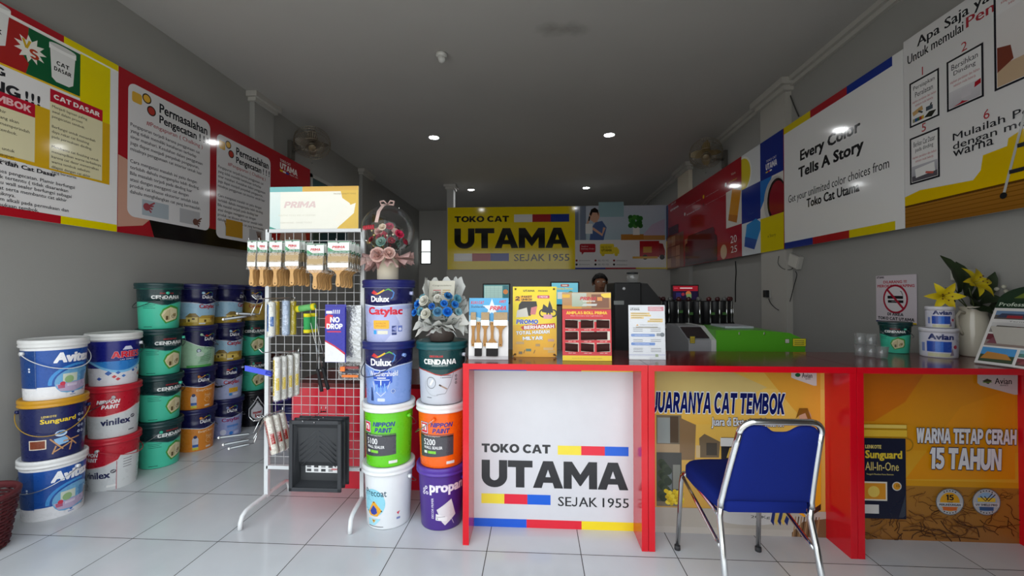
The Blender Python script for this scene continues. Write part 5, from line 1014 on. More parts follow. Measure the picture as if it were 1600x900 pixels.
# ------------------------------------------------------------------ brushes hanging in rows
def brush_proto(w, label, group, tall=1.0):
    r = thing('paint_brush', label, 'paint brush', (0, 0, 0), 0, group); th = .014
    m = MB(); m.box(-w / 2 - .003, w / 2 + .003, -.0012, .0012, -.062, .004, 'card_gloss', 'dfe3df')
    A = Art(); A.rect(-w / 2 - .002, -.061, w + .004, .012, '2f7a50'); A.rect(-w / 2 - .002, -.002, w + .004, .005, '3a7a54'); A.poly([(-w / 2 - .002, -.049), (-w * .2, -.049), (-w / 2 - .002, -.03)], '4a9a6a'); A.text('PRIMA', 0, -.036, w * .62, .014, 'c8404a', .05, al='c', it=.2); A.rect(-w * .22, -.044, w * .44, .003, 'e0a0a0')
    A.circ(0, -.005, .005, '4a4a4a', .003, 12)
    A.flat(m, (0, -.0016, 0), (1, 0, 0), (0, 0, 1), 'card_gloss'); m.build('header_card', r)
    m = MB(); zb, zt = -.118, -.066
    v = []; prof = [(zb, 1.0, .9), (zb + .02, .99, 1.0), (zt - .012, 1.0, .6), (zt, .97, .2)]
    for z, a, b in prof: v += [(-w / 2 * a, -th / 2 * b, z), (w / 2 * a, -th / 2 * b, z), (w / 2 * a, th / 2 * b, z), (-w / 2 * a, th / 2 * b, z)]
    f = [(0, 3, 2, 1), (12, 13, 14, 15)]
    for i in range(3):
        for k in range(4): l = (k + 1) % 4; f.append((4 * i + k, 4 * i + l, 4 * i + 4 + l, 4 * i + 4 + k))
    m.add(v, f, 'bristle', 'b8a07a'); m.build('bristles', r)
    m = MB(); m.box(-w / 2 - .001, w / 2 + .001, -th / 2 - .001, th / 2 + .001, -.145, -.117, 'steel', 'd6d4ce', .002)
    for z in (-.123, -.139): m.box(-w / 2 - .0016, w / 2 + .0016, -th / 2 - .0016, th / 2 + .0016, z - .0012, z + .0012, 'steel', 'c2c0b8')
    m.build('ferrule', r)
    m = MB(); a = min(w * .46, .03); o = [(w * .46, -.145), (w * .40, -.152), (max(.009, w * .16), -.168), (.0085, -.185), (.0105, -.205), (.0135, -.228), (.0125, -.243), (.006, -.252)]
    pts = o + [(-x, z) for x, z in reversed(o)]
    m.prism([(x, z) for x, z in pts], -.0065, .0065, 'wood', 'c69a62', Matrix.Rotation(PI / 2, 4, 'X'), True)
    m.tube([(0, -.0068, -.238), (0, .0068, -.238)], .0035, 'wood', '3a2a1a', 8); m.build('handle', r)
    m = MB()
    for s_ in (-1, 1): m.add([(-w / 2 - .004, s_ * (th / 2 + .003), -.16), (w / 2 + .004, s_ * (th / 2 + .003), -.16), (w / 2 + .004, s_ * .0025, -.05), (-w / 2 - .004, s_ * .0025, -.05)], [(0, 1, 2, 3)], 'clear_film', 'ffffff')
    for s_ in (-1, 1): m.add([(s_ * (w / 2 + .004), -th / 2 - .003, -.16), (s_ * (w / 2 + .004), th / 2 + .003, -.16), (s_ * (w / 2 + .004), .0025, -.05), (s_ * (w / 2 + .004), -.0025, -.05)], [(0, 1, 2, 3)], 'clear_film', 'ffffff')
    m.build('clear_sleeve', r)
    return r
rows = [(394, 377, .047, 7, 'narrowest', 'leftmost row'), (410, 377, .052, 7, 'narrow', 'second row from the left'), (431, 377, .068, 7, 'medium', 'third row from the left'), (457, 376, .078, 7, 'medium wide', 'fourth row from the left'), (493, 382, .092, 7, 'wide', 'fifth row from the left'), (529, 378, .118, 7, 'widest', 'rightmost front row')]
for px, py, wd, n, adj, rowname in rows:
    p = at_y(px, py, 2.29); first = None; zh = p.z
    for i in range(n):
        y = 2.29 + i * .026
        lab = '%s bagged paint brush %s of the rack' % (adj, ('heading the ' + rowname) if i == 0 else ('behind others in ' + rowname.replace(' from the left', '').replace(' front', '')))
        grp = 'bagged brushes in the ' + rowname if i else None
        if first is None: first = brush_proto(wd, lab, grp); first.location = (p.x, y, zh)
        else: dup(first, (p.x + random.uniform(-.004, .004), y, zh + random.uniform(-.006, .004)), random.uniform(-.08, .08), lab, grp)
    # the hook carrying the row
    m = MB(Matrix.Translation((-p.x, -RY, -zh))); m.tube([(p.x, RY - .008, zh - .004), (p.x, 2.272, zh - .003), (p.x, 2.262, zh + .006), (p.x, 2.26, zh + .016)], .0022, 'steel', 'd2d4d4', 6); m.box(p.x - .012, p.x + .012, RY - .010, RY - .0065, zh - .02, zh + .012, 'steel', 'c9cbcb', .001)
    h = m.build('rack_hook', None, (p.x, RY, zh)); tag(h, 'chrome rack hook holding the %s of brushes' % rowname, 'hook', None)

# ------------------------------------------------------------------ roller sleeves in bags
def sleeve(p, L_, rad, label, c1, c2, ctx, txt, tilt=0.0, group=None, ry=0.0):
    r = thing('roller_sleeve', label, 'paint roller sleeve', p, ry, group); T = Matrix.Rotation(tilt, 4, 'Y')
    m = MB(T); m.lathe([(.006, -L_), (rad * .9, -L_), (rad, -L_ + .006), (rad, -.012), (rad * .9, -.006), (.006, -.006)], 'cloth', c1, 20)
    A = Art(); H = L_ - .02; A.rect(-rad * 1.6, .02, rad * 1.5, H - .03, c2); A.text(txt, -rad * .3, .04, H * .75, rad * .5, ctx, .02, rot=PI / 2); A.rect(.3 * rad, .05, rad * .9, H * .3, c2); A.wrap(m, rad, rad, 1.0, 'label', 12, -L_ + .008); m.build('nap_sleeve', r)
    m = MB(T); m.lathe([(rad + .004, -L_ - .006), (rad + .005, -L_ * .5), (rad + .003, -.01), (rad * .5, .006), (rad * .15, .014)], 'clear_film', 'ffffff', 16); m.build('clear_bag', r)
    m = MB(T); m.lathe([(.002, -L_ - .003), (.011, -L_ - .003), (.011, -L_ + .01)], 'plastic', '2c5fae', 12); m.build('end_cap', r)
    return r
Y = 2.34
for i, (px, py, c1, c2, nm) in enumerate(((424, 470, 'e0dfd6', '2f6ab0', 'blue and white'), (431, 469, 'd9b92c', 'e8cc3c', 'front yellow'), (447, 468, '9fb0c8', 'b9c6d8', 'pale blue'), (457, 469, 'c9b42c', 'd8c43c', 'rear yellow'))):
    p = at_y(px, py, Y + .05 * (i % 2) + .012 * i); sleeve(p, .205, .021, nm + ' roller sleeve in clear bag, upper cluster at the rack edge', c1, c2, '2c3a5c', 'MICROFIBER ROLLER')
for i, (px, py, nm) in enumerate(((433, 556, 'front'), (443, 555, 'second'), (453, 553, 'third'), (463, 551, 'rearmost'))):
    p = at_y(px, py, 2.29 + .048 * i); sleeve(p, .25, .019, nm + ' white roller sleeve with yellow band, middle cluster on the rack', 'dedcd4', 'e2c42c', '5a4a1c', 'ROLLER REFILL')
for i, (px, py, nm) in enumerate(((418, 650, 'leftmost'), (429, 647, 'middle'), (438, 644, 'rightmost'))):
    p = at_y(px, py, Y + .05 * i); sleeve(p, .22, .022, nm + ' red and white striped roller sleeve, slanting at the lower rack corner', 'e4ddd0', 'b8342c', 'f0e8d8', 'ECONOMY ROLLER', tilt=-.22)
# hooks for them
for k, (pxa, pya, pxb, pyb, lab) in enumerate(((399, 467, 460, 466, 'chrome bar with upturned end holding the upper roller sleeves'), (410, 551, 466, 549, 'chrome bar with upturned end holding the middle roller sleeves'), (396, 658, 441, 641, 'chrome bar with upturned end holding the slanting striped sleeves'))):
    a, b = at_y(pxa, pya, 2.30), at_y(pxb, pyb, RY - .012); c = at_y(pxa - 6, pya - 6, 2.29)
    m = MB(Matrix.Translation(-b)); m.tube([tuple(c), tuple(a), tuple(a * .2 + b * .8 + Vector((0, 0, .004))), tuple(b)], .0028, 'chrome', 'd9dbdb', 6); m.tube([tuple(b + Vector((0, .004, -.02))), tuple(b + Vector((0, .004, .02)))], .004, 'chrome', 'd9dbdb', 6)
    o = m.build('rack_hook', None, b); tag(o, lab, 'hook')
# ------------------------------------------------------------------ roller frames (bare) sticking out to the left
def frame_roller(a, b, c, label):
    # a = hook point on the rack, b = knee, c = end of the cage rod; all world points
    a, b, c = Vector(a), Vector(b), Vector(c)
    r = thing('cage_roller', label, 'paint roller', a); M = Matrix.Translation(-a)
    m = MB(M); m.tube([tuple(a + Vector((-.03, 0, .012))), tuple(a + Vector((-.014, 0, -.002))), tuple(a), tuple(a * .3 + b * .7), tuple(b)], .0026, 'chrome', 'd6d8d8', 7); m.build('wire_arm', r)
    d = (c - b).normalized(); m = MB(M); m.tube([tuple(b), tuple(b + d * .02), tuple(b + d * .022), tuple(c - d * .012), tuple(c)], [.0028, .0028, .0075, .0075, .005], 'steel', '8c9092', 10); m.ball(tuple(c), .007, 'plastic', 'dddcd8', 10); m.build('cage_rod', r)
P = lambda x, y, Y_: at_y(x, y, Y_)
frame_roller(P(404, 467, 2.30), P(392, 493, 2.27), P(349, 499, 2.22), 'bare chrome roller frame pointing left, nearer of the upper pair')
frame_roller(P(413, 466, 2.38), P(405, 491, 2.36), P(371, 490, 2.33), 'bare chrome roller frame pointing left, further of the upper pair')
frame_roller(P(408, 652, 2.30), P(396, 677, 2.27), P(342, 684, 2.23), 'bare chrome roller frame pointing left, top of the lower three')
frame_roller(P(416, 651, 2.34), P(396, 686, 2.24), P(349, 695, 2.20), 'bare chrome roller frame pointing left, middle of the lower three')
frame_roller(P(412, 652, 2.31), P(397, 692, 2.21), P(358, 701, 2.17), 'bare chrome roller frame pointing left, lowest of the lower three')
# blue scraper
a, b = P(383, 571, 2.3), P(424, 583, 2.34)
r = thing('scraper', 'blue plastic scraper hanging off the left edge of the rack', 'scraper', (a + b) / 2); M = Matrix.Translation(-r.location)
m = MB(M); m.add([tuple(a + Vector(d)) for d in ((0, -.003, 0), (0, .003, 0), (0, .003, -.03), (0, -.003, -.03))] + [tuple(b + Vector(d)) for d in ((0, -.003, .012), (0, .003, .012), (0, .003, -.02), (0, -.003, -.02))], [(0, 1, 2, 3), (7, 6, 5, 4), (0, 4, 5, 1), (1, 5, 6, 2), (2, 6, 7, 3), (3, 7, 4, 0)], 'plastic', '3a4fd0'); m.build('blade', r)
m = MB(M); m.tube([tuple(a * .2 + b * .8 + Vector((0, 0, -.004))), tuple(b + Vector((.01, 0, -.006)))], .010, 'plastic', '2c3aa8', 10); m.tube([tuple(b), tuple(b + Vector((.02, .03, .03)))], .002, 'chrome', 'd0d0d0', 6); m.build('handle', r)

# ------------------------------------------------------------------ mini rollers with black grips
def mini_roller(pa, pb, pc, headdir, label, col):
    a, b, c = Vector(pa), Vector(pb), Vector(pc)      # head centre, top of grip, end of grip
    r = thing('mini_roller', label, 'paint roller', a); M = Matrix.Translation(-a); d = (c - b).normalized()
    m = MB(M); k = a + Vector((.05, .0, .012)) if headdir else a + Vector((.0, 0, .055))
    m.tube([tuple(a), tuple(k), tuple(k + Vector((.012, 0, -.02))), tuple((k * .55 + b * .45)), tuple(b)], .0026, 'chrome', 'd8dada', 7); m.build('wire_arm', r)
    m = MB(M); m.tube([tuple(b - d * .004), tuple(b + d * .006), tuple(b + d * .03), tuple(c - d * .02), tuple(c)], [.006, .0105, .0085, .011, .009], 'rubber', '1c1c1e', 10); m.build('grip', r)
    u = Vector((1, 0, .15)) if headdir else Vector((0, 0, 1)); u.normalize(); e0, e1 = a - u * .058, a + u * .058
    m = MB(M); m.tube([tuple(e0), tuple(e0 + u * .003), tuple(e0 + u * .012), tuple(e0 + u * .0121), tuple(e1 - u * .0121), tuple(e1 - u * .012), tuple(e1 - u * .003), tuple(e1)], [.008, .019, .019, .0195, .0195, .019, .019, .008], 'cloth', col, 16)
    m.build('foam_head', r)
    for s_ in (-.047, .047): m = MB(M); q_ = a + u * s_; m.tube([tuple(q_ - u * .01), tuple(q_ + u * .01)], .0202, 'cloth', 'd8cc2c', 16); m.build('yellow_band', r)
mini_roller(P(478, 481, 2.42), P(496, 577, 2.42), P(503, 612, 2.41), True, 'mini roller with green and yellow head lying across, black grip', '6ab06a')
mini_roller(P(480, 505, 2.40), P(504, 575, 2.45), P(513, 609, 2.44), False, 'mini roller with green and yellow head upright, black grip beside the other', '3a9a58')
mini_roller(P(490, 504, 2.455), P(507, 560, 2.475), P(508, 590, 2.475), False, 'mini roller with upright head tucked behind the other two', '4aa060')

# ------------------------------------------------------------------ waterproofing pouches
def pouch(x0, z0, x1, z1, y, label, col, art=None, mat='foil', th=.012, name='pouch', cat='pouch', hook=None):
    r = thing(name, label, cat, ((x0 + x1) / 2, y, z1)); M = Matrix.Translation(-r.location)
    n, k = 10, 8; v = []; f = []
    for s_ in (-1, 1):
        for j in range(k + 1):
            for i in range(n + 1):
                a, b = i / n, j / k; bul = (math.sin(PI * a) * math.sin(PI * b)) ** .6 if 0 < a < 1 and 0 < b < 1 else 0
                v.append((x0 + (x1 - x0) * a, y + s_ * (th / 2) * bul + .0015 * math.sin(a * 9 + b * 5) * s_, z0 + (z1 - z0) * b))
    N = (n + 1) * (k + 1)
    for s_ in (0, 1):
        for j in range(k):
            for i in range(n):
                q_ = s_ * N + j * (n + 1) + i; f.append((q_, q_ + 1, q_ + n + 2, q_ + n + 1) if s_ == 0 else (q_, q_ + n + 1, q_ + n + 2, q_ + 1))
    m = MB(M); m.add(v, f, mat, col, True); m.build('bag', r)
    m = MB(M); m.box(x0, x1, y - .002, y + .002, z1 - .004, z1 + .012, mat, col, .0005); m.tube([((x0 + x1) / 2, y - .004, z1 + .005), ((x0 + x1) / 2, hook or RY - .01, z1 + .009)], .002, 'chrome', 'd0d0d0', 6); m.build('header_seal', r)
    if art: m = MB(M); art(m); m.build('label', r)
    return r
a, b = P(513, 565, 2.46), P(565, 480, 2.46); pouch(a.x, a.z, b.x, b.z, 2.455, 'large silver foil pouch hanging behind the blue pouch', 'b9bcbe', None, 'foil', .02)
a, b = P(508, 566, 2.40), P(541, 479, 2.40)
def nodrop(m):
    A = Art(); x0, x1, z0, z1 = a.x + .003, b.x - .003, a.z + .003, b.z - .003; W, H = x1 - x0, z1 - z0
    A.rect(x0, z0, W, H, '2c2c9a'); A.poly([(x0, z0), (x1, z0), (x1, z0 + H * .17), (x0 + W * .5, z0 + H * .3), (x0, z0 + H * .4)], 'dcdcdc'); A.poly([(x1, z0 + H * .17), (x0 + W * .5, z0 + H * .3), (x0, z0 + H * .4), (x0, z0 + H * .37), (x0 + W * .5, z0 + H * .27), (x1, z0 + H * .13)], 'c02040')
    A.poly([(x0, z0 + H * .62), (x0, z0 + H * .82), (x0 + W * .15, z0 + H * .87), (x0 + W * .4, z0 + H * .85), (x0 + W * .2, z0 + H * .62)], 'd02838')
    A.text('NO', x0 + W * .25, z0 + H * .72, W * .48, H * .1, 'f2f2f4', .05); A.text('DROP', x0 + W * .08, z0 + H * .6, W * .8, H * .1, 'f2f2f4', .05); A.rect(x0 + W * .1, z0 + H * .54, W * .7, H * .025, 'c02850'); A.rect(x0 + W * .05, z0 + H * .88, W * .3, H * .05, 'e6e6ea')
    for i in range(4): A.line([(x0 + W * (.4 + .1 * i), z0 + H * .88), (x0 + W * (.42 + .1 * i), z0 + H * .95)], .006, 'd6d6e6')
    A.flat(m, (0, 2.392, 0), (1, 0, 0), (0, 0, 1), 'label')
pouch(a.x, a.z, b.x, b.z, 2.4, 'blue and white pouch with red arc in front of the silver pouch', '2c2c9a', nodrop, 'card_gloss', .014, hook=2.4425)
a, b = P(528, 594, 2.46), P(565, 566, 2.46)
def knives(m):
    for i in range(3): m.box(a.x + .03, b.x - .015, 2.444 + .003 * i, 2.452 + .003 * i, a.z + .02 + .025 * i, a.z + .035 + .025 * i, 'plastic', ['e0782c', '2a2c3a', '8a3a3a'][i], .002)
    m.box(a.x + .02, a.x + .05, 2.442, 2.449, a.z + .055, a.z + .085, 'plastic', 'e8782c', .003)
pouch(a.x, a.z, b.x, b.z, 2.462, 'clear pack of orange handled cutters low on the rack right side', 'c9c9cc', knives, 'clear_film', .014)

# ------------------------------------------------------------------ black paint trays
def tray(p, label, first, group):
    # local: tray hangs upright, opening towards -y; x width, z up, lip at the back (+y is the tray's floor)
    if first is not None: return dup(first, p, .0, label, group)
    r = thing('paint_tray', label, 'paint tray', p, 0, group); w, h, d = .30, .395, .055
    m = MB()
    def rim(o, y0, y1, t_):
        for aa in ((-w / 2, -w / 2 + t_, -h, 0), (w / 2 - t_, w / 2, -h, 0), (-w / 2, w / 2, -t_, 0), (-w / 2, w / 2, -h, -h + t_)): m.box(aa[0], aa[1], y0, y1, aa[2], aa[3], 'matte_plastic', '303236', .004)
    rim(0, -.008, .004, .022)
    i0, i1, b0, b1 = w / 2 - .018, w / 2 - .035, -.018, -h + .018
    # sloping floor: shallow at the top, deep well at the bottom
    v = [(-i0, 0, b0), (i0, 0, b0), (i1, .022, b0 - .03), (-i1, .022, b0 - .03), (i1, .035, -h * .62), (-i1, .035, -h * .62), (i1, d, -h * .70), (-i1, d, -h * .70), (i1, d, b1 + .02), (-i1, d, b1 + .02), (i0, 0, b1), (-i0, 0, b1)]
    f = [(0, 1, 2, 3), (3, 2, 4, 5), (5, 4, 6, 7), (7, 6, 8, 9), (9, 8, 10, 11), (1, 10, 8, 6, 4, 2), (0, 3, 5, 7, 9, 11)]
    m.add(v, f, 'matte_plastic', '2e3033'); m.build('tray_body', r)
    m = MB()
    for i in range(5):
        for s_ in (-1, 1):
            x0_, z0_ = s_ * (.012 + .0 * i), -.07 - .033 * i; L_ = .10 - .006 * i
            m.tube([(s_ * .008, .024 + .0012 * i, -.065 - .03 * i), (s_ * (i1 - .012), .027 + .0012 * i, -.065 - .03 * i - .085)], .0026, 'matte_plastic', '3c3e42', 5)
    m.build('ribs', r)
    A = Art(); A.rect(-.085, -h * .79, .205, .05, 'd6d6d6')
    for j in range(2):
        for i in range(4): A.rect(-.078 + .042 * i, -h * .79 + .006 + .022 * j, .026, .015, ['3a3a3c', '6a6a6c', '2c2c2e', '8a8a8a'][(i + j) % 4])
    A.text('PRIMA', .065, -h * .79 + .015, .045, .01, 'b8202c', .04, it=.2)
    m = MB(); A.flat(m, (0, d - .002, 0), (1, 0, 0), (0, 0, 1), 'label'); m.build('label', r)
    m = MB(); m.tube([(0, .01, -.008), (0, -.012, -.012), (0, -.016, -.004)], .003, 'chrome', 'd0d0d0', 6); m.build('hanging_hook', r)
    return r
p = P(493, 657, 2.28); tr = tray(p, 'black paint roller tray with picture label, front one at the rack foot', None, None)
for i in range(2):
    p2 = P(500 + 7 * i, 653 - 3 * i, 2.345 + .062 * i); tray(p2, 'black paint roller tray hanging ' + ('second, just behind the front tray' if i == 0 else 'third, closest to the wire grid'), tr, None)
a = P(505, 640, RY - .012); m = MB(Matrix.Translation(-a)); zz = a.z - .01
m.tube([(a.x, RY - .008, zz), (a.x, 2.27, zz - .0), (a.x, 2.26, zz + .012)], .0026, 'chrome', 'd4d6d6', 6); m.tube([(a.x - .014, RY - .008, zz - .004), (a.x - .014, RY - .008, zz + .03)], .002, 'chrome', 'd4d6d6', 6); m.tube([(a.x + .014, RY - .008, zz - .004), (a.x + .014, RY - .008, zz + .03)], .002, 'chrome', 'd4d6d6', 6); m.box(a.x - .018, a.x + .018, RY - .01, RY - .006, zz - .006, zz + .0, 'chrome', 'd4d6d6')
o = m.build('rack_hook', None, a); tag(o, 'chrome rack hook from which the black trays hang', 'hook')
# red cabinet behind the rack
a, b = at_y(455, 598, 2.79), at_y(562, 770, 2.79); zt = a.z; x0, x1 = a.x, -.45
r = thing('low_counter', 'low red counter standing behind the wire rack and pails', 'counter', ((x0 + x1) / 2, 3.05, 0)); M = Matrix.Translation(-r.location)
m = MB(M); m.box(x0, x1, 2.785, 3.36, zt - .03, zt, 'laminate', '6a1618', .002); m.build('top_board', r)
m = MB(M); m.box(x0 + .005, x1 - .005, 2.79, 2.81, .0, zt - .03, 'laminate', 'dc2038', .001); m.build('front_panel', r)
for xx in (x0 + .005, x1 - .035): m = MB(M); m.box(xx, xx + .03, 2.81, 3.35, 0, zt - .03, 'laminate', 'c8182a', .001); m.build('side_panel', r)

# ================================================================== flowers and gifts on the pails
def bloom(m, c, axis, r, col, layers=3, n=6, mat='petal', tight=.35, col2=None):
    c, ax = Vector(c), Vector(axis).normalized(); q_ = ax.to_track_quat('Z', 'Y').to_matrix().to_4x4(); T = Matrix.Translation(c) @ q_
    for l in range(layers):
        k = (l + 1) / layers; tilt = (1 - k) * 1.25 + tight * (1 if layers > 1 else .5); rr = r * (.45 + .55 * k); h = r * (.75 - .3 * k)
        for i in range(n + l):
            a = 2 * PI * i / (n + l) + l * .6; wd = rr * 1.25 / math.sqrt(n)
            v = []
            for j in range(4):
                t_ = j / 3.0; rad = rr * (t_ * math.cos(tilt) * (1.0 - .1 * t_)); z = rr * t_ * math.sin(tilt) * .95 - r * .25 * k + (r * .10 * math.sin(t_ * PI))
                ww = wd * (.35, 1.0, 1.1, .45)[j]
                for s_ in (-1, 0, 1): v.append((rad * math.cos(a) - s_ * ww * math.sin(a), rad * math.sin(a) + s_ * ww * math.cos(a), z + abs(s_) * r * .12 * t_))
            f = [(3 * j + i2, 3 * j + i2 + 1, 3 * j + i2 + 4, 3 * j + i2 + 3) for j in range(3) for i2 in range(2)]
            m.add(v, f, mat, col if l % 2 == 0 or not col2 else col2, True, T)
    m.ball((0, 0, r * .12), r * .22, mat, col2 or col, 8, T)
def leaf(m, base, tip, w_, col, up=(0, 0, 1), mat='leaf', bend=.15, wav=0.0):
    b, t_ = Vector(base), Vector(tip); d = t_ - b; L = d.length; sd_ = d.cross(Vector(up)); sd_ = sd_.normalized() if sd_.length > 1e-6 else Vector((1, 0, 0)); nm = sd_.cross(d).normalized(); v = []; n = 7
    for j in range(n):
        k = j / (n - 1); ww = w_ * math.sin(PI * min(.999, .06 + k * .94)) ** .8 * (1 - .25 * k)
        c = b + d * k + nm * (L * bend * math.sin(PI * k))
        for s_ in (-1, -.5, 0, .5, 1): v.append(tuple(c + sd_ * (s_ * ww) + nm * (abs(s_) * ww * .25 + wav * math.sin(k * 14 + s_ * 2))))
    f = [(5 * j + i, 5 * j + i + 1, 5 * j + i + 6, 5 * j + i + 5) for j in range(n - 1) for i in range(4)]
    m.add(v, f, mat, col, True)
rng = random.Random(11)
# ---- clear balloon with roses on a cream box
bxp = Vector((-.872, 2.42, 1.4))
r = thing('balloon_flower_box', 'clear balloon filled with roses on a cream cylinder box with pink ruffle', 'flower gift', bxp)
m = MB(); m.lathe([(.001, .0), (.058, .0), (.061, .003), (.061, .145), (.058, .148), (.001, .148)], 'paper', 'cfc6b2', 36); m.build('cylinder_box', r)
gc = Vector((0, 0, .292)); m = MB(); m.ball(tuple(gc), .152, 'clear_glass', 'ffffff', 48); m.build('balloon', r)
m = MB()
for i in range(16):
    a = 2 * PI * i / 16 + rng.uniform(-.1, .1); rr = .145 + rng.uniform(-.02, .025); zt = .125 + rng.uniform(-.06, .035); v = []
    for j in range(5):
        k = j / 4; rad = .05 + (rr - .05) * k
        for s_ in range(-3, 4): aa = a + s_ * .085 * (1 + .35 * k); v.append((rad * math.cos(aa), rad * math.sin(aa), .135 + (zt - .135) * k + .018 * k * math.sin(s_ * 2.1 + i) - .02 * (abs(s_) == 3) * k))
    m.add(v, [(7 * j + q_, 7 * j + q_ + 1, 7 * j + q_ + 8, 7 * j + q_ + 7) for j in range(4) for q_ in range(6)], 'cloth', ['cfa9a4', 'd9bab2', 'c49a94'][i % 3], True)
m.build('ruffle_collar', r)
m = MB(); bloom(m, (-.012, -.128, .140), (.0, -1, .1), .05, 'd0aca2', 3, 5, col2='b98d84'); bloom(m, (.05, -.12, .15), (.3, -1, .2), .04, 'd6b4aa', 3, 5, col2='c0978c'); m.build('ribbon_bow', r)
for c, rad, col, c2 in (((-.025, -.07, .28), .034, 'd4aaa2', 'c48f88'), ((.03, -.06, .31), .028, 'c22a52', 'a01c40'), ((.085, -.055, .265), .032, 'd03058', 'b02048'), ((.0, -.09, .30), .026, 'e6d6c2', 'd9c0a2'), ((-.075, -.06, .235), .024, 'a82c3c', '86202c'), ((.05, -.085, .225), .024, '8c2030', '701824'), ((-.015, -.1, .245), .022, '9c3a48', '7c2a36'), ((-.1, -.03, .225), .024, 'd6c2a0', 'c0a886'), ((.03, .04, .29), .035, 'd2a49c', 'b98880'), ((-.05, .05, .27), .035, 'c4455c', 'a03048'), ((.09, .03, .23), .03, 'b03048', '902038')):
    m = MB(); bloom(m, (c[0], c[1], c[2]), (c[0] * 2, c[1] * 3, .12), rad, col, 3, 5, col2=c2); m.build('rose', r)
m = MB()
for i in range(46):
    a = rng.uniform(0, 2 * PI); rr = rng.uniform(.02, .105); z = .20 + rng.uniform(-.02, .06) - .2 * (rr - .06); b = (rr * math.cos(a), rr * math.sin(a), z); leaf(m, b, (b[0] * 1.25 + rng.uniform(-.02, .02), b[1] * 1.25 + rng.uniform(-.02, .02), z + rng.uniform(-.01, .03)), .010, ['3f5a4c', '5c7a6c', '2f4a3a', '7a9a8c', '6a8c86'][i % 5])
bloom(m, (.0, -.11, .215), (0, -1, .3), .034, '6f938a', 3, 7, 'leaf', col2='8cae9e'); m.build('leaves', r)
m = MB()
for i in range(30): a = rng.uniform(0, 2 * PI); rr = rng.uniform(.04, .11); m.ball((rr * math.cos(a), rr * math.sin(a) - .01, .22 + rng.uniform(-.02, .09)), .0055, 'petal', ['d8c486', 'b9a05c', 'a02838', 'e6dcc0'][i % 4], 6)
m.build('berries', r)
m = MB(); zt = gc.z + .152
for s_ in (-1, 1):
    pts = [(0, -.005, zt), (s_ * .02, -.012, zt + .022), (s_ * .042, -.014, zt + .018), (s_ * .036, -.014, zt - .002), (0, -.008, zt + .002)]
    for o in (-.006, .0, .006): m.tube([(x, y + o, z + abs(o) * .3) for x, y, z in pts], .0035, 'cloth', 'c9aba4', 6)
for s_ in (-.006, .0, .006): m.tube([(s_, -.02, zt + .002), (s_ - .004, -.075, zt - .02), (s_ - .008, -.125, zt - .06), (s_ - .012, -.150, zt - .125)], .004, 'cloth', 'd0b6ae', 6)
m.build('top_bow', r)
m = MB()
for i in range(6):
    x = -.105 + .014 * i; y = -math.sqrt(max(0, .153 ** 2 - x * x - .02 ** 2)) - .001; m.tube([(x, y, gc.z - .012), (x + .003, y - .001, gc.z + .012), (x + .008, y - .001, gc.z + .014), (x + .006, y, gc.z - .004), (x + .013, y, gc.z - .012)], .0022, 'plastic', 'c8283c', 6)
m.build('red_lettering', r)
# ---- blue bouquet in a pot
bq = Vector((-.553, 2.43, 1.0985))
r = thing('flower_bouquet', 'bouquet of blue and white flowers in pale wrap, standing in a dark pot', 'bouquet', Vector((-.553, 2.43, 1.0505 + .0)) if 0 else (-.548, 2.405, 1.0492))
m = MB(); m.lathe([(.001, 0), (.062, 0), (.07, .01), (.083, .085), (.085, .09), (.079, .091), (.075, .08), (.001, .078)], 'matte_plastic', '4a403c', 32); m.build('pot', r)
DZ = -.04
for ring, (n, r0, r1, z0, z1, wdt) in enumerate(((10, .05, .175, .09, .115, .085), (11, .055, .165, .09, .25, .09), (8, .045, .12, .12, .345, .08))):
    for i in range(n):
        a = 2 * PI * (i + .5 * ring) / n + rng.uniform(-.12, .12)
        if ring == 2 and math.sin(a) < -.2: continue
        zt = z1 + rng.uniform(-.03, .03); rt_ = (r1 + rng.uniform(-.03, .02)) * (.72 if math.cos(a) < -.2 and math.sin(a) > -.75 else .86 if math.cos(a) > .5 else 1); v = []; K = 6
        if ring == 1 and math.sin(a) < -.1: zt -= .10
        for j in range(K):
            k = j / (K - 1); rad = r0 + (rt_ - r0) * k ** .8; z = z0 + (zt - z0) * k ** 1.2
            for s_ in range(-4, 5): q_ = s_ * wdt * (.35 + .65 * k) / 4; v.append((rad * math.cos(a) - q_ * math.sin(a), rad * math.sin(a) + q_ * math.cos(a), z + .014 * k * math.sin(s_ * 1.9 + i * 2 + j) - (abs(s_) / 4) ** 2 * .05 * k))
        m = MB(); m.add(v, [(9 * j + p_, 9 * j + p_ + 1, 9 * j + p_ + 10, 9 * j + p_ + 9) for j in range(K - 1) for p_ in range(8)], 'paper', ['d6d7d2', 'e2e2dc', 'cccdc9'][(i + ring) % 3], True); m.build('wrapping_sheet', r)
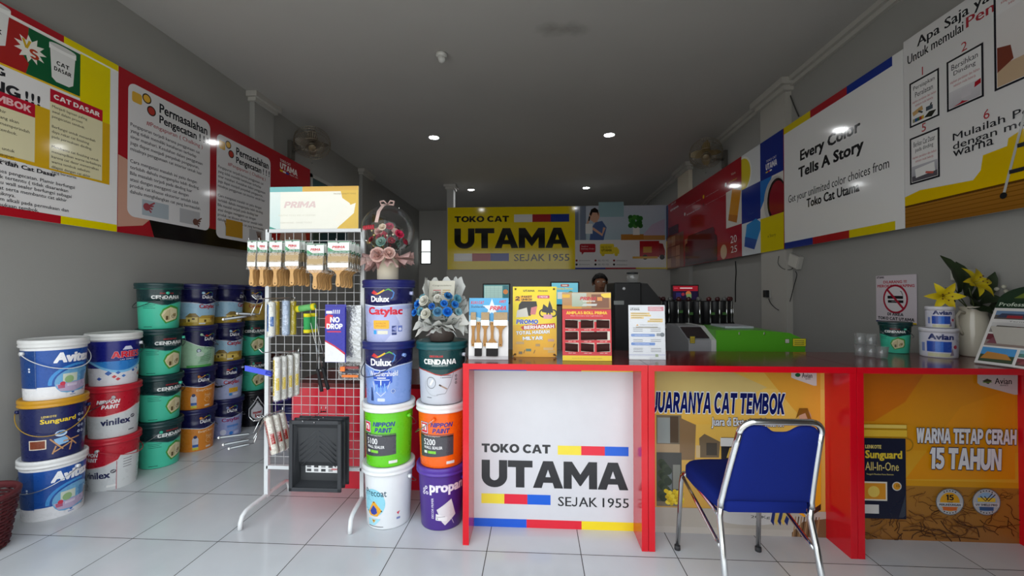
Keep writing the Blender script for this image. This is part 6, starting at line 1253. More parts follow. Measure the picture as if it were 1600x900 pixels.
fl = [(-.11, -.11, .255, .03, '2c86d8', '1c5cb8'), (-.065, -.14, .275, .036, 'e0ded6', 'c9c6b8'), (-.05, -.16, .205, .036, 'dcdad0', 'c4c2b2'), (.015, -.16, .215, .032, '5a8aa8', '3c6a90'), (.065, -.15, .215, .032, '1f74d0', '1858b0'), (.1, -.12, .255, .026, '2c7cc8', '1c5aa8'), (-.12, -.13, .21, .026, '2a80d4', '1a58b4'), (-.085, -.14, .215, .028, '6aa0b0', '4a8098'), (.11, -.1, .285, .03, '62a0b0', '4a8aa0'), (.12, -.12, .215, .026, '8ab0b8', '6a98a8'), (-.02, -.15, .245, .022, '2c6cc0', '204c98'), (.045, -.14, .26, .024, '2a7ad0', '1c56a8'), (.0, -.1, .29, .028, 'e2e0d8', 'c8c6ba'), (-.09, -.08, .29, .028, '7ab0b8', '5a94a4'), (.05, -.06, .3, .03, '3c80b8', '2a609c'), (-.03, -.02, .31, .03, 'd8d8d0', 'c0c0b4'), (.09, .0, .28, .03, '2c78c8', '1c58a8'), (-.1, .02, .27, .03, '2c78c8', '1c58a8')]
for x, y, z, rad, c1, c2 in fl: m = MB(); bloom(m, (x, y, z + DZ), (x * 2.2, y * 2.5, .14), rad, c1, 3 if c1[0] != 'e' and c1[0] != 'd' else 4, 6, col2=c2); m.build('flower', r)
m = MB()
for i in range(110):
    a = rng.uniform(PI, 2 * PI) if i % 3 else rng.uniform(0, 2 * PI); rr = rng.uniform(.05, .155); z = .15 + rng.uniform(-.02, .08); b = (rr * math.cos(a), rr * math.sin(a), z); leaf(m, (b[0] * .8, b[1] * .8, z - .01), (b[0] * 1.12 + rng.uniform(-.02, .02), b[1] * 1.12, z + rng.uniform(-.015, .03)), .0075, ['5c7a70', '7a968c', '46625a', '6a8a8c'][i % 4])
m.build('foliage', r)
m = MB(); M_ = Matrix.Translation((0, .0, .28)) @ Matrix.Rotation(-.22, 4, 'X'); m.box(-.075, .075, -.0015, .0015, -.06, .07, 'paper', 'c9c5b6', 0, M_)
A = Art(); A.text('Congratulations', 0, .035, .11, .012, '6a6a58', .0, al='c')
for i in range(3): A.rect(-.05, .012 - i * .012, .045, .004, 'b8404c'); A.rect(.005, .012 - i * .012, .045, .004, 'b0882c')
m2 = MB(M_); A.flat(m2, (0, -.002, 0), (1, 0, 0), (0, 0, 1), 'paper'); m.v += m2.v; n0 = len(m.v) - len(m2.v); m.f += [tuple(i + n0 for i in f) for f in m2.f]; m.m += m2.m; m.c += m2.c; m.sm += m2.sm; m.build('greeting_card', r)

# ================================================================== things standing on the counter
def standing(x0, x1, zt, ytop, ybase, th=.006):   # frame of a board leaning back: local u right, v up the board
    return None
def lean_board(name, label, cat, px0, px1, pyb, pyt, tilt, base, draw, mat='card_gloss', th=.006, foot=True, extra=None):
    a, b = at_z(px0, pyb, CTZ), at_z(px1, pyb, CTZ); y = (a.y + b.y) / 2; a = at_y(px0, pyb, y); b = at_y(px1, pyb, y); c = at_y(px0, pyt, y)
    W = b.x - a.x; H = (c.z - CTZ) / math.cos(tilt)
    r = thing(name, label, cat, ((a.x + b.x) / 2, y, CTZ + .0008)); M = Matrix.Rotation(-tilt, 4, 'X')
    m = MB(M); m.box(-W / 2, W / 2, 0, th, 0, H, mat, base, .001); A = Art(); draw(A, W, H); A.clip(-W / 2, W / 2, 0, H); A.flat(m, (0, -.0004, 0), (1, 0, 0), (0, 0, 1), mat); m.build('printed_board', r)
    if foot:
        m = MB(); m.add([(-W * .3, th + .002, H * .6), (W * .3, th + .002, H * .6), (W * .3, H * .32, 0), (-W * .3, H * .32, 0), (-W * .3, th + .005, H * .6), (W * .3, th + .005, H * .6), (W * .3, H * .32 + .003, 0), (-W * .3, H * .32 + .003, 0)], [(3, 2, 1, 0), (4, 5, 6, 7), (0, 1, 5, 4), (1, 2, 6, 5), (2, 3, 7, 6), (3, 0, 4, 7)], 'paper', 'b9b4aa')
        m.build('easel_back', r)
    if extra: extra(r, W, H, M)
    return r
# brush display board
def d_brush(A, W, H):
    A.rect(-W / 2, 0, W, H, 'e2dfdd'); A.rect(-W / 2, H * .62, W, H * .38, '3f9ad0', '52a8d8'); A.poly([(-W / 2, H * .62), (-W / 2, H * .72), (W * .1, H * .62)], 'a8cfe0')
    st = []
    for i in range(10): rr = (.055 if i % 2 == 0 else .022); st.append((W * .08 + rr * math.cos(PI / 2 + i * PI / 5), H * .83 + rr * math.sin(PI / 2 + i * PI / 5)))
    A.poly(st, 'dfe9ee'); A.text('PRIMA', W * .02, H * .80, W * .42, H * .07, 'd02c3c', .05, it=.3); A.text('KUAS CAT', -W * .46, H * .9, W * .34, H * .05, 'c84858', .045, it=.2); A.text('Stahlanke', -W * .46, H * .84, W * .36, H * .035, '2a3a5a', .02, it=.2); A.text('AWET', W * .26, H * .92, W * .18, H * .045, 'c84858', .045, it=.2)
    A.rect(-W / 2, 0, W, H * .06, 'c6c2c2')
def x_brush(r, W, H, M):
    for i, (u, wd, up) in enumerate(((-.38, .030, 1), (-.25, .040, 0), (-.08, .046, 1), (.10, .066, 0), (.31, .078, 1))):
        u *= W; m = MB(M); s_ = 1 if up else -1; zc = H * (.46 if up else .36); Y0 = -.012
        def Z(k): return zc + s_ * k
        o = [(wd * .42, .03), (max(.008, wd * .14), .008), (.007, -.02), (.011, -.06), (.0085, -.085)]; pts = [(u + a, b) for a, b in o] + [(u - a, b) for a, b in reversed(o)]
        m.prism([(a, Z(b)) for a, b in pts], -Y0 - .005, -Y0 + .005, 'wood', 'a9793f', Matrix.Rotation(PI / 2, 4, 'X')); m.tube([(u, Y0 - .0056, Z(-.075)), (u, Y0 + .0056, Z(-.075))], .003, 'wood', '2a1c10', 8)
        sb = m.build('sample_brush', r)
        m = MB(M); m.box(u - wd / 2, u + wd / 2, Y0 - .005, Y0 + .005, min(Z(.055), Z(.105)), max(Z(.055), Z(.105)), 'bristle', 'b39a78' if up else '2c2a2a', .002); m.build('bristles', sb)
        m = MB(M); m.box(u - wd / 2 - .001, u + wd / 2 + .001, Y0 - .006, Y0 + .006, min(Z(.03), Z(.062)), max(Z(.03), Z(.062)), 'foil', 'dedcd6', .0015); m.build('ferrule', sb)
lean_board('brush_display', 'blue headed card with five sample brushes at left end of counter', 'display board', 732, 794, 562, 466, .08, 'e2dfdd', d_brush, extra=x_brush)
# PROMO mini banner
def d_promo(A, W, H):
    A.rect(-W / 2, 0, W, H, 'e6a216', 'efd414'); A.rect(-W / 2, H * .45, W, H * .55, 'ecd414', 'f0d818'); A.circ(W * .1, H * .66, W * .35, 'f0d23c'); A.text('UTAMA', -W * .26, H * .925, W * .26, H * .03, '3a3420', .04); A.text('PROMO', W * .08, H * .925, W * .22, H * .025, '7a6a2a', .03)
    A.poly([(-W * .46, H * .79), (-W * .08, H * .79), (-W * .06, H * .88), (-W * .44, H * .86)], 'f0b02c'); A.text('2', -W * .44, H * .80, W * .1, H * .06, '2a2418', .04); A.text('PAKET', -W * .3, H * .84, W * .24, H * .03, '2a2418', .045); A.text('UMROH', -W * .3, H * .80, W * .24, H * .03, '2a2418', .045)
    A.rrect(W * .06, H * .83, W * .28, H * .045, .006, 'c84468'); A.text('3 MOTOR', W * .1, H * .84, W * .2, H * .025, 'f6e6e6', .03)
    A.poly([(-W * .36, H * .74), (-W * .3, H * .79), (W * .04, H * .79), (W * .06, H * .72), (-W * .1, H * .58), (-W * .38, H * .6)], '2a2824'); A.poly([(-W * .42, H * .56), (-W * .4, H * .66), (-W * .18, H * .7), (-W * .14, H * .57)], 'd6d2c6'); A.poly([(-W * .1, H * .6), (W * .02, H * .6), (W * .06, H * .72), (-W * .08, H * .7)], 'd07a7a')
    A.ring(W * .2, H * .62, W * .07, W * .1, '1c1c1e'); A.ring(W * .42, H * .62, W * .06, W * .09, '1c1c1e'); A.poly([(W * .16, H * .64), (W * .2, H * .75), (W * .3, H * .7), (W * .34, H * .8), (W * .4, H * .7), (W * .42, H * .63), (W * .3, H * .62)], '2a2c34'); A.rect(W * .2, H * .54, W * .2, H * .06, 'e0a0a8')
    A.text('PROMO', -W * .42, H * .465, W * .5, H * .065, '2c50b8', .05, it=.08, out='f2eee0', ow=.05)
    A.poly([(-W * .32, H * .42), (-W * .26, H * .38), (W * .47, H * .41), (W * .46, H * .48), (-W * .22, H * .45)], 'c23030'); A.text('BERHADIAH', -W * .24, H * .39, W * .68, H * .05, 'f4f2ee', .045, rot=.05)
    A.text('TOTAL HADIAH', -W * .42, H * .31, W * .76, H * .052, 'f2f2f0', .05, rot=.05, out='3a4470', ow=.05); A.text('MILYAR', -W * .27, H * .235, W * .46, H * .05, 'f2f2f0', .05, rot=.04, out='3a4470', ow=.05)
    for a, b, c, d in ((-.42, .18, .18, 'c8a46a'), (-.2, .08, .12, '5a7a6a'), (.02, .15, .1, 'b0905c'), (.2, .1, .22, 'd8b070'), (.3, .22, .14, 'c89a7a'), (-.36, .04, .08, '7a6a4a'), (.3, .06, .16, 'cfa85c')): A.rect(W * a, H * b, W * c, H * .035, d)
    for a, b in ((-.25, .05), (-.02, .05), (.42, .14)): A.line([(W * a, H * b), (W * (a + .03), H * (b + .05))], .003, '3a3226')
def x_promo(r, W, H, M):
    for su in (-1, 1):
        for z in (.035, .965): m = MB(M); T = Matrix.Translation((su * W * .44, -.004, H * z)) @ Matrix.Rotation(PI / 2, 4, 'X'); m.lathe([(.001, .004), (.005, .004), (.006, -.004), (.001, -.005)], 'plastic', '6a4a14', 12, T); m.build('corner_peg', r)
    for su in (-1, 1):
        m = MB(); m.tube([(su * W * .5, -.03, .002), (su * W * .47, -.012, .012), (su * W * .44, .02, H * .06), (su * W * .1, .03, H * .5), (-su * W * .44, .0 + math.sin(.06) * H, H * .97)], .0022, 'steel', '8a8a8a', 6); m.build('cross_leg', r)
    m = MB(); m.tube([(0, .03, H * .5), (0, .1, .002)], .0022, 'steel', '8a8a8a', 6); m.build('rear_leg', r)
lean_board('tabletop_banner', 'yellow tabletop cross-leg banner reading PROMO BERHADIAH', 'banner', 801, 870, 558, 448, .06, 'ecd414', d_promo, foot=False, extra=x_promo, th=.002)
# sandpaper display
def d_sand(A, W, H):
    A.rect(-W / 2, 0, W, H, 'c81c28'); A.rect(-W / 2, 0, W, H * .075, 'f0cc14'); A.text('KHUSUS KAYU DAN BESI', 0, H * .03, W * .6, H * .014, 'b08a10', .0, al='c')
    A.text('AMPLAS ROLL PRIMA', 0, H * .675, W * .84, H * .045, 'f0c02c', .05, al='c'); A.text('Pilihan Grit Lengkap untuk Segala Kebutuhan', 0, H * .645, W * .66, H * .013, 'f0d8d4', .01, al='c')
    A.rect(-W / 2, H * .755, W, H * .245, 'a8743c', 'b8926a'); A.rect(-W / 2, H * .755, W * .4, H * .05, 'c88a24'); A.rect(-W * .3, H * .79, W * .3, H * .2, '9aa890', 'b8bcae'); A.rect(W * .1, H * .77, W * .36, H * .2, '7a4a2c'); A.rect(-W * .5, H * .92, W * .16, H * .05, 'e0ae2c'); A.poly([(W * .3, H * .95), (W * .36, H * .92), (W * .5, H * .92), (W * .5, H * .99), (W * .3, H * .98)], 'f0c83c')
    A.text('PRIMA', -W * .14, H * .885, W * .34, H * .05, 'c02c34', .05, it=.25); A.text('SANDPAPER', -W * .08, H * .86, W * .26, H * .018, 'e8e0d8', .03); A.rect(W * .22, H * .875, W * .1, H * .055, 'd88a3c'); A.poly([(-W * .1, H * .8), (W * .2, H * .8), (W * .22, H * .83), (-W * .06, H * .83)], 'c6c6c0')
    A.rect(-W / 2, H * .748, W, H * .008, '5a2a1c')
    for i in range(3):
        for j in range(3):
            u, v = -W * .44 + j * W * .32, H * (.47 - .17 * i); A.rect(u, v, W * .27, H * .13, 'd9cfbf'); A.text('GRIT ' + ['60', '80', '100', '120', '150', '180', '220', '240', '320'][i * 3 + j], u + W * .06, v - H * .025, W * .15, H * .012, 'f0d8d0', .01)
def x_sand(r, W, H, M):
    rg = random.Random(3)
    for i in range(3):
        for j in range(3):
            if i == 1 and j == 2: continue
            u, v = -W * .445 + j * W * .32, H * (.475 - .17 * i); ww = W * (.26 if not (i == 1 and j == 1) else .54); hh = H * .115; nn = 6; vs = []; a = rg.uniform(-.08, .08)
            for p_ in range(2):
                for q_ in range(nn + 1): k = q_ / nn; vs.append((u + ww * k, -.0065 - .0035 * math.sin(k * PI * 1.5 + j) - .001 * p_, v + hh * p_ + a * ww * (k - .5)))
            N = nn + 1; vs += [(x, y + .0015, z) for x, y, z in vs[:2 * N]]
            f = [(k, k + 1, N + k + 1, N + k) for k in range(nn)] + [(2 * N + k, 3 * N + k, 3 * N + k + 1, 2 * N + k + 1) for k in range(nn)] + [(N + k, N + k + 1, 3 * N + k + 1, 3 * N + k) for k in range(nn)] + [(k + 1, k, 2 * N + k, 2 * N + k + 1) for k in range(nn)]
            m = MB(M); m.add(vs, f, 'bristle', '3c1f1c', True); m.build('sandpaper_sample', r)
lean_board('sandpaper_display', 'red display board with rows of dark sandpaper samples on the counter', 'display board', 879, 956, 564, 457, .07, 'c81c28', d_sand, extra=x_sand)
# brochure stand
def d_flyer(A, W, H):
    A.rect(-W / 2, 0, W, H, 'e4e4e8'); A.text('UTAMA', -W * .45, H * .9, W * .26, H * .04, '26262a', .05); A.text('TOKO CAT', -W * .45, H * .945, W * .26, H * .015, '26262a', .02); A.rect(W * .04, H * .89, W * .43, H * .08, 'd8808c'); A.text('KATALOG DAN', W * .08, H * .935, W * .3, H * .022, 'f6e8e8', .02); A.text('HARGA TERBAIK', W * .08, H * .905, W * .34, H * .022, 'f6e8e8', .02)
    for a, b, c in ((-.44, .83, .52), (-.44, .79, .56), (-.44, .75, .36), (.08, .72, .36), (.02, .685, .42)): A.rect(W * a, H * b, W * c, H * .03, 'ecc25c'); A.rect(W * a + .004, H * b + .004, W * c * .8, H * .008, '8a7a4a')
    A.poly([(-W * .3, H * .62), (-W * .26, H * .65), (-W * .22, H * .62)], 'e0a030'); A.text('Pelayanan Tinting Warna', -W * .18, H * .625, W * .5, H * .018, '4a4a50', .005)
    for i, v in enumerate((.575, .545, .515, .36, .33, .2, .17, .14)): A.rect(-W * .38, H * v, W * .26, H * .008, '5a5a60'); A.rect(W * .1, H * v, W * .28, H * .008, '5a5a60')
    for v in (.42, .26): A.rrect(-W * .44, H * v, W * .66, H * .05, .006, '5a86cc'); A.text('UKURAN KEMASAN', -W * .34, H * (v + .015), W * .4, H * .018, 'e8eef8', .01)
    A.rect(W * .26, H * .43, W * .2, H * .05, '8a929a'); A.circ(W * .42, H * .455, .012, '6a727a'); A.rect(-W / 2, H * .08, W, H * .012, 'b9bcd8'); A.rect(-W / 2, 0, W * .56, H * .05, 'f2f2f2'); A.rect(W * .22, H * .05, W * .08, H * .05, '9aa884')
def x_flyer(r, W, H, M):
    m = MB(M); m.box(-W / 2 - .002, W / 2 + .002, -.0048, -.0022, 0, H * .98, 'clear_glass', 'ffffff'); m.build('acrylic_front', r)
    m = MB(); m.box(-W / 2, W / 2, -.005, .09, -.0002, .003, 'clear_glass', 'ffffff'); m.build('acrylic_foot', r)
lean_board('brochure_stand', 'clear stand holding a white price flyer with yellow highlights', 'brochure stand', 983, 1040, 562, 477, .05, 'e4e4e8', d_flyer, extra=x_flyer, th=.002)
# glasses in two layers
def glass(px, py, z, label, first=[None]):
    p = at_z(px, py, CTZ); p.z = z
    if first[0]: return dup(first[0], p, None, label, None)
    r = thing('drinking_glass', label, 'glass', p); m = MB(); m.lathe([(.001, .001), (.021, .0005), (.025, .004), (.031, .066), (.0295, .066), (.0235, .010), (.001, .008)], 'cup_glass', 'ffffff', 28); m.build('tumbler', r); first[0] = r; return r
zg2 = CTZ + .0672
for px, py, lay, lab in ((1344, 556, 0, 'leftmost upright clear glass of the lower layer on the red counter'), (1361, 558, 0, 'middle clear glass of the lower layer on the red counter'), (1378, 560, 0, 'clear glass of the lower layer touching the small turquoise pail'), (1344, 556, 1, 'upper clear glass stacked on the leftmost glass'), (1361, 558, 1, 'upper clear glass stacked on the middle glass')):
    glass(px, py, (CTZ + .0006) if lay == 0 else zg2, lab)
# small pail and two tubs
p = at_z(1414, 553, CTZ); pail(p.x, p.y + .07, CTZ + .0005, 'small turquoise pail with dark green lid on the red counter', L_cendana, TQ, '153a3b', math.radians(-52), ht=2.4, scale=.545)
def tub(p, rad, h, label, turn):
    r = thing('paint_tub', label, 'paint tub', p, turn); m = MB(); m.lathe([(.001, 0), (rad * .95, 0), (rad * .97, .003), (rad, h - .022), (rad, h - .02)], 'plastic', 'd4d2da', 64)
    A = Art(6e-5); A.rect(-rad * 2, .01, rad * 4, h - .035, 'd2d0dc'); A.text('Avian', 0, h * .62, rad * 1.35, h * .2, '23306a', .045, al='c'); A.rect(-rad * .75, h * .2, rad * 1.3, h * .36, '2a50b0'); A.rect(-rad * .3, h * .2, rad * .4, h * .36, '3f78d8'); A.circ(rad * .8, h * .38, rad * .13, 'c0445c'); A.rect(-rad * .7, h * .04, rad * 1.3, h * .12, 'd0cda8'); A.poly([(rad * .45, h * .08), (rad * .7, h * .1), (rad * .6, h * .34)], '8a7a8c'); A.rect(-rad * 1.1, h * .2, rad * .22, h * .3, '7a8ac0')
    A.wrap(m, rad * .97, rad, h - .02); m.build('body', r)
    m = MB(); L = rad * 1.03; m.lathe([(rad, h - .024), (L, h - .024), (L, h - .004), (L - .003, h), (L - .008, h), (L - .012, h - .003), (.001, h - .003)], 'plastic', 'd9d7de', 48); m.build('lid', r); return r
p = Vector((2.352, 2.60, CTZ + .0005)); tub(p, .083, .168, 'larger white and blue paint tub on the red counter, under a smaller one', math.radians(-34)); tub(p + Vector((.008, .0, .1685)), .062, .125, 'smaller white and blue paint tub resting on the larger tub', math.radians(-30))
# cream pitcher with lilies
VP = Vector((2.572, 2.625, CTZ + .0005)); KV = Matrix.Diagonal((.9, .9, 1, 1))
r = thing('pitcher_vase', 'glossy cream ceramic pitcher on the red counter', 'vase', VP)
m = MB(KV); m.lathe([(.001, 0), (.06, 0), (.066, .006), (.078, .07), (.082, .13), (.074, .20), (.064, .245), (.066, .275), (.073, .292), (.069, .293), (.06, .272), (.058, .245), (.066, .2), (.001, .19)], 'ceramic', 'cdc6b4', 48); m.build('body', r)
m = MB(KV); m.tube([(-.066, -.01, .255), (-.10, -.015, .262), (-.122, -.018, .235), (-.118, -.018, .19), (-.098, -.014, .15), (-.078, -.01, .13)], [.009, .0085, .008, .008, .0085, .01], 'ceramic', 'cdc6b4', 12); m.build('handle', r)
KX = Matrix(((1, 0, 0, -.05), (0, 1, 0, -.02), (0, 0, 1, 0), (0, 0, 0, 1)))
r = thing('lily_arrangement', 'yellow artificial lilies with dark leaves standing in the cream pitcher', 'flowers', VP + Vector((0, 0, .292)))
m = MB()
for d in ((-.2, -.05), (-.12, -.1), (.03, -.05), (-.05, .06), (.04, .02)): m.tube([(d[0] * .1, d[1] * .1, -.09), (d[0] * .3, d[1] * .4, .0), (d[0], d[1], .11)], .003, 'leaf', '3f4a24', 6)
m.build('stems', r)
def lily(c, ax, R):
    m = MB(); c, ax = Vector(c), Vector(ax).normalized(); q_ = ax.to_track_quat('Z', 'Y').to_matrix()
    for i in range(6):
        a = 2 * PI * i / 6; o = q_ @ Vector((math.cos(a) * R, math.sin(a) * R, R * .35)); up = q_ @ Vector((math.cos(a) * -.3, math.sin(a) * -.3, 1)); leaf(m, c, c + o, R * .26, ['d8c21c', 'c9b012'][i % 2], up, 'petal', .22)
    for i in range(5): a = 2 * PI * i / 5; e = c + q_ @ Vector((math.cos(a) * .022, math.sin(a) * .022, .07)); m.tube([tuple(c), tuple(e)], .0015, 'petal', 'b8a83c', 5); m.ball(tuple(e), .004, 'petal', '6a4416', 6)
    m.build('lily', r)
lily((-.105, -.09, .125), (.25, -1, .5), .105)
lily((-.20, -.03, .062), (-.5, -1, -.05), .090)
for i, (b, t_, w_, c) in enumerate((((-.08, 0, .08), (-.2, -.02, .30), .055, '2a3a1e'), ((-.02, .0, .02), (-.14, -.10, .07), .06, '1f2c18'), ((.0, .0, .04), (.04, -.08, .2), .05, '33402a'), ((.03, -.05, .0), (.02, -.14, .06), .05, '26321e'), ((-.1, .0, .04), (-.19, .03, .05), .05, '2c3a20'), ((.0, -.03, .02), (.045, -.13, .04), .04, '2a3622'), ((.0, .04, .06), (-.02, .08, .27), .05, '34432a'), ((-.05, -.02, -.01), (-.02, -.13, -.04), .045, '222e1a'))): m = MB(); leaf(m, b, t_, w_, c, (0, -1, .6), bend=.12, wav=.004); m.build('leaf', r)
m = MB()
for i in range(9): m.ball((.035 + .02 * math.cos(i * 2.1), -.12 + .02 * math.sin(i * 2.1), .09 + .012 * (i % 3)), .011, 'petal', 'b9b6a6', 8)
m.build('white_buds', r)
# photo board on the counter
def d_photos(A, W, H):
    A.rect(-W / 2, 0, W, H, 'd8d5d2')
    def pic(u0, u1, v0, v1, sky, ground, hue): A.rect(W * u0, H * v0, W * (u1 - u0), H * (v1 - v0), ground); A.rect(W * u0, H * (v0 + (v1 - v0) * .5), W * (u1 - u0), H * (v1 - v0) * .5, sky); A.poly([(W * (u0 + .02), H * (v0 + (v1 - v0) * .2)), (W * (u0 + .08), H * (v1 - (v1 - v0) * .3)), (W * (u1 - .1), H * (v1 - (v1 - v0) * .4)), (W * (u1 - .02), H * (v0 + (v1 - v0) * .25))], hue)
    pic(-.46, .46, .80, .95, '6a86a8', '5a5450', '3a4058'); A.rect(-W * .3, H * .82, W * .2, H * .05, '9a2c34'); A.text('Terminal Kota', 0, H * .755, W * .5, H * .02, '4a4a4a', .0, al='c'); pic(-.46, .46, .56, .74, 'c9c6c4', '8a8480', '5c5650'); A.circ(-W * .1, H * .62, W * .06, '6a3030'); A.circ(W * .15, H * .62, W * .06, '3a3230'); pic(-.46, .46, .32, .53, '6a2a34', '8a7a72', '7c4650'); A.rect(-W * .1, H * .4, W * .08, H * .08, 'c9c2bc')
    pic(-.46, -.02, .04, .29, '4a90c8', '3a4a34', 'b8803c'); pic(.02, .46, .17, .29, '8ab4c0', '5a7a74', '4a8a80'); pic(.02, .46, .03, .15, '7a3a40', '5a4640', '8a4a4c')
def x_photos(r, W, H, M):
    m = MB(M); pts = [(-W / 2, H), (W / 2, H)] + [(W / 2 * math.cos(a), H + .05 + W * .30 * math.sin(a)) for a in [PI * i / 16 for i in range(17)]]
    m.prism([(x, z) for x, z in pts], -.006, .0, 'card_gloss', '1c3420', Matrix.Rotation(PI / 2, 4, 'X'))
    A = Art(); A.rect(-W / 2, H, W, .045, '16301c'); A.text('Professional Paint', -W * .46, H + .012, W * .8, .022, 'c9d6c4', .012); A.poly([(-W * .3, H + .06), (W * .1, H + .06), (W * .3, H + .10), (-W * .1, H + .12)], '6a7a2c'); A.poly([(-W * .1, H + .07), (W * .35, H + .07), (W * .2, H + .14)], '3a5a2a')
    A.flat(m, (0, -.0003, 0), (1, 0, 0), (0, 0, 1), 'card_gloss'); m.build('arched_header', r)
rb_ = lean_board('photo_display', 'leaning board of building photographs with dark green arched top at counter end', 'display board', 1524, 1620, 571, 484, .5, 'd8d5d2', d_photos, extra=x_photos, th=.012, mat='paper')
W2 = max(v.co.x for v in [c for c in kids(rb_) if c.name.startswith('printed_board')][0].data.vertices)
rb_.rotation_euler = (0, 0, -1.3); rb_.location = (2.307 + .267 * W2, 2.355 - .963 * W2, CTZ + .0065)

# ================================================================== behind the counter
def desk(x0, x1, y0, y1, h, label, col):
    r = thing('desk', label, 'desk', ((x0 + x1) / 2, (y0 + y1) / 2, 0)); M = Matrix.Translation(-r.location)
    m = MB(M); m.box(x0, x1, y0, y1, h - .03, h, 'laminate', col, .002); m.build('desktop', r)
    for xx in (x0 + .02, x1 - .05): m = MB(M); m.box(xx, xx + .03, y0 + .03, y1 - .03, 0, h - .03, 'laminate', col, .002); m.build('leg_panel', r)
    m = MB(M); m.box(x0 + .05, x1 - .05, y0 + .05, y0 + .07, .25, h - .03, 'laminate', col); m.build('modesty_panel', r)
desk(-.62, .66, 3.72, 4.35, .74, 'low dark desk behind the counter carrying the two screens', '4a3a34')
def monitor(px0, px1, pyt, pyb, Y, label, draw, zdesk, turn=0.0):
    a, b = at_y(px0, pyb, Y), at_y(px1, pyt, Y); W, H = b.x - a.x, b.z - a.z; zb = a.z
    r = thing('monitor', label, 'monitor', ((a.x + b.x) / 2, Y, zdesk + .0005), turn); zb -= r.location.z
    m = MB(); m.box(-W / 2, W / 2, 0, .03, zb, zb + H, 'matte_plastic', '16171a', .004); m.build('bezel', r)
    A = Art(); A.rect(-W / 2 + .012, zb + .016, W - .024, H - .028, '203038'); draw(A, -W / 2 + .012, zb + .016, W - .024, H - .028)
    m = MB(); A.flat(m, (0, -.001, 0), (1, 0, 0), (0, 0, 1), 'screen'); m.build('screen', r)
    m = MB(); m.box(-.03, .03, .03, .045, .01, zb + H * .5, 'matte_plastic', '1a1b1e', .003); m.lathe([(.001, 0), (.10, 0), (.10, .008), (.001, .012)], 'matte_plastic', '1a1b1e', 24, Matrix.Translation((0, .05, 0))); m.build('stand', r)
def s1(A, x, y, w_, h):
    A.rect(x, y, w_, h, '4a8a8c'); A.rect(x + w_ * .02, y + h * .2, w_ * .72, h * .74, 'a8c8c0'); A.rect(x + w_ * .78, y + h * .1, w_ * .2, h * .86, '2a6a74'); A.circ(x + w_ * .87, y + h * .6, h * .14, 'c87a3c')
    for i in range(6): A.rect(x + w_ * .04, y + h * (.28 + .1 * i), w_ * .68, h * .006, '5a8a88')
    for i in range(4): A.rect(x + w_ * (.1 + .16 * i), y + h * .22, w_ * .004, h * .7, '5a8a88')
    A.rect(x, y, w_, h * .1, '9ab8b4')
def s2(A, x, y, w_, h): A.rect(x, y, w_, h, '3fa8c8', '66c0d4'); A.rrect(x + w_ * .34, y + h * .82, w_ * .32, h * .12, .004, '9c3a3a'); A.text('PROMO', x + w_ * .5, y + h * .85, w_ * .2, h * .06, 'f0e4c8', .05, al='c'); A.text('Belanja Hemat', x + w_ * .5, y + h * .66, w_ * .6, h * .12, 'd8c04a', .03, al='c'); A.rect(x + w_ * .22, y + h * .25, w_ * .3, h * .32, 'd6d8d0'); A.circ(x + w_ * .72, y + h * .5, h * .12, '3a7a4a'); A.circ(x + w_ * .82, y + h * .4, h * .1, '8aa04a')
def s3(A, x, y, w_, h):
    A.rect(x, y, w_, h, '7a1420', '9c1c2a'); A.rect(x + w_ * .28, y + h * .8, w_ * .5, h * .07, 'e0d0d0'); A.rect(x + w_ * .04, y + h * .8, w_ * .16, h * .06, 'c84858'); A.rect(x, y, w_, h * .62, '1c1430'); A.circ(x + w_ * .62, y + h * .42, h * .2, 'b86a3c'); A.circ(x + w_ * .4, y + h * .38, h * .12, '8a2a3a'); A.rect(x + w_ * .54, y + h * .1, w_ * .2, h * .3, '6a8a5c'); A.rect(x + w_ * .12, y + h * .1, w_ * .2, h * .4, '2a2a5c')
monitor(754, 797, 443, 475, 4.0, 'monitor with pale teal spreadsheet, behind the brush display', s1, .74)
monitor(860, 905, 440, 478, 4.05, 'monitor with bright cyan screen, between yellow banner and sandpaper board', s2, .74)
# paint dispensing machine: black cabinet, canister bank with steel pump rods
Y = 3.9; k = (Y * 1.0) / FPX
bank_a, bank_b = at_y(1030, 508, Y), at_y(1163, 470, Y)
a, b = at_y(961, 545, 3.75), at_y(1003, 441, 3.75)
r = thing('tinting_machine', 'black paint tinting machine with ring of canisters behind the counter', 'paint machine', ((a.x + bank_b.x) / 2, 4.0, 0)); M = Matrix.Translation(-r.location)
m = MB(M); m.box(a.x, b.x + .0, 3.76, 4.2, .0, b.z, 'matte_plastic', '141416', .012); m.build('cabinet', r)
c = at_y(1021, 505, 3.8)
m = MB(M); m.add([(b.x, 3.8, b.z - .005), (b.x + .06, 3.8, b.z - .01), (c.x + .06, 3.8, bank_b.z + .02), (c.x + .06, 3.8, .6), (b.x, 3.8, .6)] + [(x, 4.2, z) for x, z in ((b.x, b.z - .005), (b.x + .06, b.z - .01), (c.x + .06, bank_b.z + .02), (c.x + .06, .6), (b.x, .6))], [(4, 3, 2, 1, 0), (5, 6, 7, 8, 9), (0, 1, 6, 5), (1, 2, 7, 6), (2, 3, 8, 7), (3, 4, 9, 8)], 'matte_plastic', '101012'); m.build('side_fairing', r)
m = MB(M); m.lathe([(.001, .006), (.012, .006), (.014, .0), (.001, 0)], 'plastic', 'd0d2d4', 16, Matrix.Translation((at_y(975, 451, 3.755).x, 3.759, at_y(975, 451, 3.755).z)) @ Matrix.Rotation(PI / 2, 4, 'X')); m.build('badge', r)
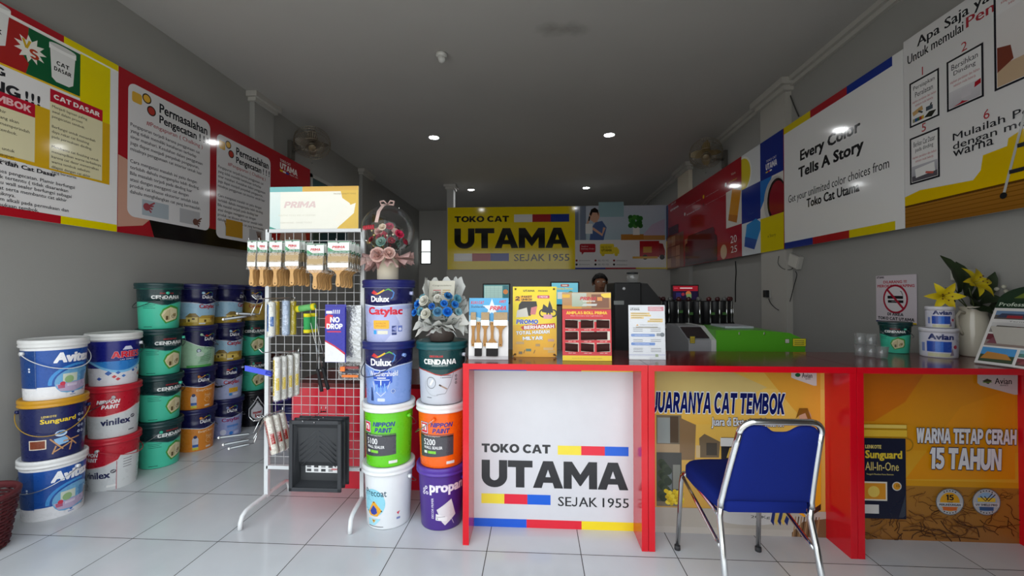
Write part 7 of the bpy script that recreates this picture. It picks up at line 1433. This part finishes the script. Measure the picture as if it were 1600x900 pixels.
p = at_y(967, 473, 3.755); m = MB(M); m.box(p.x - .045, p.x + .045, 3.752, 3.76, p.z - .018, p.z + .018, 'plastic', '8a8f8c', .002); m.build('control_label', r)
cx_, cy_ = (bank_a.x + bank_b.x) / 2, 4.12; R = (bank_b.x - bank_a.x) / 2
m = MB(M); m.lathe([(.001, bank_a.z - .03), (R * 1.02, bank_a.z - .03), (R * 1.04, bank_a.z - .01), (R * 1.0, bank_a.z), (.001, bank_a.z)], 'plastic', 'b9bab8', 48, Matrix.Translation((cx_, cy_, 0))); m.build('turntable', r)
m = MB(M); m.box(cx_ - R * .8, cx_ + R * .8, cy_ - .2, cy_ + .25, 0, bank_a.z - .03, 'matte_plastic', '232326', .01); m.build('base_cabinet', r)
for i in range(12):
    a_ = PI + PI * (i + .5) / 12; x, y = cx_ + R * .80 * math.cos(a_), cy_ + R * .62 * math.sin(a_)
    m = MB(M); z0, z1 = bank_a.z + .001, bank_b.z; m.lathe([(.001, z0), (.046, z0), (.048, z1 - .01), (.044, z1), (.001, z1)], 'matte_plastic', ['121214', '18181b'][i % 2], 18, Matrix.Translation((x, y, 0))); cn = m.build('canister', r)
    m = MB(M); x2, y2 = cx_ + R * .93 * math.cos(a_), cy_ + R * .80 * math.sin(a_); m.tube([(x2, y2, z0 + .005), (x2, y2, z1 - .005)], .0065, 'chrome', 'cfd2d2', 8); m.box(x2 - .01, x2 + .01, y2 - .01, y2 + .01, z0, z0 + .018, 'rubber', '1a1a1a', .002); m.build('pump_rod', cn)
    m = MB(M); m.lathe([(.001, z1), (.02, z1), (.022, z1 + .022), (.012, z1 + .036), (.001, z1 + .036)], 'plastic', ['4a1418', '3a1416', '5a5a58'][i % 3], 14, Matrix.Translation((x2 * .6 + x * .4, y2 * .6 + y * .4, 0))); m.build('cap', cn)
for px, py in ((1064, 487), (1080, 490), (1114, 490), (1132, 490)): p = at_y(px, py, cy_ - R * .62 - .05); m = MB(M); m.box(p.x - .016, p.x + .016, p.y - .002, p.y + .002, p.z - .012, p.z + .012, 'plastic', '3f6a34'); m.build('green_tag', r)
# clear tub with dark lid on the machine
p = at_y(988, 441, 3.95); r = thing('clear_tub', 'small clear plastic tub with dark lid on the black machine', 'container', (p.x, 3.95, b.z + .0005))
m = MB(); m.lathe([(.001, .001), (.05, .001), (.056, .07), (.050, .078), (.05, .08)], 'cup_glass', 'ffffff', 28); m.build('tub', r); m = MB(); m.lathe([(.048, .0795), (.053, .0795), (.053, .096), (.001, .097)], 'plastic', '2a2c2e', 24); m.build('lid', r)
# red screen on a stand
desk(1.45, 2.45, 4.62, 5.1, .75, 'dark table behind the tinting canisters holding the red screen', '3a3836')
monitor(1050, 1092, 445, 470, 4.75, 'monitor with dark red picture behind the canister bank', s3, .75)
# green mixer
Y0, Y1 = 3.0, 3.5; a, b = at_y(1076, 560, Y0), at_y(1258, 520, Y0); zt = at_y(1150, 515, Y0 + .05).z; za = at_y(1076, 530, Y0).z
r = thing('paint_mixer', 'long green and grey paint mixing machine behind the counter', 'paint machine', ((a.x + b.x) / 2, (Y0 + Y1) / 2, 0)); M = Matrix.Translation(-r.location)
xs = at_y(1118, 520, Y0).x
o = [(xs + .002, 0), (b.x, 0), (b.x, zt - .10), (b.x - .03, zt - .05), (b.x - .1, zt - .018), (b.x - .3, zt), (xs + .002, zt)]
m = MB(M); m.prism([(x, z) for x, z in o], -Y1, -Y0, 'plastic', '4f9c22', Matrix.Rotation(PI / 2, 4, 'X')); m.build('green_cover', r)
x0_, x1_ = a.x, xs; o = [(Y0 - .0, 0), (Y1, 0), (Y1, zt + .01), (Y0 + .22, zt + .012), (Y0 + .0, zt - .075), (Y0 - .0, .5)]
m = MB(M); T = Matrix(((0, 0, 1, 0), (1, 0, 0, 0), (0, 1, 0, 0), (0, 0, 0, 1))); m.prism(o, x0_, x1_ - .03, 'plastic', '8f8f91', T); m.build('control_head', r)
m = MB(M); m.prism([(Y0 - .006, 0), (Y1, 0), (Y1, zt + .014), (Y0 + .2, zt + .016), (Y0 - .006, zt - .07)], x1_ - .03, x1_ + .002, 'plastic', 'bcbcb8', T); m.build('white_trim', r)
sl = math.atan2(.087, .22); M2 = M @ Matrix.Translation(((x0_ + x1_) / 2 - .012, Y0 + .11, zt - .03)) @ Matrix.Rotation(sl, 4, 'X')
m = MB(M2); m.box(-.075, .075, -.085, .085, .001, .006, 'screen', '1a1416', .001); m.build('touch_screen', r)
def sticker(nm, px, py, w_, h, col, txt=None):
    p = at_y(px, py, Y0 - .002); m = MB(M); A = Art(); A.rect(p.x - w_ / 2, p.z - h / 2, w_, h, col); A.frame(p.x - w_ / 2, p.z - h / 2, w_, h, .003, '5a5a2a')
    for i in range(3): A.rect(p.x - w_ * .36, p.z - h * .28 + h * .22 * i, w_ * .7, h * .07, '4a4a3a')
    A.flat(m, (0, Y0 - .0022, 0), (1, 0, 0), (0, 0, 1), 'label'); m.build(nm, r)
sticker('yellow_sticker', 1249, 535, .09, .055, 'cfc22c'); sticker('white_sticker', 1230, 533, .03, .03, 'd6d6d0'); p = at_y(1081, 532, Y0 - .002); sticker('amber_sticker', 1082, 531, .035, .05, 'b8a02c')
for px in (1155, 1194): p = at_y(px, 519, Y0); m = MB(M); m.box(p.x - .004, p.x + .004, Y0 - .004, Y0, zt - .03, zt - .012, 'steel', 'c0c0b8', .001); m.build('latch', r)
m = MB(M); p = at_y(1085, 509, Y0 + .3); q_ = at_y(1098, 508, Y0 + .3); m.box(xs + .12, b.x - .28, Y0 + .12, Y0 + .38, zt + .001, zt + .018, 'plastic', 'a4a8ae', .004); m.build('top_tray', r)

# ------------------------------------------------------------------ the assistant behind the machines
Yp = 4.7; hp = at_y(937, 443, Yp)
r = thing('person', 'person with short black hair and dark shirt, head bowed behind the counter displays', 'person', (hp.x, Yp, 0))
def skin_body(name, joints, bones, root, mat, col, parent, sub=2):
    me = bpy.data.meshes.new(name); names = list(joints); me.from_pydata([joints[n][0] for n in names], [(names.index(a), names.index(b)) for a, b in bones], [])
    o = bpy.data.objects.new(name, me); C.objects.link(o); o.parent = parent
    sm = o.modifiers.new('skin', 'SKIN'); sm.use_smooth_shade = True; layer = me.skin_vertices[0] if me.skin_vertices else None
    if layer is None:
        bm = bmesh.new(); bm.from_mesh(me); bm.verts.layers.skin.verify(); bm.to_mesh(me); bm.free(); layer = me.skin_vertices[0]
    for i, n in enumerate(names):
        rr = joints[n][1]; layer.data[i].radius = (rr, rr) if not isinstance(rr, tuple) else rr; layer.data[i].use_root = (n == root)
    ss = o.modifiers.new('smooth', 'SUBSURF'); ss.levels = sub; ss.render_levels = sub
    dg = bpy.context.evaluated_depsgraph_get(); ev = o.evaluated_get(dg); m2 = bpy.data.meshes.new_from_object(ev); o.modifiers.clear(); o.data = m2; m2.name = name
    cc = hexc(col); at_ = m2.attributes.new('Col', 'FLOAT_COLOR', 'POINT'); at_.data.foreach_set('color', [*cc, 1.0] * len(m2.vertices)); m2.materials.clear(); m2.materials.append(MATS[mat])
    m2.polygons.foreach_set('use_smooth', [True] * len(m2.polygons)); return o
zt = 1.53; J = {}; Bn = []
def j(n, x, y, z, rr, par=None):
    J[n] = ((x, y, z), rr)
    if par: Bn.append((par, n))
# leaning forward over the work, facing the camera (towards -y)
j('pelvis', 0, .30, .90, .13); j('waist', 0, .26, 1.02, .115, 'pelvis'); j('chest', 0, .15, 1.20, .13, 'waist'); j('neckbase', 0, .06, 1.30, .075, 'chest'); j('neck', 0, .01, 1.36, .05, 'neckbase'); j('jaw', 0, -.055, 1.385, .052, 'neck'); j('head', 0, -.03, 1.445, .078, 'jaw'); j('crown', 0, .0, zt - .05, .06, 'head')
for s_, sn in ((-1, 'l'), (1, 'r')):
    j('sh' + sn, s_ * .17, .08, 1.265, .06, 'chest'); j('el' + sn, s_ * .235, .0, 1.02, .042, 'sh' + sn); j('wr' + sn, s_ * .16, -.2, .90, .028, 'el' + sn); j('pa' + sn, s_ * .14, -.265, .885, .030, 'wr' + sn); j('kn_' + sn, s_ * .132, -.30, .882, .024, 'pa' + sn)
    for f_, (dx, ln) in enumerate(((-.030, .068), (-.010, .078), (.010, .072), (.029, .055))):
        bx_ = s_ * .132 + dx; j('f%d%s' % (f_, sn), bx_, -.315, .882, .0092, 'kn_' + sn); j('g%d%s' % (f_, sn), bx_ + dx * .2, -.315 - ln * .55, .876, .0085, 'f%d%s' % (f_, sn)); j('h%d%s' % (f_, sn), bx_ + dx * .25, -.315 - ln, .860, .0075, 'g%d%s' % (f_, sn))
    j('t0' + sn, s_ * .10, -.275, .88, .011, 'pa' + sn); j('t1' + sn, s_ * .078, -.312, .872, .0095, 't0' + sn)
    j('hip' + sn, s_ * .09, .30, .84, .085, 'pelvis'); j('knee' + sn, s_ * .10, .28, .47, .058, 'hip' + sn); j('ank' + sn, s_ * .105, .32, .085, .04, 'knee' + sn); j('heel' + sn, s_ * .105, .335, .04, .038, 'ank' + sn); j('toe' + sn, s_ * .115, .16, .03, .03, 'heel' + sn)
body = skin_body('body', J, Bn, 'pelvis', 'skin', '8a5f48', r)
# face, ears, hair, clothes
m = MB()
m.ball((0, -.118, 1.418), .013, 'skin', '8a5f48', 10, None, (.8, 1, 1.3)); m.ball((0, -.11, 1.385), .018, 'skin', '74443a', 10, None, (1.3, .45, .35)); m.build('nose_and_mouth', body)
for s_ in (-1, 1):
    m = MB(); m.ball((s_ * .030, -.102, 1.446), .011, 'ceramic', 'd8d2c8', 10, None, (1.2, .6, .8)); m.ball((s_ * .030, -.1085, 1.444), .0052, 'ceramic', '1c120c', 8); m.build('eye', body)
    m = MB(); m.ball((s_ * .079, -.02, 1.43), .022, 'skin', '82583f', 10, None, (.4, .7, 1.2)); m.build('ear', body)
m = MB(); rg = random.Random(2); v = []; f = []; n1, n2 = 26, 13
for jx in range(n2):
    for i in range(n1):
        a = 2 * PI * i / n1; ph = PI * .5 * (1 - jx / (n2 - 1)) * 1.22; front = -math.sin(a); lim = ph if front < .25 else min(ph, PI * .5 * (.98 - .25 * front))
        R_ = .093 + rg.uniform(-.004, .005); v.append((R_ * .93 * math.sin(lim) * math.cos(a), -.012 + R_ * 1.06 * math.sin(lim) * math.sin(a), 1.452 + R_ * .98 * math.cos(lim)))
f = [(jx * n1 + i, jx * n1 + (i + 1) % n1, (jx + 1) * n1 + (i + 1) % n1, (jx + 1) * n1 + i) for jx in range(n2 - 1) for i in range(n1)]
m.add(v, f, 'hair', '15110f', True); m.build('hair', body)
JS = {k_: (J[k_][0], (J[k_][1] + .014)) for k_ in ('pelvis', 'waist', 'chest', 'neckbase', 'shl', 'shr')}; BS = [('pelvis', 'waist'), ('waist', 'chest'), ('chest', 'neckbase'), ('chest', 'shl'), ('chest', 'shr')]
for sn in 'lr':
    a_, b_ = Vector(J['sh' + sn][0]), Vector(J['el' + sn][0]); JS['sl' + sn] = (tuple(a_ * .35 + b_ * .65), .062); BS.append(('sh' + sn, 'sl' + sn))
JS['pelvis'] = (J['pelvis'][0], .15); skin_body('shirt', JS, BS, 'pelvis', 'cloth', '17181b', body)
JT = {}; BT = [('p', 'hl'), ('p', 'hr')]; JT['p'] = (J['pelvis'][0], .142)
for sn in 'lr':
    JT['h' + sn] = (J['hip' + sn][0], .10); JT['k' + sn] = (J['knee' + sn][0], .078); JT['a' + sn] = ((J['ank' + sn][0][0], J['ank' + sn][0][1], .11), .06); BT += [('h' + sn, 'k' + sn), ('k' + sn, 'a' + sn)]
skin_body('trousers', JT, BT, 'p', 'cloth', '22242a', body)

# ================================================================== things on the right wall
def sign_board(): pass
a, b = at_x(1368.5, 502, WR - .012), at_x(1432, 430, WR - .012); u0, u1, z0, z1 = -at_x(1369, 466, WR - .012).y, -at_x(1432, 466, WR - .012).y, 1.105, 1.458
A = Art(); W, H = u1 - u0, z1 - z0; A.rect(u0, z0, W, H, 'd9cfd6')
A.text('UTAMA', u0 + W * .02, z1 - H * .06, W * .2, H * .045, '3a2a3a', .045); tb(A, 'DILARANG !!!', (u0 + W * .2, z1 - H * .17), (u0 + W * .78, z1 - H * .11), 'b83040', .03); tb(A, 'MEROKOK & VAPING', (u0 + W * .04, z1 - H * .255), (u0 + W * .96, z1 - H * .195), 'b83040', .03)
cx_, cz_, R = u0 + W * .5, z0 + H * .5, W * .31; A.circ(cx_, cz_, R, 'e6dfe3'); A.ring(cx_, cz_, R * .86, R, 'a81c34', seg=40); A.rect(cx_ - R * .62, cz_ + R * .02, R * 1.24, R * .2, '17151a'); A.rect(cx_ - R * .6, cz_ - R * .26, R * 1.24, R * .18, '17151a'); A.rect(cx_ - R * .3, cz_ - R * .2, R * .5, R * .05, '8a868c'); A.line([(cx_ + R * .6, cz_ + R * .25), (cx_ + R * .5, cz_ + R * .5), (cx_ + R * .4, cz_ + R * .55)], R * .05, '4a484c'); A.line([(cx_ - R * .66, cz_ + R * .66), (cx_ + R * .66, cz_ - R * .66)], R * .16, 'a81c34')
A.text('DI AREA', cx_, z0 + H * .15, W * .4, H * .06, '2a2a32', .045, al='c'); A.text('TOKO CAT UTAMA', cx_, z0 + H * .055, W * .9, H * .065, '2a2a32', .045, al='c'); A.bars(u0, z0, W, H * .03, ['2a2c6a', 'a02c34', 'd8b82c'])
board('no_smoking_sign', 'white sign with red no smoking circle on right wall above the small turquoise pail', A, (WR - .012, 0, 0), (0, -1, 0), (0, 0, 1), u0, u1, z0, z1, 'sign', 'd9cfd6', th=.004, back=.011)
def wall_box(px, py, w_, h, d, label, name='junction_box', col='b6b4ae', tilt=0.0):
    p = at_x(px, py, WR - d); r = thing(name, label, 'electrical box', (WR - .0005, p.y, p.z)); T = Matrix.Rotation(tilt, 4, 'X')
    m = MB(T); m.box(-d, 0, -w_ / 2, w_ / 2, -h / 2, h / 2, 'plastic', col, .006); m.build('housing', r)
    m = MB(T); m.box(-d - .004, -d + .001, -w_ * .42, w_ * .42, -h * .42, h * .42, 'plastic', 'c9c7c0', .002); m.build('cover', r); return r
wall_box(1239, 408, .17, .13, .05, 'pale box hanging on right wall under the Every Color banner'.replace('Every Color', 'white'), 'wall_router', tilt=.35)
wall_box(1499, 430, .12, .07, .05, 'small white box on the right wall above the yellow lilies')
def cable(name, pts, rad, col, label, coil=None):
    o0 = Vector(pts[0]); m = MB(Matrix.Translation(-o0)); P_ = [Vector(p) for p in pts]; out = []
    for i in range(len(P_) - 1):
        a, b = P_[i], P_[i + 1]; t0 = (P_[i + 1] - P_[max(0, i - 1)]) * .5; t1 = (P_[min(len(P_) - 1, i + 2)] - P_[i]) * .5
        for q in range(8): s_ = q / 8; h1 = 2 * s_ ** 3 - 3 * s_ ** 2 + 1; out.append(tuple(a * h1 + t0 * (s_ ** 3 - 2 * s_ ** 2 + s_) + b * (1 - h1) + t1 * (s_ ** 3 - s_ ** 2)))
    out.append(tuple(P_[-1])); m.tube(out, rad, 'rubber', col, 6)
    if coil:
        c, R = coil
        for w_ in range(3): m.tube([(c.x + .004 * w_, c.y + R * (1 - .08 * w_) * math.cos(2 * PI * i / 18), c.z + R * (.8 - .05 * w_) * math.sin(2 * PI * i / 18)) for i in range(18)], rad, 'rubber', col, 5, closed=True)
    o = m.build(name, None, o0); tag(o, label, 'cable'); return o
w_ = lambda px, py: at_x(px, py, 2.586 if px < 1225 else 2.63)
pl = w_(1200, 459); r = thing('power_adapter', 'black plug adapter in the socket on the right wall', 'plug', (2.5945, pl.y, pl.z)); m = MB(); m.box(-.05, -.01, -.03, .03, -.04, .04, 'matte_plastic', '17171a', .005); m.build('adapter', r); m = MB(); m.box(-.01, 0, -.04, .07, -.045, .045, 'plastic', 'b9b7b2', .003); m.build('socket_plate', r)
cable('wall_cable', [w_(1201, 467), w_(1205, 475), w_(1214, 483), w_(1226, 487), w_(1231, 480), w_(1236, 465), w_(1241, 445), w_(1245, 430), w_(1243, 424)], .004, '2c2c2e', 'looped dark cord running from the plug to the pale box on right wall', (w_(1226, 487), .045))
cable('wall_cable', [w_(1217, 400), w_(1216, 412), w_(1224, 420), w_(1236, 421), w_(1240, 416)], .003, '3a3a3a', 'thin grey loop of cord beside the pale wall box')
Xb = 2.59
cable('wall_cable', [at_x(1149, 408, WR - .006), at_x(1150, 425, WR - .006), at_x(1149, 445, WR - .006), at_x(1149, 472, WR - .006)], .007, '1c1c1e', 'straight black cable dropping below the red banner behind the canisters')
Xp = 2.585
cable('wall_cable', [at_x(1221, 98, WR - .01), at_x(1228, 122, WR - .01), at_x(1235, 150, WR - .01), at_x(1248, 182, WR - .01)], .006, '4a4a48', 'dark cord trailing from the pillar top to the Every Color banner'.replace('Every Color', 'white'))
cable('wall_cable', [at_x(1232, 97, WR - .01), at_x(1246, 89, WR - .02), at_x(1265, 78, WR - .02), at_x(1300, 52, WR - .02)], .005, '8a8984', 'pale cord running forward along the right wall cornice')
# ------------------------------------------------------------------ wall fans
def fan(px, py, Xw, side, label, aim, R=.215, col='b9a888', dist=.5):
    c = at_x(px, py, Xw - side * dist if 0 else Xw + side * dist)
    mt = Vector((Xw, c.y + .05, c.z - .06)); r = thing('wall_fan', label, 'fan', mt); M = Matrix.Translation(-mt)
    m = MB(M); a, b = (Xw, Xw + .05) if side > 0 else (Xw - .05, Xw); m.box(a, b, mt.y - .05, mt.y + .05, mt.z - .12, mt.z + .12, 'plastic', '55524c', .008); m.build('wall_bracket', r)
    ax = Vector(aim).normalized(); hub = c - ax * .06
    m = MB(M); m.tube([(Xw + side * .04, mt.y, mt.z), (Xw + side * .2, (mt.y + c.y) / 2, mt.z + .0), tuple(hub - ax * .13)], .016, 'plastic', '6a665e', 10); m.build('arm', r)
    T = M @ Matrix.Translation(c) @ ax.to_track_quat('Z', 'Y').to_matrix().to_4x4()
    m = MB(T); m.lathe([(.001, -.21), (.05, -.20), (.065, -.16), (.065, -.09), (.05, -.075), (.001, -.075)], 'plastic', '8a8070', 24); m.build('motor', r)
    m = MB(T); m.lathe([(.001, .03), (.03, .028), (.035, .0), (.03, -.07), (.001, -.07)], 'plastic', '4a463e', 20); 
    for i in range(4):
        a0 = i * PI / 2; v = []
        for q in range(6):
            k_ = q / 5; rr = .03 + (R - .05) * k_; wd = .04 + .075 * math.sin(PI * min(1, .25 + k_ * .75)) ** .7
            for s_ in (-1, 0, 1): aa = a0 + s_ * wd / max(rr, .05) * .5; v.append((rr * math.cos(aa), rr * math.sin(aa), -.02 + s_ * .018))
        m.add(v, [(3 * q + s_, 3 * q + s_ + 1, 3 * q + s_ + 4, 3 * q + s_ + 3) for q in range(5) for s_ in range(2)], 'plastic', col, True)
    m.build('blades', r)
    m = MB(T)
    for rr, z in ((R, -.02), (R * .97, .035), (R * .97, -.075), (R * .62, .062), (R * .3, .07)): m.tube([(rr * math.cos(2 * PI * i / 36), rr * math.sin(2 * PI * i / 36), z) for i in range(36)], .0032, 'steel', 'a39884', 5, closed=True)
    for i in range(44):
        a = 2 * PI * i / 44; ca, sa = math.cos(a), math.sin(a); m.tube([(.03 * ca, .03 * sa, .07), (R * .62 * ca, R * .62 * sa, .062), (R * .97 * ca, R * .97 * sa, .035), (R * ca, R * sa, -.02), (R * .97 * ca, R * .97 * sa, -.075), (.06 * ca, .06 * sa, -.09)], .0016, 'steel', 'b0a48e', 4)
    m.lathe([(.001, .078), (.04, .076), (.045, .066), (.001, .066)], 'plastic', '8a7c62', 20); m.build('cage', r)
    m = MB(M); q = hub - ax * .1; m.tube([(q.x, q.y, q.z - .05), (q.x, q.y, q.z - .34)], .002, 'rubber', '8a8a84', 5); m.ball((q.x, q.y, q.z - .35), .009, 'plastic', '6a6a66', 8); m.build('pull_cord', r)
fan(1103, 241, WR - .0, -1, 'brownish wall fan with round cage on right wall above the red banner', (-.30, -.8, -.95), .215, '8a784e', .30)
fan(488, 225, WL, 1, 'dim wall fan with round cage on left wall above the red banner', (.35, -.6, -1.0), .215, '6a6257', .33)

# ================================================================== chair
ch = thing('banquet_chair', 'navy blue banquet chair with chrome frame, its back to the viewer', 'chair', (.94, 1.99, 0), math.radians(1.5))
NAVY = '14226a'
m = MB(); o = []
w0, w1, yb, yf = .185, .205, -.20, .215
for i in range(25):
    a = PI * i / 24; o.append((w1 * math.copysign(abs(math.cos(a)) ** .55, math.cos(a)), .04 + (yf - .04) * math.sin(a) ** .55))
o = o + [(-w0, yb + .04), (-w0 + .03, yb), (w0 - .03, yb), (w0, yb + .04)]
bm = bmesh.new(); L0 = [bm.verts.new((x, y, .425)) for x, y in o]; rings = [L0]
for z, s_ in ((.428, 1.0), (.445, 1.02), (.468, 1.015), (.482, .97), (.490, .88), (.493, .6)):
    rings.append([bm.verts.new((x * s_, .01 + (y - .01) * s_, z)) for x, y in o])
for q in range(len(rings) - 1):
    for i in range(len(o)): bm.faces.new((rings[q][i], rings[q][(i + 1) % len(o)], rings[q + 1][(i + 1) % len(o)], rings[q + 1][i]))
bm.faces.new(rings[-1]); bm.faces.new(list(reversed(rings[0]))); m.bm(bm, 'fabric', NAVY); m.build('seat', ch)
# back: chrome loop, padded panel with hand slot
def bk(x, k): return (x, -.195 - .115 * max(k, 0.0) ** 1.1, .47 + .36 * k)      # k 0..1 up the back
loop = []
for k in (-.08, .0, .2, .4, .6, .75, .86): loop.append(bk(-(.182 - .030 * k), k))
for i in range(9): a = PI - PI / 2 * i / 8; x, y, z = bk(0, .86); loop.append((-.1566 + .05 + .05 * math.cos(a), -.195 - .115 * (.86 + .14 * math.sin(a)) ** 1.1, .47 + .36 * (.86 + .14 * math.sin(a))))
half = loop; loop = half + [(-x, y, z) for x, y, z in reversed(half)]
m = MB(); m.tube(loop, .0125, 'chrome', 'd3d5d6', 12); m.build('back_frame', ch)
def back_surface(off, mat, col, name):
    m = MB(); n, kk = 24, 18; v = []
    for q in range(kk + 1):
        for i in range(n + 1):
            u = -1 + 2 * i / n; top = .955 - .075 * math.exp(-(u / .34) ** 4); kb = -.0; k = kb + (top - kb) * q / kk
            hw = (.176 - .030 * max(0, k)); e = max(0.0, abs(u) - .72) / .28
            kc = k - (.10 * e ** 2.6 if q > kk * .6 else 0) * (q / kk - .6) / .4
            x, y, z = bk(u * hw, max(kc, -.05)); bul = .020 * (1 - abs(u) ** 6) * (1 - abs(2 * q / kk - 1) ** 8)
            v.append((x, y + off + (bul if off >= 0 else -bul * .55), z))
    f = [(q * (n + 1) + i, q * (n + 1) + i + 1, (q + 1) * (n + 1) + i + 1, (q + 1) * (n + 1) + i) for q in range(kk) for i in range(n)]
    return v, f
v1, f1 = back_surface(.004, 'fabric', NAVY, 'a'); v2, f2 = back_surface(-.006, 'fabric', NAVY, 'b'); N = len(v1); n, kk = 24, 18; ed = []
for i in range(n): ed += [(i, i + 1, N + i + 1, N + i), (kk * (n + 1) + i + 1, kk * (n + 1) + i, N + kk * (n + 1) + i, N + kk * (n + 1) + i + 1)]
for q in range(kk): ed += [(q * (n + 1), (q + 1) * (n + 1), N + (q + 1) * (n + 1), N + q * (n + 1)), ((q + 1) * (n + 1) + n, q * (n + 1) + n, N + q * (n + 1) + n, N + (q + 1) * (n + 1) + n)]
m = MB(); m.add(v1 + v2, f1 + [tuple(N + i for i in f) for f in f2] + ed, 'fabric', NAVY, True); m.build('backrest', ch)
for s_ in (-1, 1):
    m = MB(); m.tube([(s_ * .205, .245, .012), (s_ * .196, .215, .36), (s_ * .194, .205, .400), (s_ * .192, .185, .418), (s_ * .19, .15, .424)], .0115, 'chrome', 'd3d5d6', 10); lg = m.build('leg', ch); m = MB(); m.lathe([(.001, 0), (.015, 0), (.015, .022), (.001, .022)], 'rubber', '3a3a3c', 12, Matrix.Translation((s_ * .2055, .246, 0))); m.build('foot_cap', lg)
    m = MB(); m.tube([(s_ * .195, -.285, .012), (s_ * .188, -.215, .30), (s_ * .184, -.185, .40), (s_ * .183, -.193, .47)], .0125, 'chrome', 'd3d5d6', 10); lg = m.build('leg', ch); m = MB(); m.lathe([(.001, 0), (.015, 0), (.015, .022), (.001, .022)], 'rubber', '3a3a3c', 12, Matrix.Translation((s_ * .1955, -.287, 0))); m.build('foot_cap', lg)
    m = MB(); m.tube([(s_ * .19, .15, .424), (s_ * .188, .0, .419), (s_ * .186, -.14, .408), (s_ * .185, -.187, .40)], .0095, 'chrome', 'd3d5d6', 8); m.build('seat_rail', ch)
    m = MB(); m.tube([(s_ * .194, .19, .395), (s_ * .191, .02, .345), (s_ * .1885, -.16, .292), (s_ * .1885, -.213, .28)], .0085, 'chrome', 'd3d5d6', 8); m.build('diagonal_brace', ch)
m = MB(); m.tube([(-.186, -.14, .405), (.186, -.14, .405)], .009, 'chrome', 'd3d5d6', 8); m.build('cross_rail', ch)
# ================================================================== woven basket at the lower left
p = at_z(8, 834, 0); bc = Vector((-2.885, 1.985, 0))
r = thing('waste_basket', 'dark red woven plastic basket on floor at the lower left edge', 'basket', bc)
m = MB(); n, kz, Hb = 40, 15, .285; r0, r1 = .125, .165
for jx in range(kz):
    z = .012 + (Hb - .03) * jx / (kz - 1); rr = r0 + (r1 - r0) * z / Hb
    m.tube([((rr + .0045 * (1 if (i + jx) % 2 else -1)) * math.cos(2 * PI * i / n), (rr + .0045 * (1 if (i + jx) % 2 else -1)) * math.sin(2 * PI * i / n), z) for i in range(n)], .0072, 'wicker', '552226', 5, closed=True)
m.build('woven_wall', r)
m = MB()
for i in range(n // 2): a = 2 * PI * (2 * i) / n; m.tube([(r0 * math.cos(a), r0 * math.sin(a), .004), (r1 * math.cos(a), r1 * math.sin(a), Hb)], .005, 'wicker', '451a1d', 5)
m.build('stakes', r)
m = MB(); m.lathe([(r1 - .008, Hb - .012), (r1 + .010, Hb - .012), (r1 + .012, Hb + .004), (r1 + .004, Hb + .012), (r1 - .008, Hb + .006), (r1 - .008, Hb - .012)], 'wicker', '5e262a', 40); m.build('rim', r)
m = MB(); m.lathe([(.001, .0), (r0, .0), (r0 + .004, .008), (.001, .01)], 'wicker', '451a1d', 40); m.build('bottom', r)
